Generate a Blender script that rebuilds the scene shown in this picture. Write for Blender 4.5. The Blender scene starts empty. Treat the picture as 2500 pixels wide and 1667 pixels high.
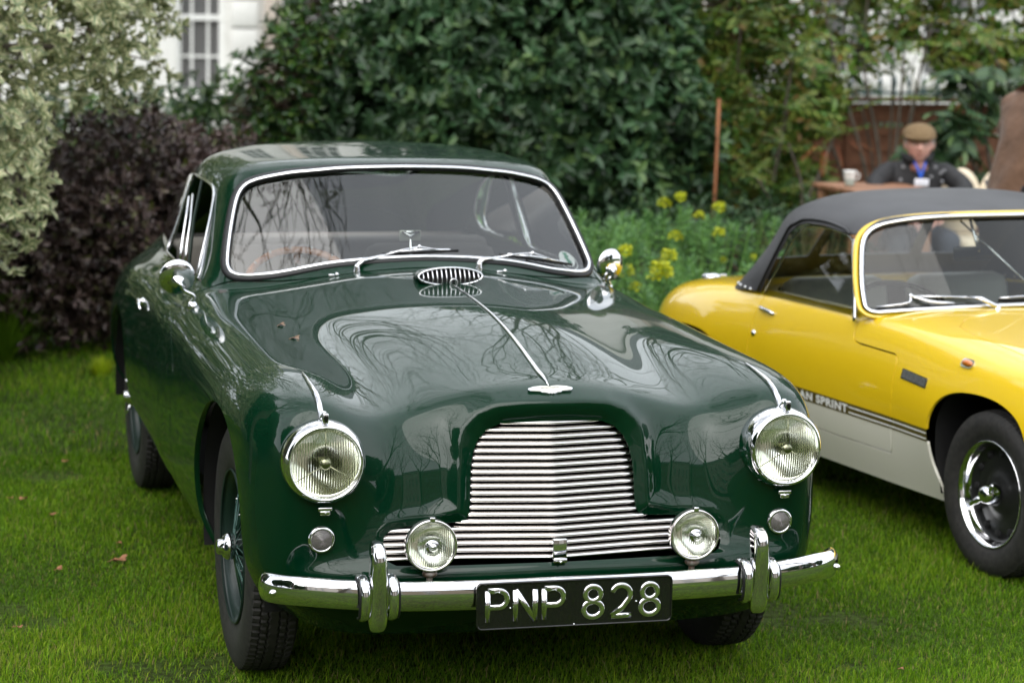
import bpy, bmesh, math, random
import numpy as np
from mathutils import Vector, Matrix
from mathutils.bvhtree import BVHTree
R = math.radians
rnd = random.Random(7)
rng = np.random.default_rng(7)
scene = bpy.context.scene
COL = scene.collection

# ------------------------------------------------------------------ camera
cam_d = bpy.data.cameras.new('camera')
cam = bpy.data.objects.new('camera', cam_d)
COL.objects.link(cam)
CAM = Vector((-1.7647, -6.6569, 1.9456))
yaw, pitch, roll = 0.2666, 0.1473, -0.0205
fwd = Vector((math.sin(yaw)*math.cos(pitch), math.cos(yaw)*math.cos(pitch), -math.sin(pitch)))
rt = Vector((math.cos(yaw), -math.sin(yaw), 0))
dn = fwd.cross(rt)
rt2 = rt*math.cos(roll) + dn*math.sin(roll)
dn2 = dn*math.cos(roll) - rt*math.sin(roll)
mw = Matrix.Identity(4)
for i in range(3):
    mw[i][0] = rt2[i]; mw[i][1] = -dn2[i]; mw[i][2] = -fwd[i]; mw[i][3] = CAM[i]
cam.matrix_world = mw
cam_d.sensor_width = 36.0
cam_d.lens = 85.02
cam_d.clip_start = 0.1
cam_d.clip_end = 600.0
cam_d.dof.use_dof = True
cam_d.dof.focus_distance = 6.25
cam_d.dof.aperture_fstop = 3.9
scene.camera = cam

# ------------------------------------------------------------------ light
SUN_EL, SUN_AZ = 48.0, 215.0          # high veiled sun behind the camera's left shoulder
world = bpy.data.worlds.new('World')
scene.world = world
world.use_nodes = True
wn = world.node_tree
wn.nodes.clear()
w_out = wn.nodes.new('ShaderNodeOutputWorld')
w_bg = wn.nodes.new('ShaderNodeBackground')
w_sky = wn.nodes.new('ShaderNodeTexSky')
w_sky.sky_type = 'NISHITA'
w_sky.sun_disc = False
w_sky.sun_elevation = R(SUN_EL)
w_sky.sun_rotation = R(SUN_AZ)
w_sky.air_density = 1.0
w_sky.dust_density = 4.0
w_hsv = wn.nodes.new('ShaderNodeHueSaturation')     # an overcast sky has next to no blue
w_hsv.inputs['Saturation'].default_value = 0.18
w_cl = wn.nodes.new('ShaderNodeTexNoise')
w_cl.inputs['Scale'].default_value = 1.6
w_cl.inputs['Detail'].default_value = 5.0
w_cr = wn.nodes.new('ShaderNodeValToRGB')
w_cr.color_ramp.elements[0].position = 0.3
w_cr.color_ramp.elements[0].color = (8.3, 9.0, 9.9, 1)
w_cr.color_ramp.elements[1].position = 0.75
w_cr.color_ramp.elements[1].color = (13.2, 13.8, 14.4, 1)
w_mix = wn.nodes.new('ShaderNodeMixRGB')
w_mix.inputs['Fac'].default_value = 0.72
w_tc = wn.nodes.new('ShaderNodeTexCoord')
L = wn.links.new
L(w_tc.outputs['Generated'], w_cl.inputs['Vector'])
L(w_sky.outputs['Color'], w_hsv.inputs['Color'])
L(w_cl.outputs['Fac'], w_cr.inputs['Fac'])
L(w_hsv.outputs['Color'], w_mix.inputs['Color1'])
L(w_cr.outputs['Color'], w_mix.inputs['Color2'])
L(w_mix.outputs['Color'], w_bg.inputs['Color'])
L(w_bg.outputs['Background'], w_out.inputs['Surface'])
w_bg.inputs['Strength'].default_value = 0.11

sun_d = bpy.data.lights.new('sun', 'SUN')
sun_d.energy = 1.5
sun_d.angle = R(75)
sun_d.color = (1.0, 0.965, 0.91)
sun = bpy.data.objects.new('sun', sun_d)
COL.objects.link(sun)
az = R(SUN_AZ)
sdir = Vector((math.sin(az)*math.cos(R(SUN_EL)), math.cos(az)*math.cos(R(SUN_EL)), math.sin(R(SUN_EL))))
sun.rotation_euler = (-sdir).to_track_quat('-Z', 'Y').to_euler()

vs = scene.view_settings
vs.view_transform = 'Standard'
vs.look = 'None'
vs.exposure = 0.98
vs.gamma = 1.0
vs.use_curve_mapping = False
scene.cycles.use_denoising = True
scene.cycles.max_bounces = 12
scene.cycles.glossy_bounces = 8
scene.cycles.transmission_bounces = 10
scene.cycles.transparent_max_bounces = 12
scene.cycles.caustics_reflective = False
scene.cycles.caustics_refractive = False
scene.cycles.sample_clamp_indirect = 6.0

# ------------------------------------------------------------------ helpers
def link(o, parent=None):
    COL.objects.link(o)
    if parent is not None:
        o.parent = parent
    return o

def props(o, label=None, cat=None, group=None, kind=None):
    if label: o['label'] = label
    if cat: o['category'] = cat
    if group: o['group'] = group
    if kind: o['kind'] = kind
    return o

def thing(name, label, cat, loc=(0, 0, 0), rz=0.0, group=None):
    o = bpy.data.objects.new(name, None)
    o.empty_display_size = 0.1
    o.location = loc
    o.rotation_euler = (0, 0, rz)
    link(o)
    return props(o, label, cat, group)

def new_mesh(name, V, F, mats=None, midx=None, smooth=True, nrm=None):
    me = bpy.data.meshes.new(name)
    V = np.asarray(V, np.float32)
    if isinstance(F, np.ndarray):
        n, k = F.shape
        me.vertices.add(len(V)); me.vertices.foreach_set('co', V.ravel())
        me.loops.add(n*k); me.loops.foreach_set('vertex_index', F.ravel().astype(np.int32))
        me.polygons.add(n)
        me.polygons.foreach_set('loop_start', np.arange(0, n*k, k, dtype=np.int32))
        me.polygons.foreach_set('loop_total', np.full(n, k, np.int32))
        me.update(calc_edges=True)
    else:
        me.from_pydata(V.tolist(), [], [tuple(int(a) for a in f) for f in F])
        me.update()
    if mats is not None:
        for m in (mats if isinstance(mats, (list, tuple)) else [mats]):
            me.materials.append(m)
    if midx is not None:
        me.polygons.foreach_set('material_index', np.asarray(midx, np.int32))
    if smooth:
        me.polygons.foreach_set('use_smooth', np.ones(len(me.polygons), bool))
    if nrm is not None:
        me.normals_split_custom_set_from_vertices(np.asarray(nrm, np.float32).tolist())
    return me

def mobj(name, V, F, mats, parent=None, **k):
    o = bpy.data.objects.new(name, new_mesh(name, V, F, mats, **k))
    return link(o, parent)

class MB:
    """collects simple shapes into one mesh"""
    def __init__(s):
        s.V = []; s.F = []; s.n = 0; s.sm = []
    def add(s, V, F, M=None, smooth=True):
        V = np.asarray(V, float)
        if M is not None:
            M = np.array(M)
            V = V @ M[:3, :3].T + M[:3, 3]
        s.V.append(V)
        s.F += [tuple(int(i) + s.n for i in f) for f in F]
        s.sm += [smooth]*len(F)
        s.n += len(V)
        return s
    def box(s, c, d, M=None, bev=0.0):
        x, y, z = d[0]/2, d[1]/2, d[2]/2
        if bev <= 0:
            V = [(a*x+c[0], b*y+c[1], e*z+c[2]) for e in (-1, 1) for b in (-1, 1) for a in (-1, 1)]
            F = [(0, 2, 3, 1), (4, 5, 7, 6), (0, 1, 5, 4), (2, 6, 7, 3), (0, 4, 6, 2), (1, 3, 7, 5)]
            return s.add(V, F, M, False)
        bm = bmesh.new()
        bmesh.ops.create_cube(bm, size=1)
        for v in bm.verts:
            v.co = Vector((v.co.x*d[0]+c[0], v.co.y*d[1]+c[1], v.co.z*d[2]+c[2]))
        bmesh.ops.bevel(bm, geom=bm.edges[:]+bm.verts[:], offset=bev, segments=2, profile=.5, affect='EDGES')
        bm.verts.index_update()
        V = [tuple(v.co) for v in bm.verts]; F = [tuple(v.index for v in f.verts) for f in bm.faces]
        bm.free()
        return s.add(V, F, M, True)
    def tube(s, P, r, k=8, closed=False, caps=True, flat=None, up=None, M=None):
        """tube along P; r number or list; flat = (a,b) ellipse factors"""
        P = [Vector(p) for p in P]; n = len(P)
        rr = r if isinstance(r, (list, tuple, np.ndarray)) else [r]*n
        fa, fb = flat or (1, 1)
        V = []; pu = None
        for i in range(n):
            if closed:
                t = (P[(i+1) % n]-P[i-1])
            else:
                t = P[min(i+1, n-1)]-P[max(i-1, 0)]
            t = t.normalized() if t.length > 1e-9 else Vector((0, 0, 1))
            if up is not None:
                u = Vector(up[i] if isinstance(up, list) else up)
            elif pu is None:
                u = Vector((0, 0, 1)) if abs(t.z) < .9 else Vector((1, 0, 0))
            else:
                u = pu
            u = (u - t*u.dot(t)).normalized(); pu = u
            w = t.cross(u)
            for j in range(k):
                a = 2*math.pi*j/k
                V.append(P[i] + (w*math.cos(a)*fa + u*math.sin(a)*fb)*rr[i])
        F = []
        m = n if closed else n-1
        for i in range(m):
            i2 = (i+1) % n
            for j in range(k):
                F.append((i*k+j, i*k+(j+1) % k, i2*k+(j+1) % k, i2*k+j))
        if caps and not closed:
            F.append(tuple(range(k))[::-1]); F.append(tuple((n-1)*k+j for j in range(k)))
        return s.add([tuple(v) for v in V], F, M)
    def lathe(s, prof, seg=32, M=None, cap=False):
        """prof: list of (radius, height) about local z"""
        V = []; n = len(prof)
        for r, h in prof:
            for j in range(seg):
                a = 2*math.pi*j/seg
                V.append((r*math.cos(a), r*math.sin(a), h))
        F = []
        for i in range(n-1):
            for j in range(seg):
                F.append((i*seg+j, i*seg+(j+1) % seg, (i+1)*seg+(j+1) % seg, (i+1)*seg+j))
        if cap:
            F.append(tuple((n-1)*seg+j for j in range(seg)))
        return s.add(V, F, M)
    def sphere(s, c, r, u=12, v=8, M=None):
        rr = r if isinstance(r, (tuple, list)) else (r, r, r)
        V = [(c[0], c[1], c[2]+rr[2])]
        for i in range(1, v):
            t = math.pi*i/v
            for j in range(u):
                a = 2*math.pi*j/u
                V.append((c[0]+rr[0]*math.sin(t)*math.cos(a), c[1]+rr[1]*math.sin(t)*math.sin(a), c[2]+rr[2]*math.cos(t)))
        V.append((c[0], c[1], c[2]-rr[2]))
        F = [(0, 1+j, 1+(j+1) % u) for j in range(u)]
        for i in range(v-2):
            for j in range(u):
                a = 1+i*u
                F.append((a+j, a+u+j, a+u+(j+1) % u, a+(j+1) % u))
        b = 1+(v-2)*u; e = len(V)-1
        F += [(b+j, e, b+(j+1) % u) for j in range(u)]
        return s.add(V, F, M)
    def prism(s, P, d0, d1, M=None, smooth=False):
        """polygon P in local xy, from z=d0 to z=d1"""
        n = len(P)
        V = [(x, y, d0) for x, y in P]+[(x, y, d1) for x, y in P]
        F = [tuple(range(n))[::-1], tuple(range(n, 2*n))]
        F += [(i, (i+1) % n, n+(i+1) % n, n+i) for i in range(n)]
        return s.add(V, F, M, smooth)
    def build(s, name, m, parent=None, smooth=None):
        V = np.concatenate(s.V)
        me = new_mesh(name, V, s.F, m, smooth=False)
        me.polygons.foreach_set('use_smooth', np.array(s.sm if smooth is None else [smooth]*len(s.F), bool))
        o = bpy.data.objects.new(name, me)
        return link(o, parent)

def frame(origin, zdir, xdir=None):
    z = Vector(zdir).normalized()
    x = Vector(xdir) if xdir is not None else (Vector((1, 0, 0)) if abs(z.x) < .9 else Vector((0, 0, 1)))
    x = (x - z*x.dot(z)).normalized()
    y = z.cross(x)
    M = Matrix.Identity(4)
    for i in range(3):
        M[i][0] = x[i]; M[i][1] = y[i]; M[i][2] = z[i]; M[i][3] = origin[i]
    return M

def soft_edges(o, w=0.002, seg=2, ang=35):
    b = o.modifiers.new('bevel', 'BEVEL'); b.width = w; b.segments = seg
    b.limit_method = 'ANGLE'; b.angle_limit = R(ang)
    return o

def spline(P, n, closed=False):
    """Catmull-Rom through P, n samples"""
    P = np.asarray(P, float); m = len(P)
    if closed:
        Q = np.vstack([P[-1], P, P[0], P[1]]); segs = m
    else:
        Q = np.vstack([2*P[0]-P[1], P, 2*P[-1]-P[-2]]); segs = m-1
    out = []
    T = np.linspace(0, segs, n, endpoint=not closed)
    for t in T:
        i = min(int(t), segs-1); u = t-i
        a, b, c, d = Q[i], Q[i+1], Q[i+2], Q[i+3]
        out.append(.5*((2*b)+(c-a)*u+(2*a-5*b+4*c-d)*u*u+(3*b-a-3*c+d)*u**3))
    return np.array(out)

# ------------------------------------------------------------------ materials
MATS = {}
def mat(name, col, rough=.5, metal=0.0, coat=0.0, spec=.5, noise=None, bump=None, trans=0.0, alpha=None,
        emit=None, sss=0.0, ior=1.45, coords='Object', rvar=0.0, sheen=0.0, aniso=0.0):
    """noise = (scale, colour2, detail[, low, high]); bump = (scale, strength, distance)"""
    m = bpy.data.materials.new(name); m.use_nodes = True
    nt = m.node_tree; b = nt.nodes['Principled BSDF']
    b.inputs['Base Color'].default_value = (*col, 1)
    b.inputs['Roughness'].default_value = rough
    b.inputs['Metallic'].default_value = metal
    b.inputs['Coat Weight'].default_value = coat
    b.inputs['Coat Roughness'].default_value = 0.015
    b.inputs['Specular IOR Level'].default_value = spec
    b.inputs['IOR'].default_value = ior
    b.inputs['Transmission Weight'].default_value = trans
    b.inputs['Sheen Weight'].default_value = sheen
    if sss: b.inputs['Subsurface Weight'].default_value = sss; b.inputs['Subsurface Scale'].default_value = .01
    if alpha is not None: b.inputs['Alpha'].default_value = alpha
    tc = nt.nodes.new('ShaderNodeTexCoord')
    if noise:
        n = nt.nodes.new('ShaderNodeTexNoise'); n.inputs['Scale'].default_value = noise[0]
        n.inputs['Detail'].default_value = noise[2] if len(noise) > 2 else 4
        cr = nt.nodes.new('ShaderNodeValToRGB')
        lo, hi = (noise[3], noise[4]) if len(noise) > 4 else (.35, .65)
        cr.color_ramp.elements[0].position = lo; cr.color_ramp.elements[0].color = (*col, 1)
        cr.color_ramp.elements[1].position = hi; cr.color_ramp.elements[1].color = (*noise[1], 1)
        nt.links.new(tc.outputs[coords], n.inputs['Vector'])
        nt.links.new(n.outputs['Fac'], cr.inputs['Fac'])
        nt.links.new(cr.outputs['Color'], b.inputs['Base Color'])
        if rvar:
            mr = nt.nodes.new('ShaderNodeMapRange')
            mr.inputs['To Min'].default_value = max(0, rough-rvar); mr.inputs['To Max'].default_value = rough+rvar
            nt.links.new(n.outputs['Fac'], mr.inputs['Value']); nt.links.new(mr.outputs['Result'], b.inputs['Roughness'])
    if bump:
        n = nt.nodes.new('ShaderNodeTexNoise'); n.inputs['Scale'].default_value = bump[0]; n.inputs['Detail'].default_value = 6
        bp = nt.nodes.new('ShaderNodeBump'); bp.inputs['Strength'].default_value = bump[1]; bp.inputs['Distance'].default_value = bump[2]
        nt.links.new(tc.outputs[coords], n.inputs['Vector'])
        nt.links.new(n.outputs['Fac'], bp.inputs['Height']); nt.links.new(bp.outputs['Normal'], b.inputs['Normal'])
    MATS[name] = m
    return m

def leafmat(name, cols, rough=.45, trans=.25, scale=9.0, spec=.5, attr=False):
    """leaf: colour varies leaf to leaf (random per island) and slightly by place; light passes through"""
    m = bpy.data.materials.new(name); m.use_nodes = True
    nt = m.node_tree; nt.nodes.clear()
    out = nt.nodes.new('ShaderNodeOutputMaterial')
    pb = nt.nodes.new('ShaderNodeBsdfPrincipled')
    tr = nt.nodes.new('ShaderNodeBsdfTranslucent')
    mx = nt.nodes.new('ShaderNodeMixShader'); mx.inputs['Fac'].default_value = trans
    geo = nt.nodes.new('ShaderNodeNewGeometry')
    cr = nt.nodes.new('ShaderNodeValToRGB')
    el = cr.color_ramp.elements
    n = len(cols)
    el[0].position = 0; el[0].color = (*cols[0], 1)
    el[1].position = 1; el[1].color = (*cols[-1], 1)
    for i in range(1, n-1):
        e = el.new(i/(n-1)); e.color = (*cols[i], 1)
    nt.links.new(geo.outputs['Random Per Island'], cr.inputs['Fac'])
    tc = nt.nodes.new('ShaderNodeTexCoord'); nz = nt.nodes.new('ShaderNodeTexNoise'); nz.inputs['Scale'].default_value = 2.3; nz.inputs['Detail'].default_value = 3
    mr = nt.nodes.new('ShaderNodeMapRange'); mr.inputs['From Min'].default_value = .3; mr.inputs['From Max'].default_value = .7; mr.inputs['To Min'].default_value = .55; mr.inputs['To Max'].default_value = 1.5
    hv = nt.nodes.new('ShaderNodeHueSaturation'); nt.links.new(tc.outputs['Object'], nz.inputs['Vector']); nt.links.new(nz.outputs['Fac'], mr.inputs['Value'])
    nt.links.new(mr.outputs['Result'], hv.inputs['Value']); nt.links.new(cr.outputs['Color'], hv.inputs['Color'])
    nt.links.new(hv.outputs['Color'], pb.inputs['Base Color'])
    nt.links.new(hv.outputs['Color'], tr.inputs['Color'])
    pb.inputs['Roughness'].default_value = rough
    pb.inputs['Specular IOR Level'].default_value = spec
    nt.links.new(pb.outputs['BSDF'], mx.inputs[1]); nt.links.new(tr.outputs['BSDF'], mx.inputs[2])
    nt.links.new(mx.outputs['Shader'], out.inputs['Surface'])
    return m

M_green = mat('green_paint', (.0001, .0185, .0070), rough=.4, coat=.80, spec=.05)
M_gdark = mat('green_inner', (.0015, .012, .006), rough=.5)
M_chrome = mat('chrome', (.80, .80, .82), rough=.045, metal=1.0)
M_chrome_worn = mat('polished_alloy', (.80, .770, .755), rough=.17, metal=1.0)
M_rubber = mat('black_rubber', (.010, .010, .011), rough=.42)
M_black = mat('black_void', (.004, .004, .004), rough=.9)
M_blackgloss = mat('black_gloss', (.006, .006, .007), rough=.12, coat=.6)
M_tyre = mat('tyre_rubber', (.013, .0125, .012), rough=.66, noise=(60, (.026, .024, .022), 4), bump=(300, .15, .002))
M_yellow = mat('yellow_paint', (.70, .47, .008), rough=.3, coat=1.0)
M_white = mat('white_paint', (.60, .58, .50), rough=.3, coat=.8)
M_hood = mat('black_vinyl', (.036, .036, .039), rough=.50, bump=(260, .35, .002), noise=(6, (.050, .050, .054), 4))
M_interior = mat('grey_trim', (.20, .18, .16), rough=.8)
M_tan = mat('tan_leather', (.22, .15, .09), rough=.6, bump=(80, .2, .003))
M_grey_leather = mat('pale_grey_leather', (.42, .42, .38), rough=.55, bump=(60, .2, .003))

def glass(name, tint=(.95, .97, .96), rough=0.0, ior=1.70):
    """window pane: mirror reflection by Fresnel over a clear, lightly tinted sheet"""
    m = bpy.data.materials.new(name); m.use_nodes = True
    nt = m.node_tree; nt.nodes.clear()
    out = nt.nodes.new('ShaderNodeOutputMaterial')
    t = nt.nodes.new('ShaderNodeBsdfTransparent'); t.inputs['Color'].default_value = (*tint, 1)
    g = nt.nodes.new('ShaderNodeBsdfGlossy'); g.inputs['Roughness'].default_value = rough; g.inputs['Color'].default_value = (1, 1, 1, 1)
    fr = nt.nodes.new('ShaderNodeFresnel'); fr.inputs['IOR'].default_value = ior
    mx = nt.nodes.new('ShaderNodeMixShader')
    nt.links.new(fr.outputs['Fac'], mx.inputs['Fac'])
    nt.links.new(t.outputs['BSDF'], mx.inputs[1]); nt.links.new(g.outputs['BSDF'], mx.inputs[2])
    nt.links.new(mx.outputs['Shader'], out.inputs['Surface'])
    return m
M_glass = glass('window_glass', (.88, .92, .90))
M_glass2 = glass('roadster_glass', (.62, .66, .64), ior=1.5)
M_lens = mat('lens_glass', (.95, .97, .95), rough=.03, trans=1.0, ior=1.45)

# ------------------------------------------------------------------ subdivision surface of the coupe
NJ=8; NL=6          # j 0..8 top columns, 6 side levels
def cage():
    # front rows i0..i6 : list of 9 (x,y,z)
    X=[0,.10,.20,.29,.38,.46,.55,.64,.725]
    F=[]
    F.append([(x,y,z) for x,y,z in zip([0,.10,.20,.29,.38,.46,.55,.63,.69],[-.60,-.60,-.60,-.60,-.60,-.597,-.59,-.565,-.505],[.236,.236,.236,.238,.240,.243,.250,.268,.292])])
    F.append([(x,y,z) for x,y,z in zip([0,.10,.20,.29,.38,.46,.55,.645,.725],[-.70,-.70,-.70,-.698,-.695,-.69,-.68,-.655,-.59],[.345]*8+[.358])])
    F.append([(x,y,z) for x,y,z in zip(X,[-.730,-.730,-.728,-.725,-.722,-.717,-.706,-.684,-.622],[.430]*9)])
    F.append([(x,y,z) for x,y,z in zip(X,[-.694,-.692,-.688,-.684,-.680,-.678,-.677,-.670,-.634],[.466]*9)])
    F.append([(x,y,z) for x,y,z in zip(X,[-.668,-.664,-.655,-.640,-.636,-.650,-.674,-.678,-.644],[.565]*9)])
    F.append([(x,y,z) for x,y,z in zip(X,[-.645,-.642,-.632,-.618,-.612,-.630,-.668,-.682,-.645],[.685,.685,.685,.685,.685,.685,.69,.69,.69])])
    F.append([(x,y,z) for x,y,z in zip(X,[-.595,-.590,-.578,-.566,-.560,-.578,-.625,-.643,-.603],[.862,.857,.842,.812,.790,.792,.822,.845,.812])])
    T=[]
    def row(y,zs,side,xs=X,ys=None):
        ys=ys or [y]*9
        r=list(zip(xs,ys,zs)); r+=[(sx,(sy if sy is not None else ys[-1]),sz) for sx,sy,sz in side]
        T.append(r)
    N=None
    row(-.49,[.902,.897,.882,.857,.832,.832,.872,.889,.862],[(.768,-.50,.790),(.782,-.505,.700),(.788,-.51,.585),(.784,-.51,.48),(.772,-.50,.40),(.735,-.455,.315)])
    row(-.33,[.940,.935,.920,.895,.868,.866,.895,.908,.884],[(.785,N,.815),(.803,N,.715),(.807,N,.59),(.802,N,.475),(.785,N,.38),(.745,N,.30)])
    row(-.10,[.980,.975,.960,.936,.908,.896,.908,.912,.889],[(.79,N,.825),(.812,N,.72),(.816,N,.59),(.808,N,.47),(.788,N,.365),(.745,N,.27)])
    row(.18,[1.008,1.004,.990,.970,.946,.928,.920,.918,.895],[(.79,N,.828),(.812,N,.72),(.818,N,.59),(.810,N,.46),(.788,N,.35),(.74,N,.255)])
    row(.50,[1.022,1.018,1.008,.992,.972,.952,.935,.925,.903],[(.79,N,.835),(.812,N,.725),(.820,N,.59),(.814,N,.46),(.792,N,.345),(.74,N,.248)])
    row(.76,[1.030,1.027,1.018,1.004,.986,.966,.946,.930,.907],[(.79,N,.84),(.812,N,.73),(.822,N,.59),(.818,N,.46),(.796,N,.345),(.742,N,.252)])
    row(.90,[1.036,1.033,1.023,1.009,.990,.972,.957,.936,.911],[(.79,1.0,.845),(.812,1.0,.73),(.824,1.0,.59),(.820,1.0,.46),(.798,1.0,.35),(.744,1.0,.257)],
        xs=[0,.10,.21,.32,.43,.53,.61,.68,.73],ys=[.875,.878,.89,.91,.935,.965,1.0,1.0,1.0])
    def S(x,z): return .925+.37*x*x+1.1*(z-1.05+.16*x*x)
    bx=[0,.11,.22,.33,.43,.53,.61]; bz=[1.049,1.046,1.037,1.020,.998,.981,.975]
    row(1,bz+[.950,.918],[(.79,1.10,.850),(.812,1.10,.735),(.826,1.10,.60),(.822,1.10,.465),(.80,1.10,.353),(.745,1.10,.262)],
        xs=bx+[.672,.722],ys=[S(x,z)-.015 for x,z in zip(bx,bz)]+[1.10,1.11])
    mx=[0,.11,.21,.315,.41,.505,.595]; mz=[1.19,1.187,1.182,1.172,1.158,1.142,1.120]
    row(1,mz+[1.02,.928],[(.79,1.25,.855),(.813,1.25,.74),(.827,1.25,.605),(.824,1.25,.47),(.802,1.25,.356),(.746,1.25,.27)],
        xs=mx+[.652,.712],ys=[S(x,z) for x,z in zip(mx,mz)][:6]+[1.222,1.22,1.24])
    hx=[0,.11,.21,.31,.41,.50,.568]; hz=[1.332,1.330,1.325,1.317,1.304,1.286,1.235]
    row(1,hz+[1.09,.938],[(.788,1.42,.862),(.812,1.42,.75),(.827,1.42,.615),(.824,1.42,.48),(.80,1.42,.362),(.745,1.42,.28)],
        xs=hx+[.645,.703],ys=[1.235,1.238,1.25,1.268,1.29,1.325,1.355,1.385,1.40])
    row(1.5,[1.354,1.353,1.350,1.343,1.332,1.310,1.250,1.095,.942],[(.785,N,.866),(.81,N,.755),(.826,N,.62),(.823,N,.485),(.80,N,.368),(.744,N,.285)],
        xs=[0,.12,.235,.345,.445,.53,.585,.648,.70],ys=[1.42,1.42,1.425,1.435,1.45,1.475,1.5,1.53,1.55])
    row(1.8,[1.366,1.365,1.361,1.354,1.341,1.315,1.252,1.09,.942],[(.78,N,.868),(.808,N,.76),(.825,N,.625),(.822,N,.49),(.798,N,.375),(.742,N,.292)],
        xs=[0,.12,.24,.355,.46,.545,.597,.65,.698])
    row(2.15,[1.352,1.351,1.346,1.337,1.32,1.29,1.225,1.075,.935],[(.775,N,.865),(.806,N,.765),(.823,N,.635),(.822,N,.50),(.80,N,.385),(.742,N,.305)],
        xs=[0,.12,.235,.345,.445,.525,.577,.63,.69])
    row(2.5,[1.29,1.289,1.283,1.27,1.25,1.215,1.155,1.03,.92],[(.765,N,.855),(.802,N,.765),(.820,N,.65),(.82,N,.52),(.80,N,.40),(.742,N,.32)],
        xs=[0,.115,.225,.33,.42,.49,.545,.60,.68])
    row(2.85,[1.19,1.189,1.182,1.168,1.145,1.11,1.055,.975,.895],[(.735,N,.825),(.785,N,.745),(.805,N,.64),(.805,N,.52),(.785,N,.41),(.73,N,.33)],
        xs=[0,.11,.215,.31,.39,.46,.52,.58,.65])
    row(3.15,[1.06,1.059,1.052,1.038,1.016,.985,.945,.895,.835],[(.685,N,.775),(.74,N,.70),(.765,N,.61),(.765,N,.51),(.745,N,.415),(.70,N,.34)],
        xs=[0,.10,.20,.29,.37,.44,.50,.55,.61])
    row(3.38,[.88,.879,.873,.862,.845,.822,.795,.765,.73],[(.62,3.36,.69),(.665,3.34,.64),(.68,3.33,.57),(.68,3.33,.49),(.665,3.34,.42),(.63,3.34,.355)],
        xs=[0,.09,.18,.26,.34,.41,.47,.52,.565])
    row(3.49,[.66,.66,.655,.65,.64,.63,.62,.61,.595],[(.53,3.44,.58),(.56,3.43,.56),(.57,3.42,.53),(.57,3.42,.49),(.56,3.42,.44),(.54,3.42,.38)],
        xs=[0,.08,.16,.24,.31,.37,.42,.46,.50],ys=[3.49,3.49,3.488,3.485,3.48,3.475,3.47,3.46,3.45])
    return F,T
def build():
    F,T=cage()
    V=[];idx={}
    def add(k,p):
        idx[k]=len(V);V.append(p)
    nF=len(F)
    for i,r in enumerate(F):
        for j,p in enumerate(r):
            add(('F',i,j,1),p)
            if j: add(('F',i,j,-1),(-p[0],p[1],p[2]))
    for i,r in enumerate(T):
        for j,p in enumerate(r):
            add(('T',i,j,1),p)
            if j: add(('T',i,j,-1),(-p[0],p[1],p[2]))
    for d in list(idx):
        if d[2]==0: idx[(d[0],d[1],0,-1)]=idx[d]
    Q=[]
    for s in (1,-1):
        def q(*k):
            f=[idx[(a,b,c,s)] for a,b,c in k]
            Q.append(f if s==1 else f[::-1])
        for i in range(nF-1):
            for j in range(NJ): q(('F',i,j),('F',i,j+1),('F',i+1,j+1),('F',i+1,j))
        for j in range(NJ): q(('F',nF-1,j),('F',nF-1,j+1),('T',0,j+1),('T',0,j))
        for i in range(len(T)-1):
            for j in range(NJ+NL): q(('T',i,j),('T',i,j+1),('T',i+1,j+1),('T',i+1,j))
        for k in range(NL):
            q(('F',nF-1-k,NJ),('F',nF-2-k,NJ),('T',0,NJ+k+1),('T',0,NJ+k))
    # fairing lines
    lines=[]
    for i in range(nF):
        k=nF-1-i # side level
        l=[idx[('F',i,j,-1)] for j in range(NJ,0,-1)]+[idx[('F',i,j,1)] for j in range(NJ+1)]
        if k>=1:
            l=[idx[('T',t,NJ+k,-1)] for t in range(len(T)-1,-1,-1)]+l+[idx[('T',t,NJ+k,1)] for t in range(len(T))]
        lines.append((l,None))
    for j in range(NJ+1):
        for s in ((1,) if j==0 else (1,-1)):
            lines.append(([idx[('F',i,j,s)] for i in range(nF)]+[idx[('T',i,j,s)] for i in range(len(T))],None))
    for i in range(len(T)):
        lines.append(([idx[('T',i,j,-1)] for j in range(NJ+NL,0,-1)]+[idx[('T',i,j,1)] for j in range(NJ+NL+1)],None))
    return np.array(V,float),np.array(Q),lines,idx
def fit(V,Q,lines,mu=.03):
    n=len(V)
    E={};
    from collections import defaultdict
    ed=defaultdict(int);nb=[set() for _ in range(n)];fo=[[] for _ in range(n)]
    for f in Q:
        for a in range(4):
            u,v=f[a],f[(a+1)%4];ed[(min(u,v),max(u,v))]+=1;nb[u].add(v);nb[v].add(u);fo[u].append(f[(a+2)%4])
    bd=[set() for _ in range(n)]
    for (u,v),c in ed.items():
        if c==1: bd[u].add(v);bd[v].add(u)
    A=np.zeros((n,n))
    for i in range(n):
        if bd[i]:
            A[i,i]=4/6
            for b in bd[i]:A[i,b]+=1/6
            if len(bd[i])!=2: A[i]=0;A[i,i]=1
        else:
            k=len(nb[i]);d=k*(k+5)
            A[i,i]+=k*k/d
            for e in nb[i]:A[i,e]+=4/d
            for o in fo[i]:A[i,o]+=1/d
    rows=[A];rhs=[V]
    R=[]
    for l,_ in lines:
        # chord-length weighted third differences
        for a in range(len(l)-3):
            r=np.zeros(n);p=[V[q] for q in l[a:a+4]]
            t=np.cumsum([0]+[np.linalg.norm(p[m+1]-p[m]) for m in range(3)])
            # divided difference scaled
            h=t[3]/3
            for m in range(4):
                den=np.prod([t[m]-t[o] for o in range(4) if o!=m]); r[l[a+m]]+=h**3*6/den
            R.append(r*mu)
    R=np.array(R)
    M=A.T@A+R.T@R
    return np.linalg.solve(M,A.T@V)
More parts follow.
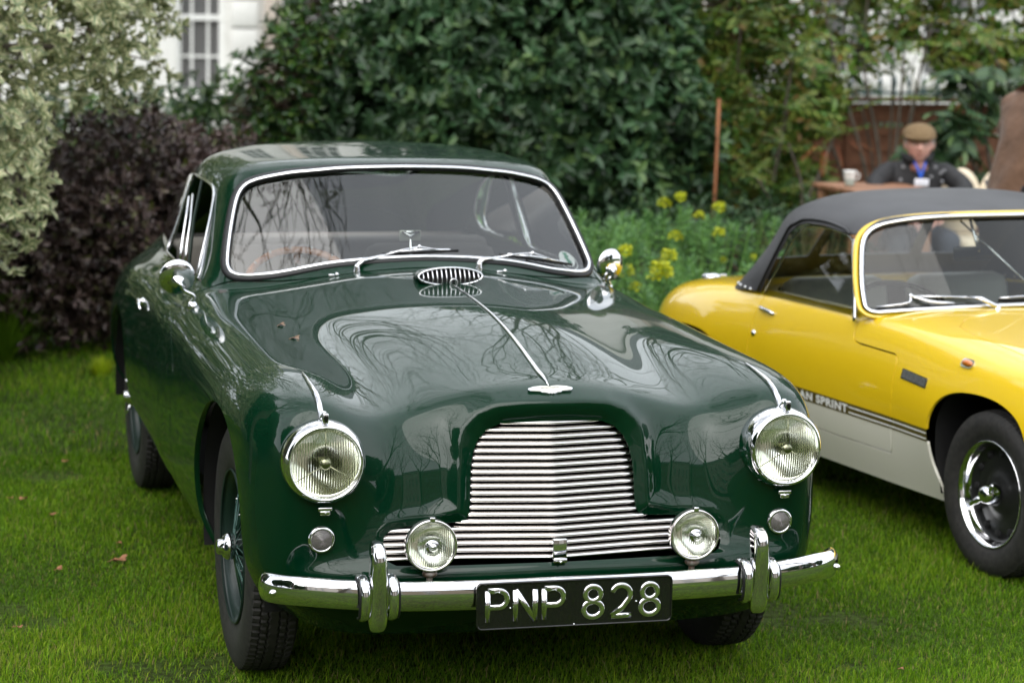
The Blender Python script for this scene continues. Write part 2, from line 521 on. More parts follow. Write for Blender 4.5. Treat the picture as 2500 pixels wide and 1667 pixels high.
def cc(V,Q):
    n=len(V);m=len(Q)
    fp=V[Q].mean(1)
    e=np.stack([Q,np.roll(Q,-1,1)],2).reshape(-1,2)
    es=np.sort(e,1);key=es[:,0]*np.int64(n)+es[:,1]
    uk,inv,cnt=np.unique(key,return_inverse=True,return_counts=True)
    u=uk//n;v=uk%n;ne=len(uk)
    fidx=np.repeat(np.arange(m),4)
    fs=np.zeros((ne,3));np.add.at(fs,inv,fp[fidx])
    bnd=cnt==1
    mid=(V[u]+V[v])/2
    ep=np.where(bnd[:,None],mid,(V[u]+V[v]+fs)/4)
    val=np.zeros(n);np.add.at(val,u,1);np.add.at(val,v,1)
    Fa=np.zeros((n,3));Fc=np.zeros(n);np.add.at(Fa,Q.ravel(),np.repeat(fp,4,0));np.add.at(Fc,Q.ravel(),1);Fa/=Fc[:,None]
    Ra=np.zeros((n,3));np.add.at(Ra,u,mid);np.add.at(Ra,v,mid);Ra/=val[:,None]
    k=val[:,None]
    nv=(Fa+2*Ra+(k-3)*V)/k
    bv=np.zeros(n,bool);bv[u[bnd]]=1;bv[v[bnd]]=1
    bs=np.zeros((n,3));np.add.at(bs,u[bnd],V[v[bnd]]);np.add.at(bs,v[bnd],V[u[bnd]])
    nv[bv]=(6*V[bv]+bs[bv])/8
    inv=inv.reshape(m,4)
    NV=np.concatenate([nv,ep,fp])
    f=n+ne+np.arange(m)
    NQ=np.concatenate([np.stack([Q[:,a],n+inv[:,a],f,n+inv[:,(a-1)%4]],1) for a in range(4)])
    return NV,NQ

# ------------------------------------------------------------------ panel surfaces: cutting openings and gaps
class Skin:
    def __init__(s, V, N, Q, P=None):
        s.V, s.N, s.Q, s.P = V, N, np.asarray(Q, int).reshape(-1, 4), P or []
    def split(s, sd, keep_neg=True):
        """cut along sd=0; returns (outside sd>0, inside sd<0)"""
        sd = np.where(np.abs(sd) < 1e-7, 1e-7, sd)
        pos = sd > 0
        c = pos[s.Q].sum(1)
        Qp, Qn = s.Q[c == 4], s.Q[c == 0]
        cross = s.Q[(c > 0) & (c < 4)]
        V = list(); N = list(); cut = {}; base = len(s.V)
        def edge(a, b):
            k = (a, b) if a < b else (b, a)
            if k not in cut:
                t = sd[a]/(sd[a]-sd[b])
                V.append(s.V[a]*(1-t)+s.V[b]*t)
                nn = s.N[a]*(1-t)+s.N[b]*t
                N.append(nn/np.linalg.norm(nn))
                cut[k] = base+len(V)-1
            return cut[k]
        Pp, Pn = [], []
        for f in list(cross)+list(s.P):
            f = [int(a) for a in f]
            pf, nf = [], []
            for i, a in enumerate(f):
                b = f[(i+1) % len(f)]
                (pf if pos[a] else nf).append(a)
                if pos[a] != pos[b]:
                    e = edge(a, b); pf.append(e); nf.append(e)
            if len(pf) > 2: Pp.append(pf)
            if len(nf) > 2: Pn.append(nf)
        V2 = np.concatenate([s.V, np.array(V).reshape(-1, 3)]); N2 = np.concatenate([s.N, np.array(N).reshape(-1, 3)])
        return Skin(V2, N2, Qp, Pp).clean(), Skin(V2, N2, Qn, Pn).clean()
    def clean(s):
        used = np.zeros(len(s.V), bool); used[s.Q.ravel()] = True
        for f in s.P: used[f] = True
        m = np.cumsum(used)-1
        return Skin(s.V[used], s.N[used], m[s.Q] if len(s.Q) else s.Q, [[int(m[a]) for a in f] for f in s.P])
    def lip(s, depth=.012, test=None):
        """turn every open edge inwards by depth so the sheet shows thickness"""
        F = [list(map(int, q)) for q in s.Q]+s.P
        cnt = {}
        for f in F:
            for i in range(len(f)):
                a, b = f[i], f[(i+1) % len(f)]
                k = (a, b) if a < b else (b, a)
                cnt[k] = None if k in cnt else (a, b)
        be = [e for e in cnt.values() if e]
        vs_ = sorted({a for e in be for a in e})
        m = {}
        V = [s.V]; N = [s.N]; n = len(s.V); out = []
        nv = np.array([s.V[a]-s.N[a]*depth for a in vs_]); dup = np.array([s.V[a] for a in vs_])
        # outward-in-plane normal for the turned edge
        acc = {a: np.zeros(3) for a in vs_}
        for a, b in be:
            t = s.V[b]-s.V[a]; w = np.cross(t, s.N[a]); l = np.linalg.norm(w)
            if l > 1e-12: acc[a] += w/l; acc[b] += w/l
        en = np.array([acc[a]/(np.linalg.norm(acc[a])+1e-9) for a in vs_])
        ni = {a: n+i for i, a in enumerate(vs_)}; nd = {a: n+len(vs_)+i for i, a in enumerate(vs_)}
        LF = [[nd[b], nd[a], ni[a], ni[b]] for a, b in be]
        sn = np.array([s.N[a] for a in vs_])
        e1 = en+sn*.6; e1 /= np.linalg.norm(e1, axis=1)[:, None]
        return Skin(np.concatenate([s.V, nv, dup]), np.concatenate([s.N, en, e1]), s.Q, s.P+LF)
    def islands(s):
        F = [list(map(int, q)) for q in s.Q]+s.P; par = list(range(len(s.V)))
        def find(a):
            while par[a] != a: par[a] = par[par[a]]; a = par[a]
            return a
        for f in F:
            r = find(f[0])
            for b in f[1:]: par[find(b)] = r
        roots = np.array([find(i) for i in range(len(s.V))]); out = []
        for r in np.unique(roots):
            fq = s.Q[roots[s.Q[:, 0]] == r] if len(s.Q) else s.Q; fp = [f for f in s.P if roots[f[0]] == r]
            if len(fq)+len(fp): out.append(Skin(s.V, s.N, fq, fp).clean())
        return out
    def obj(s, name, m, parent):
        F = s.P
        V = s.V
        allF = [tuple(map(int, q)) for q in s.Q]+[tuple(f) for f in F]
        return mobj(name, V, allF, m, parent, nrm=s.N)

def vnormals(V, Q):
    d = np.cross(V[Q[:, 2]]-V[Q[:, 0]], V[Q[:, 3]]-V[Q[:, 1]])
    N = np.zeros_like(V)
    for k in range(4): np.add.at(N, Q[:, k], d)
    return N/(np.linalg.norm(N, axis=1)[:, None]+1e-12)

def sstep(a, b, x):
    t = np.clip((x-a)/(b-a), 0, 1)
    return t*t*(3-2*t)

def poly_sd(P, X, Y):
    """signed distance to closed polygon P (negative inside)"""
    P = np.asarray(P, float); n = len(P)
    best = np.full(X.shape, 1e9); ins = np.zeros(X.shape, bool)
    for i in range(n):
        a, b = P[i], P[(i+1) % n]
        e = b-a; l2 = e@e+1e-18
        t = np.clip(((X-a[0])*e[0]+(Y-a[1])*e[1])/l2, 0, 1)
        d = np.hypot(X-a[0]-t*e[0], Y-a[1]-t*e[1])
        best = np.minimum(best, d)
        c = ((a[1] > Y) != (b[1] > Y))
        with np.errstate(divide='ignore', invalid='ignore'):
            xi = (b[0]-a[0])*(Y-a[1])/(b[1]-a[1]+1e-18)+a[0]
        ins ^= c & (X < xi)
    return np.where(ins, -best, best)

def mirror_poly(H):
    H = [tuple(p) for p in H]
    return H+[(-x, z) for x, z in H[::-1] if abs(x) > 1e-6]

# ================================================================== THE GREEN COUPE
coupe = thing('classic_coupe', 'dark green classic coupe with chrome slatted grille and round headlights, parked on the grass', 'car')
V0, Q0, L0, _ = build()
V0 = fit(V0, Q0, L0)
V1, Q1 = V0, Q0
for _i in range(4): V1, Q1 = cc(V1, Q1)
gx, gz = .0, .0
GR = [(0, .803), (.08, .802), (.14, .797), (.175, .783), (.200, .757), (.215, .725), (.222, .69), (.225, .65), (.226, .60),
      (.229, .568), (.237, .553), (.252, .546), (.30, .543), (.40, .538), (.440, .532), (.458, .518), (.463, .50),
      (.463, .475), (.455, .458), (.435, .449), (.30, .446), (0, .445)]
GRP = mirror_poly(GR)
front = (V1[:, 1] < -.40)
dG = np.full(len(V1), 9.0)
dG[front] = poly_sd(GRP, V1[front, 0], V1[front, 2])
# rolled surround of the grille: proud edge, inner band sloping back to the opening
z_, x_ = V1[:, 2], np.abs(V1[:, 0])
wid = .033+.020*sstep(.70, .80, z_)-.012*sstep(.26, .34, x_)
amp = (.013+.022*sstep(.70, .84, z_)*(1-sstep(.1, .3, x_)*.5))*sstep(.47, .55, z_)*(1-.75*sstep(.27, .36, x_))
far_ = np.exp(-(np.clip(dG-wid, 0, 9)/.024)**1.35)
inn = np.clip(dG/wid, 0, 1)
prof = np.where(dG > wid, far_, inn**.8)
rec = np.where(dG < wid, (1-np.clip(dG/wid, -1, 1))*.006, 0)*sstep(.44, .50, z_)
mv = front & (dG < .3)
V1[mv, 1] += (-amp*prof+rec)[mv]
N1 = vnormals(V1, Q1)
if ((N1[:, 1]*(V1[:, 1] < -.5)).sum() > 0): N1 = -N1; Q1 = Q1[:, ::-1]
body = Skin(V1, N1, Q1)
bvh = BVHTree.FromPolygons(V1.tolist(), Q1.tolist())
def on_body(o, d, off=0.0):
    """point on the bodywork hit from o along d, lifted by off; returns (point, normal)"""
    d = Vector(d).normalized()
    h, n, _f, _d = bvh.ray_cast(Vector(o), d)
    if h is None: return None, None
    if n.dot(d) > 0: n = -n
    return h+n*off, n
def top_at(x, y, off=0.0): return on_body((x, y, 3), (0, 0, -1), off)
def front_at(x, z, off=0.0): return on_body((x, -3, z), (0, 1, 0), off)
def side_at(sx, y, z, off=0.0): return on_body((sx*3, y, z), (-sx, 0, 0), off)

# grille opening
sd = np.where(body.V[:, 1] < -.40, np.nan_to_num(poly_sd(GRP, body.V[:, 0], body.V[:, 2])), 9.)
body, _ = body.split(sd)
# lamp holes
for sx in (-1, 1):
    sd = np.where(body.V[:, 1] < -.45, np.hypot(body.V[:, 0]-sx*.626, body.V[:, 2]-.726)-.099, 9.)
    body, _ = body.split(sd)
# wheel arches
ARF = spline([(-.36, .10), (-.415, .22), (-.435, .40), (-.425, .56), (-.36, .67), (-.23, .745), (-.06, .772), (.10, .75), (.24, .67), (.335, .55),
       (.368, .42), (.362, .33), (.335, .22), (.30, .10)], 90)
ARR = spline([(2.515-.39, .10), (2.515-.40, .25), (2.515-.375, .45), (2.515-.29, .60), (2.515-.12, .69), (2.515+.06, .70), (2.515+.23, .63), (2.515+.34, .50), (2.515+.37, .34), (2.515+.36, .10)], 70)
def cut_side(sk, poly):
    m = (np.abs(sk.V[:, 0]) > .45)
    sd = np.full(len(sk.V), 9.)
    sd[m] = poly_sd(poly, sk.V[m, 1], sk.V[m, 2])
    return sk.split(sd)[0]
body = cut_side(body, ARF)
body = cut_side(body, ARR)
# windscreen aperture and side glass
WS = [(0, 1.056), (.14, 1.051), (.224, 1.044), (.30, 1.035), (.372, 1.0215), (.454, 1.004), (.52, .9935), (.565, .989), (.592, .992), (.607, 1.003),
      (.612, 1.02), (.607, 1.050), (.589, 1.118), (.567, 1.186), (.550, 1.226), (.532, 1.250), (.508, 1.267), (.462, 1.283),
      (.375, 1.301), (.305, 1.309), (.219, 1.318), (.13, 1.3225), (0, 1.325)]
def WSy(x, z): return .925+.37*x*x+1.1*(z-1.05+.16*x*x)
WSP = mirror_poly(WS)
def cut_ws(sk, grow):
    m = (sk.V[:, 1] > .85) & (sk.V[:, 1] < 1.45) & (sk.V[:, 2] > .95)
    sd = np.full(len(sk.V), 9.)
    sd[m] = poly_sd(WSP, sk.V[m, 0], sk.V[m, 2])-grow
    return sk.split(sd)
body, _ = cut_ws(body, .004)
SW1 = spline([(1.235, .972), (1.31, 1.05), (1.385, 1.14), (1.46, 1.212), (1.56, 1.243), (1.80, 1.247), (2.00, 1.240), (2.06, 1.22), (2.075, 1.15), (2.09, 1.04), (2.09, .972), (2.05, .958), (1.7, .962), (1.28, .960)], 80, True)
SW2 = spline([(2.125, .97), (2.12, 1.08), (2.12, 1.19), (2.145, 1.225), (2.25, 1.215), (2.38, 1.165), (2.50, 1.09), (2.57, 1.03), (2.575, .995), (2.53, .975), (2.3, .966), (2.16, .965)], 70, True)
body = cut_side(body, SW1)
body = cut_side(body, SW2)
# rear window
m = (body.V[:, 1] > 2.2)
sd = np.full(len(body.V), 9.)
RW = spline([(-.36, 2.50), (-.30, 2.42), (0, 2.40), (.30, 2.42), (.36, 2.50), (.36, 2.75), (.28, 2.84), (0, 2.86), (-.28, 2.84), (-.36, 2.75)], 60, True)
m &= (body.V[:, 2] > 1.0)
sd[m] = poly_sd(RW, body.V[m, 0], body.V[m, 1])
body, _ = body.split(sd)
# front clip gap
def gap_y(V):
    x = np.abs(V[:, 0]); z = V[:, 2]
    top = .885+.24*(np.clip(x, 0, .74)/.72)**2.6
    side = .865+.26*sstep(.70, .90, z)
    w = sstep(.70, .745, x)
    return top*(1-w)+side*w
g = body.V[:, 1]-gap_y(body.V)
rest, _ = body.split(g-.0030)
clip_, _ = Skin(body.V, body.N, body.Q, body.P).split(-(g+.0030))
# door gaps
def door_sd(V, sx):
    P = spline([(1.16, .90), (1.155, .80), (1.15, .60), (1.155, .42), (1.19, .345), (1.30, .33), (1.80, .335), (1.93, .35), (2.02, .42), (2.06, .55), (2.075, .75), (2.08, .90), (2.10, .957), (2.06, .961), (1.7, .9625), (1.24, .9625), (1.175, .95)], 120, True)
    sd = np.full(len(V), 9.)
    m = (V[:, 0]*sx > .5)
    sd[m] = poly_sd(P, V[m, 1], V[m, 2])
    return sd
doors = []
for sx in (-1, 1):
    sd = door_sd(rest.V, sx)
    _, d_ = rest.split(sd+.0024)
    doors.append(d_)
    rest, _ = rest.split(sd-.0024)
o_shell = rest.lip(.007).obj('body_shell', M_green, coupe)
o_bonnet = clip_.lip(.016).obj('bonnet', M_green, coupe)
for d_ in doors:
    d_.lip(.014).obj('door', M_green, coupe)

# ------------------------------------------------------------------ windscreen, trims, side glass
def ws_pts(poly, n, grow=0.0, off=0.0):
    P = spline(np.array(poly), n, True)
    c = P.mean(0)
    t = np.roll(P, -1, 0)-np.roll(P, 1, 0); t /= np.linalg.norm(t, axis=1)[:, None]
    nn = np.stack([t[:, 1], -t[:, 0]], 1)
    if ((P-c)*nn).sum() < 0: nn = -nn
    P = P+nn*grow
    return [(p[0], WSy(p[0], p[1])-off, p[1]+off*.6) for p in P]
def ws_n(x, z):
    e = 1e-3
    a = Vector((2*e, WSy(x+e, z)-WSy(x-e, z), 0)); b = Vector((0, WSy(x, z+e)-WSy(x, z-e), 2*e))
    return a.cross(b).normalized()
def ring_obj(pts, r, name, m, parent, flat=(1, 1), nfun=None, k=8):
    mb = MB()
    up = [nfun(p) for p in pts] if nfun else None
    mb.tube(pts, r, k, closed=True, flat=flat, up=up)
    return mb.build(name, m, parent, True)
wsn = lambda p: ws_n(p[0], p[2])
ring_obj(ws_pts(WSP, 160, .003, .003), .0135, 'windscreen_seal', M_rubber, coupe, (1.25, .8), wsn)
ring_obj(ws_pts(WSP, 160, -.001, .013), .0048, 'windscreen_trim', M_chrome, coupe, (1.3, .8), wsn)
# curved glass pane
def ws_glass():
    xs = np.linspace(-.615, .615, 90); zs = np.linspace(.98, 1.33, 34)
    V = [(x, WSy(x, z)+.001, z) for z in zs for x in xs]
    n = len(xs)
    Q = [(j*n+i, j*n+i+1, (j+1)*n+i+1, (j+1)*n+i) for j in range(len(zs)-1) for i in range(n-1)]
    V = np.array(V); Q = np.array(Q); N = vnormals(V, Q)
    sk = Skin(V, N, Q)
    _, g_ = sk.split(poly_sd(WSP, V[:, 0], V[:, 2])+.002)
    return g_
ws = ws_glass().obj('windscreen_glass', M_glass, coupe)

def side_x(sx, y, z):
    p, n = side_at(sx, y, z)
    return p, n
def sideframe(poly, sx, name, r, m, off=.004, flat=(1, 1), inset=0.0, part=None):
    pts = []; ups = []
    P = np.array(poly); c = P.mean(0)
    for y, z in P[::1]:
        d = np.array([y, z])-c; d = d/np.linalg.norm(d)
        q = np.array([y, z])+d*inset
        p, n = side_at(sx, q[0], q[1])
        if p is None: continue
        pts.append(p+n*off); ups.append(n)
    mb = MB(); mb.tube(pts, r, 6, closed=True, flat=flat, up=ups)
    return mb.build(name, m, part or coupe, True)
def side_pane(poly, sx, name, m, off=-.008, parent=None, hinge=0):
    P = np.array(poly)
    ys = np.linspace(P[:, 0].min()-.01, P[:, 0].max()+.01, 26); zs = np.linspace(P[:, 1].min()-.01, P[:, 1].max()+.01, 14)
    V = []
    for z in zs:
        for y in ys:
            x = .70-.0*(y)-(z-.96)*.335-.035*max(0, (y-2.0))**2*1.5-.02*(y-1.6)**2
            V.append((sx*(x+off), y, z))
    V = np.array(V); n = len(ys)
    Q = np.array([(j*n+i, j*n+i+1, (j+1)*n+i+1, (j+1)*n+i) for j in range(len(zs)-1) for i in range(n-1)])
    if sx > 0: pass
    N = vnormals(V, Q)
    _, g_ = Skin(V, N, Q).split(poly_sd(P, V[:, 1], V[:, 2])-.004)
    return g_.obj(name, m, parent or coupe)
for sx in (-1, 1):
    sideframe(SW1, sx, 'side_window_trim', .0055, M_chrome, .002)
    sideframe(SW2, sx, 'side_window_trim', .0055, M_chrome, .002)
    side_pane(SW2, sx, 'quarter_glass', M_glass, off=-.024)
    if sx > 0: side_pane(SW1, sx, 'door_glass', M_glass)
# driver's side: quarter light swung open with its chrome frame and the upright of the door frame
mb = MB(); mb.tube([(-.705, 1.52, .975), (-.700, 1.535, 1.03), (-.672, 1.62, 1.13), (-.655, 1.68, 1.19)], .006, 6)
mb.tube([(-.695, 1.47, .975), (-.690, 1.485, 1.03), (-.665, 1.57, 1.12), (-.645, 1.66, 1.20)], .005, 6)
mb.build('vent_window_frame', M_chrome, coupe)
mb = MB(); mb.tube([(-.698, 1.38, .965), (-.655, 1.56, 1.12), (-.605, 1.72, 1.238)], .010, 6, flat=(.6, 1.3))
mb.build('door_frame_post', M_gdark, coupe)
mb = MB(); mb.tube([(-.693, 1.215, .965), (-.66, 1.285, 1.06), (-.625, 1.375, 1.15), (-.598, 1.46, 1.222)], .0045, 6)
mb.build('door_frame_trim', M_chrome, coupe)

# ------------------------------------------------------------------ front: grille
o_gb = MB().box((0, -.50, .62), (.62, .01, .42)).box((0, -.50, .49), (.98, .01, .14)).build('grille_backing', M_black, coupe)
def gy(z): return -.612-(.80-z)*.262
def half_w(z):
    P = np.array(GR[5:18] if z < .72 else GR[:9]); best = 0
    pts = np.array(GR)
    for a, b in zip(pts[:-1], pts[1:]):
        if (a[1]-z)*(b[1]-z) <= 0 and abs(a[1]-b[1]) > 1e-6:
            t = (z-a[1])/(b[1]-a[1]); best = max(best, a[0]+t*(b[0]-a[0]))
    return best
NB = 20
for i in range(NB):
    z = .7975-i*(.7975-.4560)/(NB-1)
    hw = min(half_w(z), half_w(z-.004) if i else 9)+.013
    k = .15
    xs = np.concatenate([np.linspace(-hw, -.01, 16), [0], np.linspace(.01, hw, 16)])
    prof = [(.018, -.0070), (.006, -.0064), (-.0045, -.0042), (-.0072, -.0016), (-.0070, .0008), (-.0045, .0040), (.002, .0064), (.016, .0074)]
    V = []; F = []
    for x in xs:
        ax = abs(x); y0 = gy(z)+k*(math.sqrt(ax*ax+.004**2)-.004)
        if hw < .3:
            y0 += .010*max(0, (ax-hw+.030)/.030)**2
        elif ax > .24:
            y0 += .0-.10*(ax-.24)
        for dy, dz in prof: V.append((x, y0+dy, z+dz))
    n = len(prof)
    for a in range(len(xs)-1):
        for b in range(n-1): F.append((a*n+b, a*n+b+1, (a+1)*n+b+1, (a+1)*n+b))
    mobj('grille_bar', V, F, M_chrome_worn, coupe)
mb = MB(); mb.box((-.003, -.722, .480), (.038, .012, .058), bev=.003); mb.box((-.003, -.724, .452), (.038, .020, .012), bev=.003)
mb.tube([(-.003, -.732, .449), (-.003, -.738, .449)], .004, 8)
mb.build('bonnet_catch', M_chrome, coupe)

# ------------------------------------------------------------------ lamps
def lens(parent, r, dome, flutes, name='lens', seg=(110, 26), amp=.0009, m=None):
    """glass disc about local +z, front domed and smooth, back face fluted"""
    V = []; F = []; nc = flutes*8; nr = 14
    def grid(h0, fl):
        st = len(V)
        for i in range(nc+1):
            x = r*.9995*(2*i/nc-1); yy = math.sqrt(max(0, r*r-x*x))
            for j in range(nr+1):
                y = yy*(2*j/nr-1); rr = math.hypot(x, y)
                z = h0+dome*(1-(rr/r)**2)
                if fl: z += amp*math.sin(x/r*flutes*math.pi)*min(1, max(0, (r-rr)/(.08*r)))
                V.append((x, y, z))
        return st
    a = grid(.003, False); b = grid(0, True); m1 = nr+1
    for st, flip in ((a, False), (b, True)):
        for i in range(nc):
            for j in range(nr):
                f = (st+i*m1+j, st+(i+1)*m1+j, st+(i+1)*m1+j+1, st+i*m1+j+1); F.append(f[::-1] if flip else f)
    for i in range(nc):
        F.append((b+i*m1, b+(i+1)*m1, a+(i+1)*m1, a+i*m1)); F.append((a+i*m1+nr, a+(i+1)*m1+nr, b+(i+1)*m1+nr, b+i*m1+nr))
    return V, F
LV, LF = lens(None, .090, .016, 27, amp=.00062)
FV, FF = lens(None, .063, .010, 23, amp=.0005)
me_hl = new_mesh('lens', LV, LF, M_lens); me_fl = new_mesh('lens', FV, FF, M_lens)
M_refl = mat('reflector', (.90, .90, .82), rough=.11, metal=1.0)
M_plate = mat('number_plate_black', (.006, .006, .006), rough=.16, coat=.5)
for sx in (-1, 1):
    c = Vector((sx*.626, -.700, .726))
    M = frame(c, (sx*.03, -1, .03), (1, 0, 0))
    h = MB().lathe([(.087, .010), (.0905, .018), (.093, .021), (.096, .019), (.100, .014), (.1045, .006), (.107, -.006), (.109, -.020), (.109, -.05), (.106, -.085)], 72, M)
    h = h.build('headlight', M_chrome, coupe)
    MB().lathe([(.004, -.062), (.02, -.060), (.045, -.046), (.065, -.026), (.082, -.006), (.090, .006)], 48, M).build('reflector', M_refl, h)
    ln = bpy.data.objects.new('lens', me_hl); ln.matrix_world = M; link(ln, h)
    b = MB(); b.lathe([(.0, .024), (.009, .024), (.014, .020), (.017, .010), (.015, -.03)], 24, M)
    for a in (90, 210, 330):
        ca, sa = math.cos(R(a)), math.sin(R(a))
        b.tube([M @ Vector((.012*ca, .012*sa, .0225)), M @ Vector((.087*ca, .087*sa, .017))], [.0017, .0010], 6)
    b.build('tripod_bar', MATS.get('tripod') or mat('tripod', (.30, .31, .20), rough=.25, metal=1), h)
    MB().lathe([(0, .0222), (.0070, .0214)], 16, M).build('bulb_cap', M_black, h)
    # clip under the rim and the crest block above it
    b = MB(); p = c+Vector((0, -.012, -.118)); b.box(p, (.036, .006, .010), bev=.002); b.box(p+Vector((0, .0, -.010)), (.026, .006, .012), bev=.002); b.sphere(p+Vector((0, -.004, -.008)), .0035, 8, 6)
    b.build('rim_clip', M_chrome, coupe)
    # blade along the wing crown
    Pb = []
    for y in np.linspace(-.372, -.655, 14):
        q, _n = top_at(sx*.6265, y, .004); Pb.append(q)
    Pb.append(Vector((sx*.6265, -.685, .852)))
    n_ = len(Pb)
    b = MB(); b.tube(Pb, [.0022+.0062*min(1, i/(n_*.55)) for i in range(n_)], 8, flat=(1, .9)); b.build('wing_blade', M_chrome, coupe)
    b = MB(); b.box((sx*.6265, -.706, .843), (.015, .020, .026), bev=.0025)
    blk = b.build('crest_block', M_chrome, coupe)
    b = MB(); M2 = frame(Vector((sx*.6265, -.7168, .843)), (0, -1, 0), (1, 0, 0))
    b.prism([(.0, -.010), (.005, -.005), (.006, .003), (.003, .009), (0, .007), (-.003, .009), (-.006, .003), (-.005, -.005)], 0, .0012, M2)
    b.build('crest', M_blackgloss, blk)
    # side lamp
    p, n = front_at(sx*.628, .521)
    n = (n+Vector((0, -1, 0))*1.5).normalized()
    M = frame(p, n, (1, 0, 0))
    s_ = MB().lathe([(.036, -.006), (.036, .004), (.033, .009), (.029, .010), (.027, .008)], 40, M).build('side_light', M_chrome, coupe)
    pr = []
    for i in range(28):
        r_ = .0275*(1-i/27)
        pr.append((r_, .006+.012*(1-(r_/.0275)**2)+.0011*math.sin(i*math.pi/1.75)))
    MB().lathe(pr, 40, M).build('lens', mat('side_lens', (.50, .46, .44), rough=.06, trans=.75, coat=1) if 'side_lens' not in MATS else MATS['side_lens'], s_)
    # fog lamp
    c = Vector((sx*.357, -.757, .513))
    M = frame(c, (sx*.02, -1, .02), (1, 0, 0))
    f_ = MB().lathe([(.061, .007), (.0645, .010), (.0675, .008), (.0685, .002), (.0685, -.012), (.065, -.022), (.052, -.046), (.02, -.058), (0, -.059)], 64, M).build('fog_light', M_chrome_worn, coupe)
    MB().lathe([(.004, -.036), (.02, -.034), (.042, -.022), (.060, .003)], 40, M).build('reflector', M_refl, f_)
    ln = bpy.data.objects.new('lens', me_fl); ln.matrix_world = M; link(ln, f_)
    MB().lathe([(0, .028), (.006, .027), (.0105, .022), (.0115, .016), (.016, .014), (.018, .010)], 24, M).build('boss', M_chrome, f_)
    b = MB(); b.box(c+Vector((0, -.004, .069)), (.014, .018, .014), bev=.002); b.build('top_clip', M_chrome, f_)
    b = MB(); b.sphere(c+Vector((0, .012, -.076)), (.020, .018, .012), 16, 8); b.tube([c+Vector((0, .012, -.08)), c+Vector((0, .02, -.11))], .008, 10)
    b.build('mounting', mat('rusty_steel', (.14, .09, .06), rough=.6, metal=.5, noise=(90, (.30, .28, .26), 4)) if 'rusty_steel' not in MATS else MATS['rusty_steel'], f_)

# ------------------------------------------------------------------ bumper, overriders, plate
BP = [(-.768, -.655, .402), (-.772, -.685, .408), (-.762, -.722, .412), (-.733, -.757, .414), (-.69, -.783, .415), (-.60, -.806, .409), (-.45, -.826, .401), (-.25, -.838, .399), (0, -.842, .399)]
BP = BP+[(-x, y, z) for x, y, z in BP[:-1][::-1]]
BS = spline(BP, 120)
prof = []
for i in range(17):
    a = math.pi*(i/16)-math.pi/2
    prof.append((.021*math.cos(a)**.85 if math.cos(a) > 1e-6 else 0, .0385*math.sin(a)))
prof = prof+[(-.004, .036), (-.004, -.036)]
V = []; F = []; n = len(prof)
for i, p in enumerate(BS):
    t = BS[min(i+1, len(BS)-1)]-BS[max(i-1, 0)]; t /= np.linalg.norm(t)
    o_ = np.array([t[1], -t[0], 0]); o_ /= np.linalg.norm(o_)
    e = min(i, len(BS)-1-i); s_ = min(1, .50+.50*math.sqrt(min(1, e/9)))
    for a, b in prof: V.append(p+o_*a*s_+np.array([0, 0, b*s_]))
for i in range(len(BS)-1):
    for j in range(n): F.append((i*n+j, i*n+(j+1) % n, (i+1)*n+(j+1) % n, (i+1)*n+j))
F.append(tuple(range(n))[::-1]); F.append(tuple((len(BS)-1)*n+j for j in range(n)))
bump_ = mobj('bumper', V, F, M_chrome, coupe)
for sx in (-1, 1):
    MB().sphere((sx*.768, -.754, .406), (.0095, .0095, .0095), 14, 8).build('bolt', M_chrome, bump_)
    # overrider: upright horn, deep in side view, with a collar strapped round the bar
    ZS = np.array([.312, .316, .330, .355, .385, .415, .445, .475, .500, .520, .533, .541, .544])
    YF = np.array([-.834, -.843, -.850, -.855, -.859, -.863, -.866, -.868, -.868, -.864, -.853, -.836, -.818])
    YB = np.array([-.832, -.826, -.822, -.820, -.819, -.817, -.812, -.802, -.793, -.786, -.785, -.790, -.800])
    WW = np.array([.010, .018, .0240, .0262, .0262, .0252, .0238, .0222, .0208, .0198, .0180, .0140, .008])
    V = []; F = []; k = 20
    for i in range(13):
        yc, yd = (YF[i]+YB[i])/2, (YB[i]-YF[i])/2
        for j in range(k):
            a = 2*math.pi*j/k; u, v = math.cos(a), math.sin(a); pw = .72
            V.append((sx*.512+WW[i]*math.copysign(abs(u)**pw, u), yc+yd*math.copysign(abs(v)**pw, v), ZS[i]))
    for i in range(12):
        for j in range(k): F.append((i*k+j, i*k+(j+1) % k, (i+1)*k+(j+1) % k, (i+1)*k+j))
    F.append(tuple(range(k))[::-1]); F.append(tuple(12*k+j for j in range(k)))
    o_r = mobj('overrider', V, F, M_chrome, coupe)
    su = o_r.modifiers.new('smooth', 'SUBSURF'); su.levels = 2; su.render_levels = 2
    for q in (-1, 1):
        x0 = sx*.512+q*.037
        b = MB(); pts = [(x0, -.79, .448), (x0, -.825, .452), (x0, -.855, .437), (x0, -.863, .40), (x0, -.855, .362), (x0, -.83, .347)]
        b.tube(spline(pts, 18), .0125, 10, flat=(1.0, .55), up=Vector((0, -1, .0)))
        b.build('collar', M_chrome, o_r)
        MB().tube(spline([(x0+q*.013, -.80, .447), (x0+q*.013, -.853, .437), (x0+q*.013, -.862, .40), (x0+q*.013, -.853, .360), (x0+q*.013, -.83, .35)], 14), .004, 6).build('rubber_strip', M_rubber, o_r)
def rrect(w, h, r, n=6):
    P = []
    for cx, cy, a0 in ((w/2-r, h/2-r, 0), (-w/2+r, h/2-r, 90), (-w/2+r, -h/2+r, 180), (w/2-r, -h/2+r, 270)):
        for i in range(n+1):
            a = R(a0+90*i/n); P.append((cx+r*math.cos(a), cy+r*math.sin(a)))
    return P
PM = frame(Vector((-.003, -.874, .376)), (0, -1, .03), (1, 0, 0))
pl = MB().prism(rrect(.524, .122, .014), -.006, 0, PM).build('number_plate', M_plate, coupe)
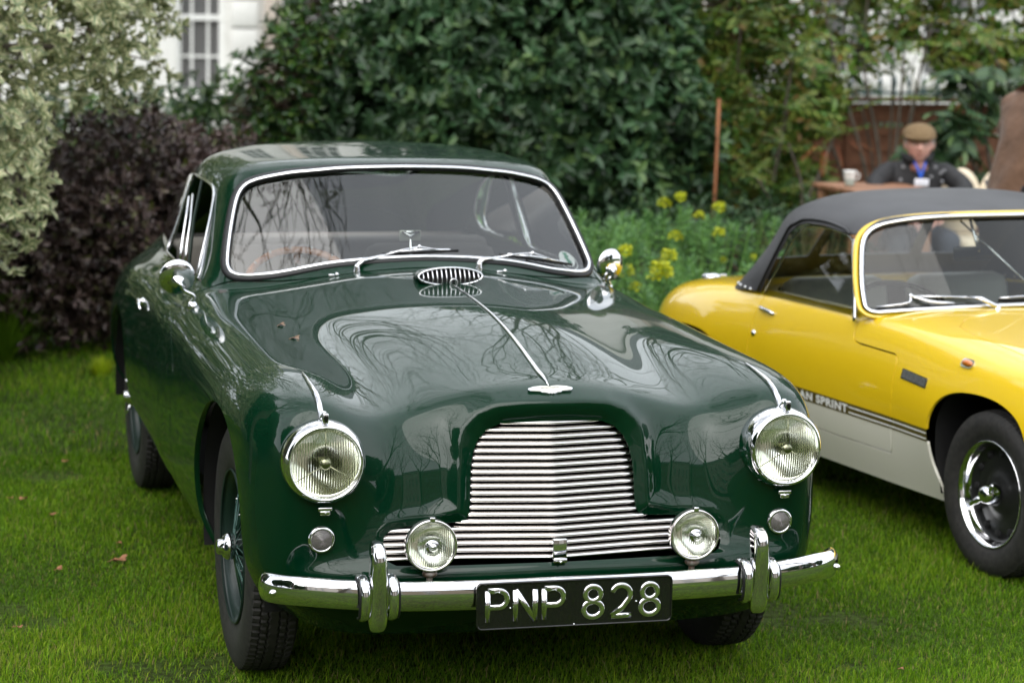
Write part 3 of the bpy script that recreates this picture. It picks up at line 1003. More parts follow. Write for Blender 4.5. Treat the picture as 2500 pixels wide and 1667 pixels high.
MB().tube([PM @ Vector((x, y, .001)) for x, y in rrect(.520, .118, .013)], .0028, 6, closed=True).build('plate_edge', M_plate, pl)
def arc(cx, cy, rx, ry, a0, a1, n=14):
    return [(cx+rx*math.cos(R(a0+(a1-a0)*i/n)), cy+ry*math.sin(R(a0+(a1-a0)*i/n))) for i in range(n+1)]
H_ = .040
GLY = {
 'P': [[(-.024, -H_), (-.024, H_)], [(-.024, H_), (.006, H_)]+arc(.006, .0185, .021, .0215, 90, -90)+[(-.024, -.003)]],
 'N': [[(-.026, -H_), (-.026, H_)], [(-.026, H_), (.026, -H_)], [(.026, -H_), (.026, H_)]],
 '8': [arc(0, .0205, .0205, .0195, 0, 360, 26)[:-1]+['c'], arc(0, -.0195, .0245, .0205, 0, 360, 26)[:-1]+['c']],
 '2': [arc(0, .0165, .0245, .0235, 165, -35, 16)+[(.004, -.018), (-.026, -.039)], [(-.027, -H_), (.027, -H_)]],
}
for ch, x0 in (('P', -.2085), ('N', -.1330), ('P', -.0590), ('8', .0475), ('2', .1235), ('8', .2010)):
    b = MB()
    for st in GLY[ch]:
        cl = st[-1] == 'c'
        if cl: st = st[:-1]
        pts = [PM @ Vector((x0+x, y, .0008)) for x, y in st]
        b.tube(pts, .0076, 12, closed=cl, flat=(1.0, .42), up=PM.to_3x3() @ Vector((0, 0, 1)))
    b.build('letter' if ch in 'PN' else 'digit', M_chrome, pl)
for x, y in ((-.173, -.006), (.164, -.004), (-.003, -.056)): MB().sphere(PM @ Vector((x, y, .001)), .0028, 8, 6).build('screw', M_chrome, pl)

# ------------------------------------------------------------------ bonnet strip, winged badge, scuttle vent, wipers, jets
Pb = []; wd = []
for y in np.linspace(.50, -.572, 44):
    q, _n = top_at(0, y, .0025); Pb.append(q)
    t = (0.50-y)/1.07
    wd.append(.0036+.0042*t**1.4 if t < .93 else .0078*(1-(t-.93)/.07)*.9+.001)
MB().tube(Pb, wd, 8, flat=(1, .75)).build('bonnet_strip', M_chrome, coupe)
q, n = top_at(0, -.588); n = (n+Vector((0, -.25, .35))).normalized()
BM_ = frame(q+n*.004, n, (1, 0, 0))
W2 = [(0, .009), (.006, .012), (.022, .0135), (.045, .0105), (.060, .004), (.062, -.001), (.056, -.007), (.040, -.009), (.030, -.010), (.026, -.0145), (.016, -.0155), (.007, -.020), (.002, -.018), (0, -.022)]
W2 = W2+[(-x, y) for x, y in W2[:-1][::-1] if x > 0]
bd = MB().prism(W2, -.003, .0015, BM_).build('winged_badge', M_chrome, coupe)
MB().prism([(x*.95, y*.93) for x, y in W2], .0015, .0020, BM_).build('badge_enamel', mat('badge_cream', (.62, .60, .52), rough=.2, coat=1), bd)
def text_obj(s, size, M, m, parent, name='lettering', ext=.0003, bold=0.0, sx=1.0):
    cu = bpy.data.curves.new(name, 'FONT'); cu.body = s; cu.size = size; cu.extrude = ext; cu.offset = bold
    cu.align_x = 'CENTER'; cu.align_y = 'CENTER'; cu.resolution_u = 3
    t = bpy.data.objects.new('tmp_text', cu); COL.objects.link(t)
    dg = bpy.context.evaluated_depsgraph_get(); dg.update()
    me = bpy.data.meshes.new_from_object(t.evaluated_get(dg)); me.name = name
    bpy.data.objects.remove(t)
    for v in me.vertices: v.co.x *= sx
    me.transform(M); me.materials.clear(); me.materials.append(m)
    return link(bpy.data.objects.new(name, me), parent)
MT = BM_ @ Matrix.Translation((0, .0035, .0021))
text_obj('ASTON MARTIN', .0068, MT, M_black, bd, sx=1.05)
# scuttle vent: raised scoop with an oval chrome grille
q, n = top_at(0, .535)
Vc = q+Vector((0, 0, .022))
V = []; F = []; k = 24; ns = 10
for i in range(ns+1):
    t = i/ns
    for j in range(k):
        a = 2*math.pi*j/k; s_ = math.sqrt(max(0, 1-t**2.2))
        V.append((.101*math.cos(a)*(.3+.7*s_), .542+.23*t+.008*math.sin(a), Vc.z+.0262*math.sin(a)*s_-.016*t))
for i in range(ns):
    for j in range(k): F.append((i*k+j, (i+1)*k+j, (i+1)*k+(j+1) % k, i*k+(j+1) % k))
scoop = mobj('scuttle_vent', V, F, M_green, coupe)
MB().prism([(.096*math.cos(a), .0235*math.sin(a)) for a in np.linspace(0, 2*math.pi, 30)[:-1]], 0, .001, frame(Vector((0, .556, Vc.z)), (0, -1, .3), (1, 0, 0))).build('vent_mesh', M_black, scoop)
MB().tube([(.101*math.cos(a), .540+.008*math.sin(a), Vc.z+.0262*math.sin(a)) for a in np.linspace(0, 2*math.pi, 49)[:-1]], .0032, 8, closed=True).build('vent_rim', M_chrome, scoop)
for i in range(13):
    x = -.087+i*.0145; h = .0262*math.sqrt(max(0, 1-(x/.101)**2))
    pts = [(x+(.004*x/.09)*(1-s*s)*0, .540-.010*(1-s*s)+.008*s, Vc.z+h*s) for s in np.linspace(-1, 1, 7)]
    MB().tube(pts, .0018, 5).build('vent_bar', M_chrome, scoop)
MB().tube([(.012*math.cos(a)+.008, .528, Vc.z-.018+.012*math.sin(a)) for a in np.linspace(0, 2*math.pi, 17)[:-1]], .002, 6, closed=True).build('release_ring', M_chrome, scoop)
def wiper(piv, elbow, joint, b0, b1):
    piv, elbow, joint, b0, b1 = map(Vector, (piv, elbow, joint, b0, b1))
    q, n = top_at(piv.x, piv.y-.004)
    a = MB(); a.lathe([(.0115, -.012), (.0115, .006), (.009, .010), (.0085, .02), (.005, .024), (0, .0245)], 20, frame(Vector((piv.x, piv.y, q.z)), (0, -.25, 1)))
    d = (joint-elbow)
    a.tube([Vector((piv.x, piv.y, q.z+.018)), elbow, elbow+d*.35], [.0095, .008, .0055], 10, flat=(1, .8))
    a.tube([elbow+d*.33, elbow+d*.7+Vector((0, -.004, .003)), joint], [.003, .0026, .0024], 8)
    arm = a.build('wiper', M_chrome, coupe)
    b = MB(); m_ = (b0+b1)/2; up = Vector((0, -.7, .7))
    b.tube([b0*.9+b1*.1, m_+up*.007, b0*.12+b1*.88], .0036, 8); b.sphere(joint, .006, 10, 6)
    b.tube([b0*.72+b1*.28, b0*.60+b1*.40+up*.009, joint, b0*.35+b1*.65+up*.009, b0*.25+b1*.75], .0022, 6)
    b.build('blade_holder', M_chrome, arm)
    c = MB(); dn_ = Vector((0, .004, -.005)); c.tube([b0+dn_, m_+dn_, b1+dn_], .0042, 6, flat=(.6, 1.2)); c.build('wiper_blade', M_rubber, arm)
wiper((-.221, .905, 1.03), (-.196, .920, 1.053), (-.008, .938, 1.094), (-.130, .941, 1.074), (.125, .940, 1.084))
wiper((.182, .900, 1.03), (.200, .920, 1.053), (.388, .990, 1.064), (.267, .955, 1.068), (.536, 1.020, 1.024))
for x in (-.298, .251):
    q, n = top_at(x, .862 if x > 0 else .885)
    b = MB(); b.box(q+Vector((-.008, 0, .004)), (.020, .008, .008), bev=.002); b.sphere(q+Vector((.009, 0, .0065)), .0065, 10, 7); b.build('washer_jet', M_chrome, coupe)
# club sticker behind the glass, lower corner: white disc with a green map
def on_ws(x, z, o=0): return Vector((x, WSy(x, z), z))+ws_n(x, z)*o
P_ = [(.529+.031*math.cos(a), 1.034+.0225*math.sin(a)*1.0) for a in np.linspace(0, 2*math.pi, 33)[:-1]]
wn_ = ws_n(.53, 1.03)
if wn_.y > 0: wn_ = -wn_
SM = frame(Vector((.529, WSy(.529, 1.034)+.004, 1.034)), wn_, (1, .35, 0))
st = MB().lathe([(0, 0), (.0325, 0)], 40, SM).build('club_sticker', mat('sticker_white', (.80, .82, .80), rough=.5), coupe)
MB().prism([(-.010, .026), (.009, .027), (.007, .018), (.012, .012), (.006, .004), (.008, -.004), (.014, -.012), (.010, -.022), (.002, -.027), (-.012, -.025), (-.004, -.014), (-.006, -.004), (-.011, .004), (-.006, .014)], .0004, .0009, SM).build('sticker_map', mat('sticker_green', (.02, .22, .11), rough=.5), st)
MB().lathe([(.034, -.0002), (.037, -.0002)], 40, frame(Vector((.533, WSy(.533, 1.026)+.003, 1.026)), wn_, (1, .35, 0))).build('sticker_edge', MATS['sticker_white'], st)

# ------------------------------------------------------------------ mirrors, handles
def wing_mirror(sx, base, c, tilt):
    base, c = Vector(base), Vector(c)
    b = MB(); b.lathe([(.017, -.006), (.0165, .003), (.009, .010), (.006, .014)], 20, frame(base, (sx*.5, 0, .85)))
    mid = base*.5+c*.5+Vector((sx*.004, -.02, .004))
    cc_ = c+Vector((0, -.026, -.018))
    b.tube(spline([base+Vector((sx*.004, 0, .006)), base+Vector((sx*-.006, -.008, .03)), mid, mid*.4+cc_*.6+Vector((0, -.012, .008)), cc_], 14), [.0075]*3+[.006]*8+[.0065]*3, 8)
    M = frame(c, tilt, (0, 0, 1))
    arm = b.build('mirror_arm', M_chrome, coupe)
    s_ = MB(); s_.lathe([(0, .014), (.018, .0135), (.036, .0105), (.050, .0055), (.0575, 0), (.058, -.004), (.056, -.005)], 40, M)
    s_.lathe([(0, .030), (.007, .029), (.013, .024), (.018, .015), (.022, .012)], 20, frame(c+Vector((0, 0, -.012)), tilt, (0, 0, 1)))
    s_.build('mirror_shell', M_chrome, arm)
    MB().lathe([(0, -.0035), (.056, -.0045)], 32, M).build('mirror_glass', M_chrome, arm)
wing_mirror(-1, (-.742, .955, .912), (-.785, .985, .998), (.04, -1, -.22))
wing_mirror(1, (.722, 1.20, .916), (.728, 1.215, .992), (.40, -.9, -.10))
for sx in (-1, 1):
    p, n = side_at(sx, 1.80, .812)
    b = MB(); b.lathe([(.014, -.002), (.014, .006), (.008, .010), (.006, .02)], 16, frame(p, n))
    b.tube([p+n*.016+Vector((0, .010, .004)), p+n*.019+Vector((0, -.03, -.006)), p+n*.018+Vector((0, -.075, -.020))], [.0065, .006, .004], 10, flat=(1, .7))
    b.build('door_handle', M_chrome, coupe)

# ------------------------------------------------------------------ wheels
def tyre_mesh(Rt, Wt, Rr, deep=.0065, zig=4):
    nu = 352
    h = Wt/2
    prof = [(Rr, -h*.72), (Rr+.012, -h*.86), (Rr+(Rt-Rr)*.45, -h*1.0), (Rr+(Rt-Rr)*.75, -h*.97), (Rt-.016, -h*.84), (Rt-.010, -h*.80)]
    tre = [-.74, -.66, -.56, -.50, -.44, -.34, -.26, -.20, -.14, -.05, .05, .14, .20, .26, .34, .44, .50, .56, .66, .74]
    outer = [(Rt-.004-.012*abs(t)**3, t*h) for t in tre]
    P = prof+outer+[(r, -x) for r, x in prof[::-1]]
    n = len(P); V = []; F = []
    for i in range(nu):
        th = 2*math.pi*i/nu
        for j, (r, x) in enumerate(P):
            rr = r; xx = x
            if 6 <= j < 6+len(tre):
                t = tre[j-6]
                ph = i*2*math.pi/zig
                tt = t+.035*math.sin(ph)
                if min(abs(abs(t)-.50), abs(abs(t)-.20)) < .005: rr -= deep
                xx = (t+(.03*math.sin(ph) if abs(t) < .6 else 0))*h
                if abs(t) > .55 and (i % zig) == 0: rr -= deep*.7
                if .25 < abs(t) < .45 and ((i+2) % zig) == 0: rr -= deep*.5
            elif j in (5, 6+len(tre)) and (i % zig) == 0: rr -= deep*.5
            V.append((xx, rr*math.cos(th), rr*math.sin(th)))
    for i in range(nu):
        a, b = i*n, ((i+1) % nu)*n
        for j in range(n-1): F.append((a+j, b+j, b+j+1, a+j+1))
    # moulded rings on the sidewall
    return V, F
def flat_tread(me, r, h):
    for p in me.polygons:
        c = p.center
        if math.hypot(c.y, c.z) > r and abs(c.x) < h: p.use_smooth = False
    return me
TV, TF = tyre_mesh(.356, .150, .212)
me_tyre = flat_tread(new_mesh('tyre', TV, np.array(TF), M_tyre), .340, .062)
RX = Matrix.Rotation(R(90), 4, 'Y')
M_wire = mat('wire_green', (.002, .014, .010), rough=.5, metal=.0, coat=.12)
M_spoke = mat('spoke_green', (.02, .07, .055), rough=.3, metal=.5, coat=.6)
def car_wheel():
    root = bpy.data.objects.new('wheel', None); COL.objects.link(root)
    t = bpy.data.objects.new('tyre', me_tyre); link(t, root)
    b = MB(); M = RX
    b.lathe([(.216, .068), (.219, .064), (.212, .058), (.200, .052), (.196, .040), (.190, .020), (.190, -.03), (.200, -.05), (.214, -.062)], 72, M)
    b.lathe([(.214, .0675), (.2175, .071), (.220, .066)], 72, M)
    b.build('rim', M_wire, root)
    b = MB()
    for i in range(56):
        a = 2*math.pi*i/56
        lay = i % 4
        x1 = .062 if lay in (0, 1) else .0
        r1 = .034 if lay in (0, 1) else .046
        da = (.42 if i % 2 else -.42)*(1 if lay < 2 else .8)
        x2 = .030 if lay < 2 else (.022 if i % 2 else .012)
        b.tube([(x1, r1*math.cos(a), r1*math.sin(a)), (x2, .193*math.cos(a+da), .193*math.sin(a+da))], .0024, 5, caps=False)
    b.build('spoke', M_spoke, root)['kind'] = 'stuff'
    b = MB()
    for i in range(56):
        a = 2*math.pi*i/56+(.42 if i % 2 else -.42)*(1 if (i % 4) < 2 else .8)
        b.sphere((.030 if (i % 4) < 2 else .018, .189*math.cos(a), .189*math.sin(a)), .0048, 6, 4)
    b.build('spoke_nipple', M_chrome, root)['kind'] = 'stuff'
    MB().lathe([(.03, .075), (.036, .070), (.034, .05), (.04, .0), (.052, -.01), (.052, -.05)], 32, M).build('hub', M_wire, root)
    b = MB(); b.lathe([(0, .112), (.018, .112), (.022, .108), (.0225, .098), (.030, .094), (.038, .084), (.040, .074), (.036, .068)], 32, M)
    for q in (0, 1):
        a = R(18)+q*math.pi
        d = Vector((0, math.cos(a), math.sin(a)))
        b.tube([Vector((.086, 0, 0))+d*.028, Vector((.092, 0, 0))+d*.05, Vector((.102, 0, 0))+d*.066], [.012, .010, .006], 8, flat=(1, .6), up=Vector((1, 0, 0)))
    b.build('knock_off_nut', M_chrome, root)
    MB().lathe([(.15, -.02), (.15, -.09), (.04, -.09)], 32, M).build('brake_drum', M_black, root)
    return root
w0 = car_wheel()
def copy_tree(o, parent=None):
    c = o.copy(); COL.objects.link(c); c.parent = parent
    for ch in [x for x in bpy.data.objects if x.parent == o]:
        copy_tree(ch, c)
    return c
for i, (x, y, sx) in enumerate(((-.688, 0, -1), (.688, 0, 1), (-.682, 2.515, -1), (.682, 2.515, 1))):
    w = w0 if i == 0 else copy_tree(w0)
    w.parent = coupe
    w.location = (x, y, .352)
    w.rotation_euler = (R(17+i*31), 0, 0) if sx > 0 else (R(-8+40*i), 0, R(180))

# ------------------------------------------------------------------ under the skin: arches, floor, cabin
for sx in (-1, 1):
    for (pol, y0) in ((ARF, 0), (ARR, 2.515)):
        b = MB()
        P = [(y0+(y-y0)*1.03, z) for y, z in pol if z > .27]
        V = []; F = []
        for y, z in P: V += [(sx*(.785 if y-y0 > -.3 else .735), y, z), (sx*.50, y, z)]
        for i in range(len(P)-1): F.append((2*i, 2*i+1, 2*i+3, 2*i+2))
        F.append(tuple(2*i+1 for i in range(len(P))))
        b.add(V, F); b.build('wheel_arch_liner', M_black, coupe)
b = MB(); b.box((0, 1.35, .30), (1.36, 1.85, .04)); b.box((0, -.05, .32), (.96, 1.0, .05)); b.box((0, 2.95, .36), (.96, .8, .05))
b.box((0, .55, .60), (1.30, .03, .56))
b.build('floor_pan', M_black, coupe)  # unseen black underfloor boxes, added to block light under the body
cab = MB()
cab.box((0, 1.10, .93), (1.30, .22, .04), bev=.01); cab.box((0, 1.24, .84), (1.28, .05, .20), bev=.01)
cab.build('dashboard', mat('dash_dark', (.05, .045, .04), rough=.5), coupe)
b = MB(); b.box((0, 2.42, .80), (1.20, .10, .34), bev=.03); b.box((0, 2.62, .93), (1.2, .40, .03), bev=.01)
b.build('rear_bulkhead', M_interior, coupe)
for sx in (-1, 1):
    b = MB(); b.box((sx*.31, 1.92, .42), (.50, .52, .20), bev=.05); b.box((sx*.31, 2.14, .72), (.50, .14, .50), Matrix.Identity(4), bev=.05)
    b.build('seat', M_interior, coupe)
hl = MB(); V = []; F = []
xs = np.linspace(-.50, .50, 12); ys = np.linspace(1.36, 2.38, 10)
for y in ys:
    for x in xs:
        q, _n = top_at(x, y); V.append((x, y, q.z-.03))
for j in range(9):
    for i in range(11): F.append((j*12+i, j*12+i+1, (j+1)*12+i+1, (j+1)*12+i))
hl.add(V, F); hl.build('headlining', mat('headlining', (.40, .37, .34), rough=.9), coupe)
# steering wheel
SWM = frame(Vector((-.285, 1.50, .885)), (0, -.62, .78), (1, 0, 0))
sw = MB().tube([SWM @ Vector((.195*math.cos(a), .195*math.sin(a), 0)) for a in np.linspace(0, 2*math.pi, 61)[:-1]], .0130, 10, closed=True).build('steering_wheel', mat('wood_rim', (.58, .24, .10), rough=.25, coat=.8, noise=(40, (.34, .12, .045), 3)), coupe)
b = MB()
for i in range(16):
    a = 2*math.pi*(i+.3)/16; b.sphere(SWM @ Vector((.195*math.cos(a), .195*math.sin(a), .0125)), .0055, 8, 5)
for a in (90, 210, 330): b.tube([SWM @ Vector((0, 0, -.03)), SWM @ Vector((.19*math.cos(R(a)), .19*math.sin(R(a)), 0))], .008, 6, flat=(1.6, .3), up=SWM.to_3x3() @ Vector((0, 0, 1)))
b.lathe([(0, .0), (.03, -.004), (.035, -.02)], 20, SWM); b.tube([SWM @ Vector((0, 0, -.02)), SWM @ Vector((0, 0, -.35))], .018, 10)
b.build('spoke', M_chrome_worn, sw)
# dash mirror on its stalk
b = MB(); b.tube([(.005, 1.08, .955), (.004, 1.085, 1.03), (.0, 1.095, 1.045), (-.002, 1.10, 1.115)], [.006, .0045, .006, .0045], 8); b.box((.004, 1.08, .953), (.05, .04, .006), bev=.002)
b.tube([(-.032, 1.098, 1.125), (-.002, 1.093, 1.112), (.030, 1.098, 1.125)], .003, 6); b.tube([(-.032, 1.098, 1.125), (.030, 1.098, 1.125)], .0035, 6)
rm = b.build('interior_mirror', M_chrome, coupe)
MB().box((-.001, 1.104, 1.112), (.072, .004, .034), bev=.002).build('mirror_back', mat('mirror_back', (.45, .47, .40), rough=.3, metal=.6), rm)

# ================================================================== THE YELLOW ROADSTER
EL = Vector((2.5429, .6680, 0)); EA = .1352
road = thing('soft_top_roadster', 'bright yellow and white two-seat sports car with a closed black soft top', 'car', EL, EA)
ELM = Matrix.Translation(EL) @ Matrix.Rotation(EA, 4, 'Z')
def grid_surf(rows, levels=3, mu=.02, mirror=True):
    """rows of half sections (x>=0 first point at x=0) -> mirrored smooth surface"""
    V = []; id_ = {}
    for i, r in enumerate(rows):
        for j, p in enumerate(r):
            id_[i, j] = len(V); V.append(p)
        for j in range(1, len(r)):
            p = r[j]; id_[i, -j] = len(V); V.append((-p[0], p[1], p[2]))
    n = len(rows[0]); Q = []
    for i in range(len(rows)-1):
        for j in range(-(n-1), n-1):
            Q.append((id_[i, j], id_[i, j+1], id_[i+1, j+1], id_[i+1, j]))
    lines = [([id_[i, j] for j in range(-(n-1), n)], None) for i in range(len(rows))]
    lines += [([id_[i, j] for i in range(len(rows))], None) for j in range(-(n-1), n)]
    V = np.array(V, float); Q = np.array(Q)
    V = fit(V, Q, lines, mu)
    for _ in range(levels): V, Q = cc(V, Q)
    return V, Q, vnormals(V, Q)
def er(y, zs, sx, sz, xs=(0, .2, .38, .51, .595, .648), yy=None):
    return [(x, y if yy is None else yy[i], z) for i, (x, z) in enumerate(zip(xs, zs))]+[(x, y if yy is None else yy[-1], z) for x, z in zip(sx, sz)]
SZ = (.655, .55, .44, .32, .20)
rows = [
 er(-.74, [.46, .46, .45, .44, .43, .42], (.44, .44, .43, .41, .38), (.40, .37, .34, .31, .28), (0, .1, .2, .28, .35, .41)),
 er(-.68, [.56, .56, .55, .54, .53, .50], (.56, .57, .56, .54, .50), (.46, .41, .36, .30, .25), (0, .13, .26, .37, .46, .52)),
 er(-.50, [.65, .65, .65, .65, .64, .61], (.65, .67, .67, .64, .60), (.56, .49, .40, .31, .22), (0, .17, .33, .46, .55, .61)),
 er(-.25, [.71, .71, .715, .722, .715, .685], (.675, .70, .705, .68, .64), (.62, .53, .43, .32, .21), (0, .18, .36, .49, .58, .64)),
 er(.0, [.750, .751, .753, .755, .743, .712], (.685, .712, .715, .69, .65), SZ, (0, .19, .37, .50, .59, .648)),
 er(.28, [.778, .779, .779, .773, .757, .730], (.685, .712, .715, .69, .655), SZ),
 er(.52, [.800, .800, .796, .786, .769, .742], (.683, .704, .703, .688, .660), SZ),
 er(.74, [.812, .811, .806, .796, .779, .752], (.683, .700, .700, .688, .662), SZ),
 er(1.0, [.790, .790, .788, .784, .775, .755], (.684, .700, .700, .688, .662), SZ),
 er(1.35, [.770, .770, .772, .774, .772, .757], (.685, .701, .701, .689, .662), SZ),
 er(1.65, [.765, .765, .767, .770, .767, .752], (.687, .704, .704, .691, .662), SZ),
 er(1.90, [.765, .765, .766, .766, .760, .740], (.690, .712, .714, .697, .66), SZ),
 er(2.15, [.755, .755, .755, .752, .743, .720], (.690, .716, .720, .700, .655), SZ),
 er(2.45, [.720, .720, .719, .712, .698, .670], (.668, .690, .692, .67, .62), (.62, .53, .44, .33, .24), (0, .2, .37, .50, .58, .632)),
 er(2.66, [.665, .665, .662, .65, .63, .60], (.590, .605, .602, .58, .53), (.555, .50, .43, .35, .29), (0, .17, .32, .43, .50, .55)),
 er(2.86, [.60, .60, .60, .595, .58, .56], (.505, .515, .512, .49, .45), (.53, .49, .43, .37, .33), (0, .15, .28, .37, .43, .475), (2.84, 2.84, 2.83, 2.82, 2.80, 2.77)),
 er(2.92, [.50, .50, .50, .50, .495, .49], (.43, .435, .43, .42, .39), (.475, .46, .43, .40, .38), (0, .13, .23, .32, .37, .41), (2.89, 2.89, 2.88, 2.86, 2.84, 2.82)),
]
V, Q, N = grid_surf(rows, 4, .02)
if N[np.argmax(V[:, 2]), 2] < 0: Q = Q[:, ::-1]; N = -N
ebvh = BVHTree.FromPolygons(V.tolist(), Q.tolist())
def e_side(y, z, off=0.0, sx=-1):
    h, n, _f, _d = ebvh.ray_cast(Vector((sx*3, y, z)), Vector((-sx, 0, 0)))
    if h is None: return None, None
    if n.x*sx < 0: n = -n
    return h+n*off, n
def e_top(x, y, off=0.0):
    h, n, _f, _d = ebvh.ray_cast(Vector((x, y, 3)), Vector((0, 0, -1)))
    if n.z < 0: n = -n
    return h+n*off, n
sk = Skin(V, N, Q)
EA1 = spline([(.27, .10), (.288, .244), (.325, .34), (.337, .43), (.328, .49), (.293, .545), (.238, .583), (.154, .606), (.03, .614), (-.09, .600), (-.19, .555), (-.25, .47), (-.275, .35), (-.27, .2), (-.25, .10)], 80)
EA2 = spline([(2.134+.29, .10), (2.134+.30, .30), (2.134+.27, .44), (2.134+.17, .54), (2.134, .565), (2.134-.17, .54), (2.134-.27, .44), (2.134-.30, .30), (2.134-.29, .10)], 60)
for pol in (EA1, EA2): sk = cut_side(sk, pol)
# cockpit opening under the soft top
ck = [(-.585, .98), (-.56, .86), (-.4, .775), (0, .74), (.4, .775), (.56, .86), (.585, .98), (.60, 1.62), (.50, 1.78), (-.50, 1.78), (-.60, 1.62)]
m = sk.V[:, 2] > .66
sd = np.full(len(sk.V), 9.); sd[m] = poly_sd(ck, sk.V[m, 0], sk.V[m, 1])
sk, _ = sk.split(sd)
def e_gap(sk, f, w=.0028):
    sd = f(sk.V); _, ins = sk.split(sd+w); out, _ = sk.split(sd-w); return out, ins
DP = [(.880, .80), (.893, .75), (.905, .72), (.905, .695), (.895, .678), (.86, .671), (.72, .669), (.61, .668), (.592, .661), (.586, .64), (.587, .41), (.590, .325), (.597, .314), (1.0, .310), (1.50, .312), (1.60, .34), (1.64, .42), (1.655, .55), (1.645, .65), (1.625, .74), (1.615, .80)]
def dsd(Vv):
    sd = np.full(len(Vv), 9.); m = Vv[:, 0] < -.50; sd[m] = poly_sd(DP, Vv[m, 1], Vv[m, 2]); return sd
def dsd2(Vv):
    sd = np.full(len(Vv), 9.); m = Vv[:, 0] > .50; sd[m] = poly_sd(DP, Vv[m, 1], Vv[m, 2]); return sd
sk, dA = e_gap(sk, dsd); sk, dB = e_gap(sk, dsd2)
BNP = mirror_poly([(0, .60), (.25, .585), (.44, .535), (.515, .46), (.545, .30), (.56, .0), (.55, -.35), (0, -.45)])
def bsd(Vv):
    sd = np.full(len(Vv), 9.); m = Vv[:, 2] > .60; sd[m] = poly_sd(BNP, Vv[m, 0], Vv[m, 1]); return sd
sk, bnn = e_gap(sk, bsd, .0022)
M_gold = mat('stripe_brown', (.085, .062, .014), rough=.35, coat=.8)
def band_obj(s_, name):
    """yellow above, brown band, white sill: three meshes under one part"""
    up, rest_ = s_.split(s_.V[:, 2]-.447)
    mid, low = rest_.split(rest_.V[:, 2]-.402)
    o = up.lip(.01).obj(name, M_yellow, road)
    for q in mid.islands(): q.obj('side_stripe', M_gold, o)
    for q in low.islands(): q.lip(.01).obj('lower_panel', M_white, o)
    return o
band_obj(sk, 'body_shell'); band_obj(dA, 'door'); band_obj(dB, 'door')
bnn.lip(.01).obj('bonnet', M_yellow, road)
M_lettw = mat('letter_white', (.75, .75, .72), rough=.5)
# lettering and pinstripes on the brown band
for sx in (-1, 1):
    cu = bpy.data.curves.new('l', 'FONT'); cu.body = 'ELAN SPRINT'; cu.size = .0400; cu.align_x = 'RIGHT'; cu.align_y = 'CENTER'; cu.offset = .0016; cu.space_character = 1.12
    t = bpy.data.objects.new('tmp', cu); COL.objects.link(t)
    dg = bpy.context.evaluated_depsgraph_get(); dg.update()
    me = bpy.data.meshes.new_from_object(t.evaluated_get(dg)); me.name = 'side_lettering'
    bpy.data.objects.remove(t)
    w_ = max(v.co.x for v in me.vertices)
    for v in me.vertices:
        y = .885-(v.co.x-w_)*1.62
        if sx > 0: y = .885+.55+(v.co.x-w_)*1.62
        z = .4235+v.co.y
        q, n = e_side(y, z, .0012, sx); v.co = q
    bm = bmesh.new(); bm.from_mesh(me); left = set(bm.faces); groups_ = []
    while left:
        st_ = [left.pop()]; g_f = list(st_)
        while st_:
            f_ = st_.pop()
            for e_ in f_.edges:
                for q_ in e_.link_faces:
                    if q_ in left: left.remove(q_); st_.append(q_); g_f.append(q_)
        groups_.append(g_f)
    for g_f in groups_:
        vs_i = {}; V_ = []; F_ = []
        for f_ in g_f:
            F_.append(tuple(vs_i.setdefault(v_.index, len(vs_i)) for v_ in f_.verts))
        V_ = [None]*len(vs_i)
        for f_ in g_f:
            for v_ in f_.verts: V_[vs_i[v_.index]] = tuple(v_.co)
        mobj('letter', V_, F_, M_lettw, road, smooth=False)
    bm.free()
    for z0 in (.4335, .4135):
        V_ = []; F_ = []
        ys = np.linspace(.878, .338, 24)
        for y in ys:
            for dz in (-.0026, .0026):
                q, n = e_side(y, z0+dz, .0012, sx); V_.append(q)
        for i in range(len(ys)-1): F_.append((2*i, 2*i+2, 2*i+3, 2*i+1))
        mobj('pinstripe', V_, F_, M_lettw, road)
# windscreen
def EWy(x, z): return .66+.45*x*x+.85*(z-.80)
EW = mirror_poly([(0, .818), (.25, .814), (.45, .804), (.58, .793), (.632, .788), (.656, .795), (.659, .815), (.645, .88), (.622, .95), (.598, 1.01), (.573, 1.045), (.532, 1.072), (.47, 1.09), (.36, 1.105), (.2, 1.113), (0, 1.115)])
def e_ring(grow, off, r, name, m, flat=(1, 1), zmin=-1):
    P = spline(np.array(EW), 140, True); c = P.mean(0)
    t = np.roll(P, -1, 0)-np.roll(P, 1, 0); t /= np.linalg.norm(t, axis=1)[:, None]
    nn = np.stack([t[:, 1], -t[:, 0]], 1)
    if ((P-c)*nn).sum() < 0: nn = -nn
    P = P+nn*grow
    pts = [(p[0], EWy(p[0], p[1])-off, p[1]+off*.5) for p in P]
    mb = MB(); mb.tube(pts, r, 8, closed=True, flat=flat, up=[Vector((0, -.65, .76))]*len(pts))
    return mb.build(name, m, road, True)
e_ring(.013, -.004, .010, 'windscreen_frame', M_yellow, (1.3, .8))
e_ring(.0, .004, .009, 'windscreen_seal', M_rubber, (1.3, .8))
e_ring(.003, .012, .0052, 'windscreen_trim', M_chrome, (1.5, .7))
xs = np.linspace(-.67, .67, 60); zs = np.linspace(.78, 1.12, 26)
V = np.array([(x, EWy(x, z)+.002, z) for z in zs for x in xs]); n_ = len(xs)
Q = np.array([(j*n_+i, j*n_+i+1, (j+1)*n_+i+1, (j+1)*n_+i) for j in range(len(zs)-1) for i in range(n_-1)])
_, g_ = Skin(V, vnormals(V, Q), Q).split(poly_sd(EW, V[:, 0], V[:, 2]))
g_.obj('windscreen_glass', M_glass2, road)
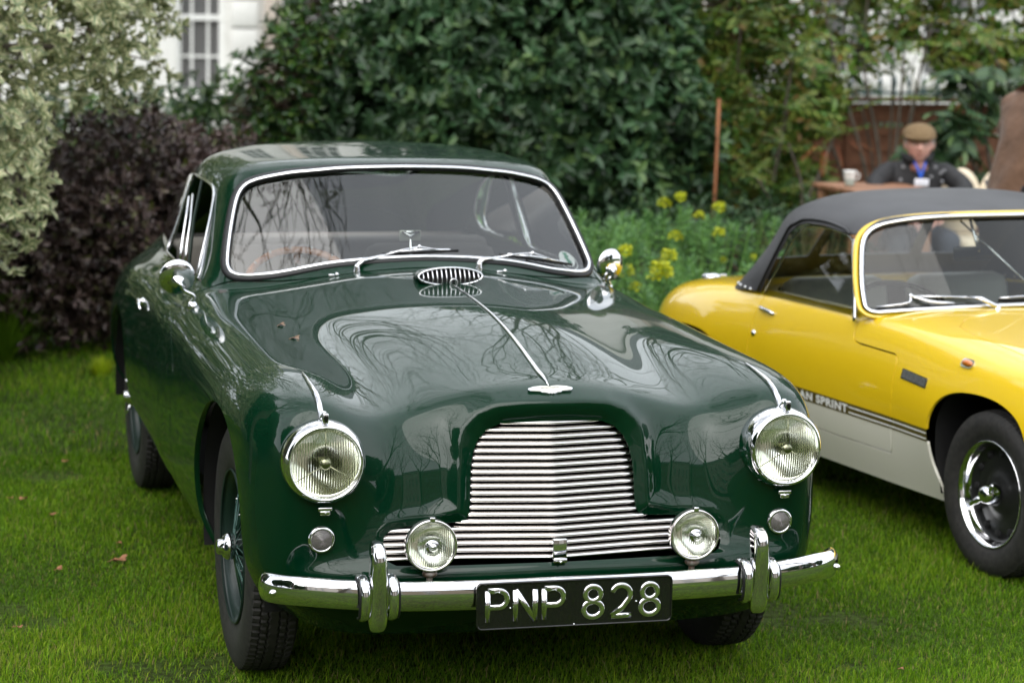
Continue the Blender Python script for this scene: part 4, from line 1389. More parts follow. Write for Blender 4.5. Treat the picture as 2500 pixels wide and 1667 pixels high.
# soft top
hx = (0, .2, .36, .48, .545)
def hr(ys, zs, side): return [(x, y, z) for x, y, z in zip(hx, ys, zs)]+list(side)
rows = [
 hr((.945, .955, .975, .995, 1.015), (1.134, 1.131, 1.120, 1.102, 1.080), [(.590, 1.01, 1.035), (.622, .99, .96), (.645, .96, .86), (.66, .93, .765)]),
 hr((1.08, 1.08, 1.09, 1.10, 1.11), (1.154, 1.151, 1.141, 1.121, 1.096), [(.597, 1.11, 1.048), (.625, 1.10, .965), (.648, 1.10, .865), (.662, 1.10, .768)]),
 hr((1.27,)*5, (1.171, 1.168, 1.157, 1.134, 1.105), [(.603, 1.27, 1.055), (.628, 1.27, .965), (.650, 1.27, .865), (.663, 1.27, .768)]),
 hr((1.47,)*5, (1.174, 1.171, 1.159, 1.134, 1.103), [(.603, 1.47, 1.050), (.630, 1.48, .96), (.651, 1.50, .86), (.664, 1.52, .764)]),
 hr((1.63, 1.63, 1.625, 1.62, 1.615), (1.156, 1.152, 1.138, 1.110, 1.078), [(.590, 1.61, 1.025), (.622, 1.63, .94), (.648, 1.66, .85), (.664, 1.69, .760)]),
 hr((1.745, 1.745, 1.735, 1.71, 1.69), (1.10, 1.098, 1.085, 1.060, 1.030), [(.575, 1.69, .98), (.612, 1.72, .905), (.642, 1.755, .83), (.661, 1.785, .752)]),
 hr((1.86, 1.858, 1.845, 1.81, 1.775), (.99, .988, .98, .962, .94), [(.560, 1.775, .90), (.60, 1.80, .85), (.632, 1.84, .795), (.650, 1.865, .745)]),
 hr((1.965, 1.962, 1.945, 1.905, 1.865), (.87, .868, .862, .852, .84), [(.552, 1.865, .82), (.588, 1.885, .79), (.615, 1.905, .765), (.632, 1.92, .745)]),
 hr((2.04, 2.035, 2.02, 1.98, 1.935), (.768, .768, .768, .766, .763), [(.548, 1.93, .758), (.578, 1.94, .752), (.600, 1.95, .747), (.614, 1.955, .743)]),
]
V, Q, N = grid_surf(rows, 4, .01)
if N[np.argmax(V[:, 2]), 2] < 0: Q = Q[:, ::-1]; N = -N
hs = Skin(V, N, Q)
hbvh = BVHTree.FromPolygons(V.tolist(), Q.tolist())
SWN = [(.90, .60), (.93, .745), (1.0, .90), (1.05, 1.00), (1.085, 1.032), (1.14, 1.048), (1.27, 1.060), (1.40, 1.056), (1.46, 1.042), (1.515, 1.005), (1.555, .93), (1.60, .84), (1.655, .745), (1.66, .60)]
hood_cut = [(.5, .5), (.5, 1.2), (.955, 1.2), (.985, 1.085), (1.03, 1.055), (1.08, 1.045)]+SWN[5:-1]+[(1.66, .5)]
m = np.abs(hs.V[:, 0]) > .53
sd = np.full(len(hs.V), 9.); sd[m] = poly_sd(hood_cut, hs.V[m, 1], hs.V[m, 2])
hs, _ = hs.split(sd)
for pol in ([(-.22, .86), (.22, .86), (.20, 1.06), (-.20, 1.06)], [(-.50, .86), (-.27, .86), (-.245, 1.05), (-.38, 1.04), (-.46, .97)], [(.50, .86), (.27, .86), (.245, 1.05), (.38, 1.04), (.46, .97)]):
    m = hs.V[:, 1] > 1.62
    sd = np.full(len(hs.V), 9.); sd[m] = poly_sd(pol, hs.V[m, 0], hs.V[m, 2]); hs, _ = hs.split(sd)
hood = hs.lip(.006).obj('soft_top', M_hood, road)
MB().tube([(x, 1.80+.10*(1-(x/.5)**2)*0+.06-(abs(x)/.5)**2*.06, .96) for x in np.linspace(-.5, .5, 9)], .001, 4).build('rear_screen_seam', M_hood, road)
# vinyl seams, studs and side windows
for sx in (-1, 1):
    def hside(y, z, off):
        h, n, _f, _d = hbvh.ray_cast(Vector((sx*3, y, z)), Vector((-sx, 0, 0)))
        if h is None: return None
        if n.x*sx < 0: n = -n
        return h+n*off
    pts = [hside(y+.012*math.copysign(1, y-1.3)*(z < 1.03), z+.012*(z > 1.0), .003) for y, z in spline(SWN[4:-1], 40)]
    pts = [p for p in pts if p]
    MB().tube(pts, .009, 8, flat=(1, .6)).build('drip_rail', M_rubber, road)
    gp = [(sx*(.655-(z-.75)*.24), y, z) for y, z in spline([(.930, .762), (.985, .88), (1.045, .985), (1.08, 1.022), (1.14, 1.038), (1.27, 1.048), (1.40, 1.044), (1.45, 1.03), (1.50, .99), (1.545, .92), (1.59, .83), (1.64, .752)], 46)]
    MB().tube(gp, .0052, 6).build('window_frame', M_chrome, road)
    b = MB(); c_ = Vector((sx*.61, 1.28, .9)); b.add([c_]+gp, [(0, i+1, i+2) for i in range(len(gp)-1)]+[(0, len(gp), 1)])
    b.build('door_glass', M_glass2, road, False)
    pst = [(sx*.674, .905, .745), (sx*.664, .925, .80), (sx*.650, .955, .88), (sx*.630, 1.0, .96), (sx*.604, 1.045, 1.025)]
    MB().tube(spline(pst, 16), .0085, 8, flat=(1.3, .8)).build('screen_pillar', M_chrome, road)
    b = MB()
    for t in np.linspace(0, 1, 5):
        y = 1.72+.20*t; z = .762+.006*t
        p = hside(y, z, .001)
        if p: b.sphere(p, .0065, 8, 6)
    b.build('stud', M_chrome, road)['kind'] = 'stuff'
    pz = hside(1.015, 1.065, .004)
    if pz: MB().sphere(pz, .012, 10, 6).build('hood_fastener', M_chrome, road)
# fittings: handle, lock, filler cap, indicator, badge plate, wipers, mirror
for sx in (-1, 1):
    p, n = e_side(1.56, .700, 0, sx)
    b = MB(); b.tube([p+n*.003+Vector((0, .055, .004)), p+n*.014+Vector((0, .03, .002)), p+n*.014+Vector((0, -.045, -.006)), p+n*.004+Vector((0, -.065, -.010))], [.008, .0085, .008, .006], 8, flat=(.9, .9))
    b.build('door_handle', M_chrome, road)
    p, n = e_side(1.62, .602, 0, sx)
    MB().lathe([(.0125, -.001), (.012, .005), (.007, .008), (0, .008)], 16, frame(p, n)).build('door_lock', M_chrome, road)
    p, n = e_side(.168, .700, 0, sx)
    MI = frame(p, n, (0, 1, 0))
    b = MB().prism(rrect(.072, .034, .015), -.004, .005, MI).build('side_indicator', M_chrome, road)
    MB().sphere((0, 0, .004), (.031, .0125, .013), 14, 8, M=MI).build('lens', mat('amber_lens', (.50, .14, .015), rough=.12, coat=1) if 'amber_lens' not in MATS else MATS['amber_lens'], b)
    p, n = e_side(.45, .607, 0, sx)
    MP = frame(p, n, (0, -1, -.07) if sx < 0 else (0, 1, .07))
    b = MB().prism(rrect(.172, .036, .003), -.003, .003, MP).build('builder_plate', M_chrome_worn, road)
    MB().prism(rrect(.160, .028, .002), .003, .0036, MP).build('plate_face', mat('plate_grey', (.12, .125, .12), rough=.35, metal=.6, noise=(90, (.22, .22, .21), 4)) if 'plate_grey' not in MATS else MATS['plate_grey'], b)
q, n = e_top(-.42, 2.52)
b = MB(); b.lathe([(.040, -.005), (.040, .014), (.034, .022), (0, .024)], 24, frame(q, (0, 0, 1))); b.box(q+Vector((.055, .0, .012)), (.03, .018, .014), bev=.003)
b.build('fuel_cap', M_chrome, road)
def e_wiper(piv, elbow, joint, b0, b1):
    piv, elbow, joint, b0, b1 = map(Vector, (piv, elbow, joint, b0, b1))
    a = MB(); a.lathe([(.011, -.03), (.010, .004), (.0, .006)], 14, frame(piv, (0, -.3, 1)))
    a.tube([piv+Vector((.0, 0, .0)), piv*.45+elbow*.55+Vector((0, 0, .012)), elbow], [.012, .0105, .008], 8, flat=(1, .7)); a.tube([elbow, joint], .0056, 6, flat=(1.4, .7)); a.sphere(joint, .0095, 8, 6)
    arm = a.build('wiper', M_chrome, road)
    m_ = (b0+b1)/2; up = Vector((0, -.006, .010))
    b = MB(); b.tube(spline([b0, b0*.6+b1*.4+up, joint, b0*.3+b1*.7+up, b1], 12), .0046, 6, flat=(1.4, .7)); b.build('blade_holder', M_chrome, arm)
    MB().tube([b0+Vector((0, .006, -.008)), m_+Vector((0, .004, -.012)), b1+Vector((0, .006, -.008))], .004, 6, flat=(.6, 1.3)).build('wiper_blade', M_rubber, arm)
def ew(x, z, o=.014): return (x, EWy(x, z)-o, z)
e_wiper((-.23, .648, .816), ew(-.31, .845), ew(-.505, .846), ew(-.630, .806), ew(-.365, .826))
e_wiper((.25, .648, .816), ew(.17, .845), ew(-.02, .850), ew(-.19, .842), ew(.11, .832))
b = MB(); b.box(ew(-.19, .985, -.05), (.17, .018, .052), bev=.008)
im = b.build('interior_mirror', M_blackgloss, road)
MB().tube([ew(-.17, 1.105, -.01), ew(-.17, .99, -.04)], .006, 6).build('mirror_stem', M_chrome, im)
MB().tube([ew(-.205, 1.10, -.02), ew(.02, .82, -.02)], .004, 6).build('steady_rod', M_chrome, road)
# nose: dark air intake and slim chrome bumper
MB().tube([(x, -.755+.16*(x/.62)**2*abs(x/.62), .395) for x in np.linspace(-.62, .62, 25)], .024, 10, flat=(.7, 1)).build('bumper', M_chrome, road)
MB().box((0, -.66, .33), (.80, .10, .10), bev=.03).build('nose_mouth', M_black, road)
MB().box((0, -.52, .27), (1.10, .30, .03), bev=.01).build('undertray', M_black, road)
# cabin
b = MB(); b.box((0, .92, .755), (1.24, .24, .05), bev=.02); b.box((0, 1.02, .68), (1.24, .04, .16)); b.build('dashboard', M_blackgloss, road)
b = MB(); b.box((0, 1.3, .22), (1.28, 1.9, .04)); b.box((0, 1.86, .56), (1.2, .04, .40)); b.box((0, .62, .5), (1.2, .04, .5)); b.box((0, 0, .35), (.9, 1.1, .05)); b.build('floor_pan', M_black, road)
for sx in (-1, 1):
    for (pol) in (EA1, EA2):
        P = [(y, z) for y, z in pol if z > .21]; V_ = []; F_ = []
        for y, z in P: V_ += [(sx*.675, y, z), (sx*.42, y, z)]
        for i in range(len(P)-1): F_.append((2*i, 2*i+1, 2*i+3, 2*i+2))
        F_.append(tuple(2*i+1 for i in range(len(P)))); MB().add(V_, F_).build('wheel_arch_liner', M_black, road)
for sx in (-1, 1):
    s1 = MB(); s1.box((sx*.29, 1.50, .36), (.46, .50, .16), bev=.05)
    Ms = Matrix.Translation((sx*.29, 1.66, .55)) @ Matrix.Rotation(R(-14), 4, 'X')
    s1.box((0, 0, 0), (.46, .13, .52), Ms, bev=.055)
    s1.build('seat', M_grey_leather, road)
SM2 = frame(Vector((-.30, 1.14, .745)), (0, -.45, .9), (1, 0, 0))
sw2 = MB().tube([SM2 @ Vector((.185*math.cos(a), .185*math.sin(a), 0)) for a in np.linspace(0, 2*math.pi, 49)[:-1]], .011, 8, closed=True).build('steering_wheel', M_blackgloss, road)
b = MB()
for a in (0, 180, 270): b.tube([SM2 @ Vector((0, 0, -.02)), SM2 @ Vector((.18*math.cos(R(a)), .18*math.sin(R(a)), 0))], .009, 6)
b.tube([SM2 @ Vector((0, 0, 0)), SM2 @ Vector((0, 0, -.3))], .018, 8); b.build('spoke', M_blackgloss, sw2)
# wheels
TV2, TF2 = tyre_mesh(.287, .160, .176, .005)
me_t2 = flat_tread(new_mesh('tyre', TV2, np.array(TF2), M_tyre), .272, .066)
M_steel = mat('black_steel', (.012, .012, .012), rough=.33)
def e_wheel():
    root = bpy.data.objects.new('wheel', None); COL.objects.link(root)
    link(bpy.data.objects.new('tyre', me_t2), root)
    b = MB(); b.lathe([(.170, .046), (.176, .068), (.180, .070), (.182, .066), (.180, .058)], 72, RX); b.lathe([(.164, .030), (.167, .036), (.170, .046)], 72, RX); b.build('rim_trim', M_chrome, root)
    b = MB(); b.lathe([(0, .040), (.05, .040), (.070, .030), (.095, .018), (.122, .024), (.145, .012), (.163, .030)], 60, RX); b.build('wheel_disc', M_steel, root)
    for q in range(12):
        a = 2*math.pi*q/12
        MB().lathe([(0, .004), (.013, .003), (.014, -.004)], 14, frame(Vector((.024, .137*math.cos(a), .137*math.sin(a))), (1, 0, 0))).build('dark_hole_cap', M_black, root)  # no opening is cut: black caps stand in for the dark inside
    b = MB(); b.lathe([(0, .100), (.016, .099), (.026, .092), (.032, .080), (.036, .062), (.040, .044)], 32, RX)
    for q in (0, 1):
        a = R(35)+q*math.pi
        d = Vector((0, math.cos(a), math.sin(a)))
        b.tube([Vector((.078, 0, 0))+d*.022, Vector((.088, 0, 0))+d*.05, Vector((.098, 0, 0))+d*.078], [.014, .012, .007], 8, flat=(1, .7), up=Vector((1, 0, 0)))
    b.build('spinner', M_chrome, root)
    return root
we = e_wheel()
for i, (x, y, sx) in enumerate(((-.605, 0, -1), (.605, 0, 1), (-.605, 2.134, -1), (.605, 2.134, 1))):
    w = we if i == 0 else copy_tree(we)
    w.parent = road; w.location = (x, y, .284)
    w.rotation_euler = (R(50*i), 0, R(180)) if sx < 0 else (R(33*i), 0, 0)

# ================================================================== THE PLACE
def noise2(x, y, seed=0, oct=4, base=1.0):
    r = np.random.default_rng(seed); v = np.zeros_like(x, dtype=float); a = 1.0; tot = 0
    for o in range(oct):
        for _ in range(3):
            th = r.uniform(0, 2*math.pi); f_ = base*2**o*r.uniform(.8, 1.3); ph = r.uniform(0, 6.28)
            v += a*np.sin((x*math.cos(th)+y*math.sin(th))*f_+ph+1.3*np.sin((x*math.sin(th)-y*math.cos(th))*f_*.7+ph*2))
        tot += 3*a; a *= .55
    return v/tot
def ground_z(x, y): return .012*noise2(x, y, 5, 3, 1.1)-.004
WORN = [(-1.12, 1.20, .10), (-.99, 1.06, .06), (-1.33, 1.9, .10), (-1.20, .55, .07), (-.86, .30, .06), (1.9, 1.0, .10), (1.25, .1, .08), (-1.05, 2.75, .10), (-1.2, 3.3, .12), (1.0, -.35, .05)]
def mud(x, y):
    m = .8*noise2(x, y, 11, 4, 3.2)+.45*noise2(x, y, 12, 3, 9.0)-.06; k = .55+.6*noise2(x, y, 13, 3, 14.0)
    for a, b, r_ in WORN: m = m+.75*np.exp(-((x-a)**2/(r_*1.5)**2+(y-b)**2/r_**2))*k
    return m
# lawn: one sheet to the horizon, finer close by
def graded(a, b, n, far):
    c = np.linspace(a, b, n)
    return np.concatenate([[-far, -60, -25], c, [25, 60, far]])
gx_ = graded(-7, 10, 150, 250); gy_ = graded(-9, 14, 190, 250)
X, Y = np.meshgrid(gx_, gy_)
Z = np.where((np.abs(X) < 20) & (np.abs(Y) < 20), ground_z(X, Y), -.004)
V = np.stack([X.ravel(), Y.ravel(), Z.ravel()], 1); nx = len(gx_)
i_, j_ = np.meshgrid(np.arange(nx-1), np.arange(len(gy_)-1)); a_ = (j_*nx+i_).ravel()
Q = np.stack([a_, a_+1, a_+nx+1, a_+nx], 1)
def lawn_mat():
    m = bpy.data.materials.new('lawn'); m.use_nodes = True; nt = m.node_tree; b = nt.nodes['Principled BSDF']
    tc = nt.nodes.new('ShaderNodeTexCoord'); lk = nt.links.new
    n1 = nt.nodes.new('ShaderNodeTexNoise'); n1.inputs['Scale'].default_value = .9; n1.inputs['Detail'].default_value = 6
    n2 = nt.nodes.new('ShaderNodeTexNoise'); n2.inputs['Scale'].default_value = 42; n2.inputs['Detail'].default_value = 6
    r1 = nt.nodes.new('ShaderNodeValToRGB'); r1.color_ramp.elements[0].position = .36; r1.color_ramp.elements[0].color = (.034, .050, .010, 1)
    r1.color_ramp.elements[1].position = .62; r1.color_ramp.elements[1].color = (.048, .085, .010, 1)
    r2 = nt.nodes.new('ShaderNodeValToRGB'); r2.color_ramp.elements[0].position = .42; r2.color_ramp.elements[0].color = (.35, .28, .20, 1)
    r2.color_ramp.elements[1].position = .58; r2.color_ramp.elements[1].color = (1, 1, 1, 1)
    mx = nt.nodes.new('ShaderNodeMixRGB'); mx.blend_type = 'MULTIPLY'; mx.inputs['Fac'].default_value = .75
    lk(tc.outputs['Object'], n1.inputs['Vector']); lk(tc.outputs['Object'], n2.inputs['Vector'])
    lk(n1.outputs['Fac'], r1.inputs['Fac']); lk(n2.outputs['Fac'], r2.inputs['Fac'])
    lk(r1.outputs['Color'], mx.inputs['Color1']); lk(r2.outputs['Color'], mx.inputs['Color2']); lk(mx.outputs['Color'], b.inputs['Base Color'])
    b.inputs['Roughness'].default_value = .95; b.inputs['Specular IOR Level'].default_value = .15
    bp = nt.nodes.new('ShaderNodeBump'); bp.inputs['Strength'].default_value = .9; bp.inputs['Distance'].default_value = .02
    lk(n2.outputs['Fac'], bp.inputs['Height']); lk(bp.outputs['Normal'], b.inputs['Normal'])
    return m
props(mobj('lawn', V, Q, lawn_mat()), kind='structure')

# grass blades
def attr_ramp_mat(name, attr, stops, rough=.5, trans=.3, spec=.3):
    m = bpy.data.materials.new(name); m.use_nodes = True; nt = m.node_tree; nt.nodes.clear(); lk = nt.links.new
    out = nt.nodes.new('ShaderNodeOutputMaterial'); pb = nt.nodes.new('ShaderNodeBsdfPrincipled'); tr = nt.nodes.new('ShaderNodeBsdfTranslucent')
    mx = nt.nodes.new('ShaderNodeMixShader'); mx.inputs['Fac'].default_value = trans
    at = nt.nodes.new('ShaderNodeAttribute'); at.attribute_name = attr
    cr = nt.nodes.new('ShaderNodeValToRGB'); el = cr.color_ramp.elements
    el[0].position = stops[0][0]; el[0].color = (*stops[0][1], 1); el[1].position = stops[-1][0]; el[1].color = (*stops[-1][1], 1)
    for p, c in stops[1:-1]:
        e = el.new(p); e.color = (*c, 1)
    lk(at.outputs['Fac'], cr.inputs['Fac']); lk(cr.outputs['Color'], pb.inputs['Base Color']); lk(cr.outputs['Color'], tr.inputs['Color'])
    pb.inputs['Roughness'].default_value = rough; pb.inputs['Specular IOR Level'].default_value = spec
    lk(pb.outputs['BSDF'], mx.inputs[1]); lk(tr.outputs['BSDF'], mx.inputs[2]); lk(mx.outputs['Shader'], out.inputs['Surface'])
    return m
M_grass = attr_ramp_mat('grass_blades', 'tint', [(0, (.034, .080, .004)), (.30, (.082, .190, .006)), (.60, (.155, .300, .010)), (.82, (.31, .43, .025)), (.93, (.22, .21, .055)), (1, (.32, .25, .12))], rough=.5, trans=.35, spec=.16)
def grass(name, n, x0, x1, y0, y1, h0, h1, w, fade=None, label=None):
    r = rng
    x = r.uniform(x0, x1, n*2); y = r.uniform(y0, y1, n*2)
    mu_ = mud(x, y)
    keep = r.uniform(0, 1, n*2) < np.clip(1.15-1.9*np.clip(mu_-.26, 0, 1)*2.4, .14, 1)
    if fade is not None: keep &= r.uniform(0, 1, n*2) < fade(x, y)
    # nothing grows where tyres stand
    x, y = x[keep][:n], y[keep][:n]; n = len(x)
    mu_ = mud(x, y); cl = noise2(x, y, 21, 4, 3.0)
    z = ground_z(x, y)
    h = r.uniform(h0, h1, n)*(1+.45*cl)*np.clip(1-.5*np.clip(mu_-.1, 0, 1), .4, 1)
    # blades lie over in patches
    la = 2.2*noise2(x, y, 31, 3, 2.2)+r.normal(0, 2.0, n); lean = np.clip(.62+.35*noise2(x, y, 33, 3, 4)+r.normal(0, .36, n), .05, 1.35)
    dx, dy = np.cos(la), np.sin(la); fa = r.uniform(0, 2*math.pi, n); wx, wy = np.cos(fa)*w/2, np.sin(fa)*w/2
    ww = r.uniform(.7, 1.3, n); wx *= ww; wy *= ww
    hx1 = h*.5*np.sin(lean*.6); hz1 = h*.5*np.cos(lean*.6); hx2 = hx1+h*.55*np.sin(lean*1.35); hz2 = hz1+h*.55*np.maximum(.05, np.cos(lean*1.35))
    V = np.empty((n, 5, 3), np.float32)
    V[:, 0] = np.stack([x-wx, y-wy, z-.004], 1); V[:, 1] = np.stack([x+wx, y+wy, z-.004], 1)
    V[:, 2] = np.stack([x+dx*hx1+wx*.8, y+dy*hx1+wy*.8, z+hz1], 1); V[:, 3] = np.stack([x+dx*hx1-wx*.8, y+dy*hx1-wy*.8, z+hz1], 1)
    V[:, 4] = np.stack([x+dx*hx2, y+dy*hx2, z+hz2], 1)
    b = np.arange(n)*5
    T = np.concatenate([np.stack([b, b+1, b+2], 1), np.stack([b, b+2, b+3], 1), np.stack([b+3, b+2, b+4], 1)])
    o = mobj(name, V.reshape(-1, 3), T, M_grass)
    tint = np.clip(.44+.36*cl+.20*noise2(x, y, 41, 3, .9)+r.normal(0, .19, n), 0, .88)
    straw = r.uniform(0, 1, n) < .055+.08*np.clip(mu_, 0, 1)
    tint = tint+.0
    tint[straw] = r.uniform(.92, 1, straw.sum())
    a = o.data.attributes.new('tint', 'FLOAT', 'POINT')
    a.data.foreach_set('value', np.clip(np.repeat(tint, 5)+np.tile([-.22, -.22, 0, 0, .12], n)*(np.repeat(tint, 5) < .88), 0, 1).astype(np.float32))
    return props(o, label or 'short trodden green grass with straw bits and small muddy patches', 'grass', kind='stuff')
def edge_(x, y):
    # the thick sward thins out softly into the coarser one round it
    return sstep(-2.1, -1.55, x)*(1-sstep(2.2, 2.9, x))*sstep(-1.4, -.9, y)
def vis(x, y):
    # nearer ground carries more blades; beyond the picture only a little for reflections
    inn = (x > -1.75+.0*y) & (x < 1.95+.25*(y+1))
    return np.where(inn, 1.0, .16)
grass('grass', 300000, -2.1, 2.9, -1.4, 3.2, .015, .033, .0025, lambda x, y: edge_(x, y)*np.where((np.abs(x) < .55) & (y > .5) & (y < 2.6), .12, 1.))
grass('grass', 90000, -5.0, 6.0, -3.2, 6.4, .018, .036, .0048, lambda x, y: np.clip(1-edge_(x, y), 0, 1)*np.where(y > 2.9, .45, 1), 'lawn grass just outside the picture, beside the cars')
grass('grass', 15000, -1.75, 2.5, -1.05, 3.2, .034, .058, .0030, lambda x, y: vis(x, y)*np.clip(.35+1.6*noise2(x, y, 61, 4, 2.6), .05, 1), 'longer stray blades standing out of the short lawn')
grass('grass', 85000, -3.6, 4.2, 3.0, 6.6, .026, .050, .0042, lambda x, y: np.where((x < .3) | (x > 1.0), 1., .5), 'longer grass in front of the shrubs at the back of the lawn')
grass('grass', 40000, -6.0, 6.0, -7.5, -2.4, .022, .045, .0048, None, 'lawn grass in front of the two parked cars')

# fallen leaves on the lawn
M_dead = mat('dead_leaf', (.34, .15, .075), rough=.7, noise=(30, (.20, .085, .04), 4))
def dead_leaf(x, y, s, rz, label, hh=.022):
    b = MB(); r = random.Random(int(x*1000+y*77)); P = []
    for i in range(18):
        a = 2*math.pi*i/18; rad = s*(.55+.42*abs(math.cos(2.5*a))+.12*r.random()); P.append((rad*math.cos(a), rad*math.sin(a)*.72, .25*s*math.sin(2*a+1)+.18*s*(r.random()-.5)))
    V = [(0, 0, 0)]+P; F = [(0, 1+i, 1+(i+1) % 18) for i in range(18)]
    b.add(V, F); b.tube([(0, 0, 0), (-s*.9, .05*s, .1*s), (-s*1.5, .2*s, .02*s)], .0012, 4)
    o = b.build('fallen_leaf', M_dead, None, False)
    o.location = (x, y, float(ground_z(np.array([x]), np.array([y]))[0])+hh); o.rotation_euler = (R(r.uniform(-15, 15)), R(r.uniform(-15, 15)), rz)
    return props(o, label, 'leaf', 'dead leaves lying on the lawn')
for x, y, s, rz, lb in ((-.939, 1.274, .030, .4, 'large curled tan dead leaf on the grass left of the front wheel'),
    (-1.186, 2.307, .022, 2., 'reddish dead leaf far left on the lawn, beside a smaller scrap'), (-.915, 1.511, .013, 1., 'small pale dead leaf just behind the large curled one'),
    (-1.102, 2.022, .014, 3., 'small brown dead leaf on the trodden patch left of the car'), (-1.147, 1.173, .015, .8, 'dead leaf lying on the bare muddy patch left of the car'),
    (-.977, 2.998, .016, 2.4, 'dead leaf near the rear wheel of the green car'), (-.885, 3.615, .016, 1.2, 'farthest dead leaf, beyond the rear wheel of the green car'),
    (-1.322, .468, .013, .2, 'rust coloured dead leaf in the near left corner of the lawn'), (-1.23, 2.32, .010, .2, 'scrap of reddish leaf beside the larger reddish one'),
    (1.11, -.451, .010, .6, 'tiny straw coloured leaf on the grass at the lower right')):
    dead_leaf(x, y, s, rz, lb)
for x, y, s_, rz, lb in ((-.557, .36, .015, .9, 'dry leaf lying on the green bonnet, nearer the windscreen'), (-.552, .150, .015, .5, 'dry leaf lying on the green bonnet, nearer the headlight')):
    q, _n = top_at(x, y); o = dead_leaf(x, y, s_, rz, lb, 0); o.location = q+Vector((0, 0, .004)); o.data.materials[0] = MATS.get('old_leaf') or mat('old_leaf', (.13, .075, .045), rough=.8, noise=(40, (.20, .14, .10), 3)); o.rotation_euler = (0, R(-8), rz); o['group'] = 'dry leaves on the bonnet'
M_bark = mat('bark', (.075, .060, .045), rough=.9, noise=(14, (.13, .11, .085), 6), bump=(40, .6, .01))
M_bark_pale = mat('bark_pale', (.16, .15, .12), rough=.9, noise=(6, (.09, .085, .065), 6), bump=(25, .6, .02))

# ------------------------------------------------------------------ lapped timber fence
M_fence = mat('fence_wood', (.17, .070, .038), rough=.8, noise=(7, (.25, .11, .06), 6), bump=(60, .3, .004))
FY = 9.75
me_board = None
for p in range(5):
    x0 = 2.9+p*1.86
    f = thing('timber_fence_panel', 'red-brown lapped timber fence panel, ' + ['leftmost, hidden deep behind the dark bush', 'second from the left, behind the winter shrub with red leaves', 'behind the seated man in the flat cap', 'right of the seated man, behind the drooping evergreen', 'rightmost, behind the person in the brown coat'][p], 'fence', (x0, FY, 0))
    for k in range(10):
        if me_board is None:
            b = MB(); b.box((.90, 0, 0), (1.80, .014, .125)); me_board = new_mesh('board', np.concatenate(b.V), b.F, M_fence, smooth=False)
        o = bpy.data.objects.new('board', me_board); link(o, f)
        o.location = (rnd.uniform(-.01, .01), rnd.uniform(-.003, .003), .09+k*.108); o.rotation_euler = (R(-7), R(rnd.uniform(-.5, .5)), 0)
    b = MB(); b.box((-.03, 0, .60), (.07, .07, 1.22), bev=.006); b.build('post', M_fence, f)
    b = MB(); b.box((.90, -.02, 1.155), (1.86, .06, .03), bev=.004); b.build('cap_rail', M_fence, f)
    for q in (.45, 1.35): MB().box((q, -.022, .6), (.035, .02, 1.08)).build('batten', M_fence, f)
# ------------------------------------------------------------------ iron railings beyond the fence
M_iron = mat('painted_iron', (.010, .045, .048), rough=.5)
ra = thing('iron_railing', 'dark teal iron railing with spear tips seen over the top of the fence', 'railing', (4.5, 12.0, 0))
me_bar = None
for k in range(56):
    if me_bar is None:
        b = MB(); b.tube([(0, 0, 0), (0, 0, 1.16)], .011, 6); b.tube([(0, 0, 1.14), (0, 0, 1.18), (0, 0, 1.26)], [.008, .020, .001], 6)
        me_bar = new_mesh('railing_bar', np.concatenate(b.V), b.F, M_iron)
    o = bpy.data.objects.new('railing_bar', me_bar); link(o, ra); o.location = (k*.13, 0, 0)
for z in (.12, 1.10): MB().box((3.6, 0, z), (7.3, .035, .02)).build('rail', M_iron, ra)
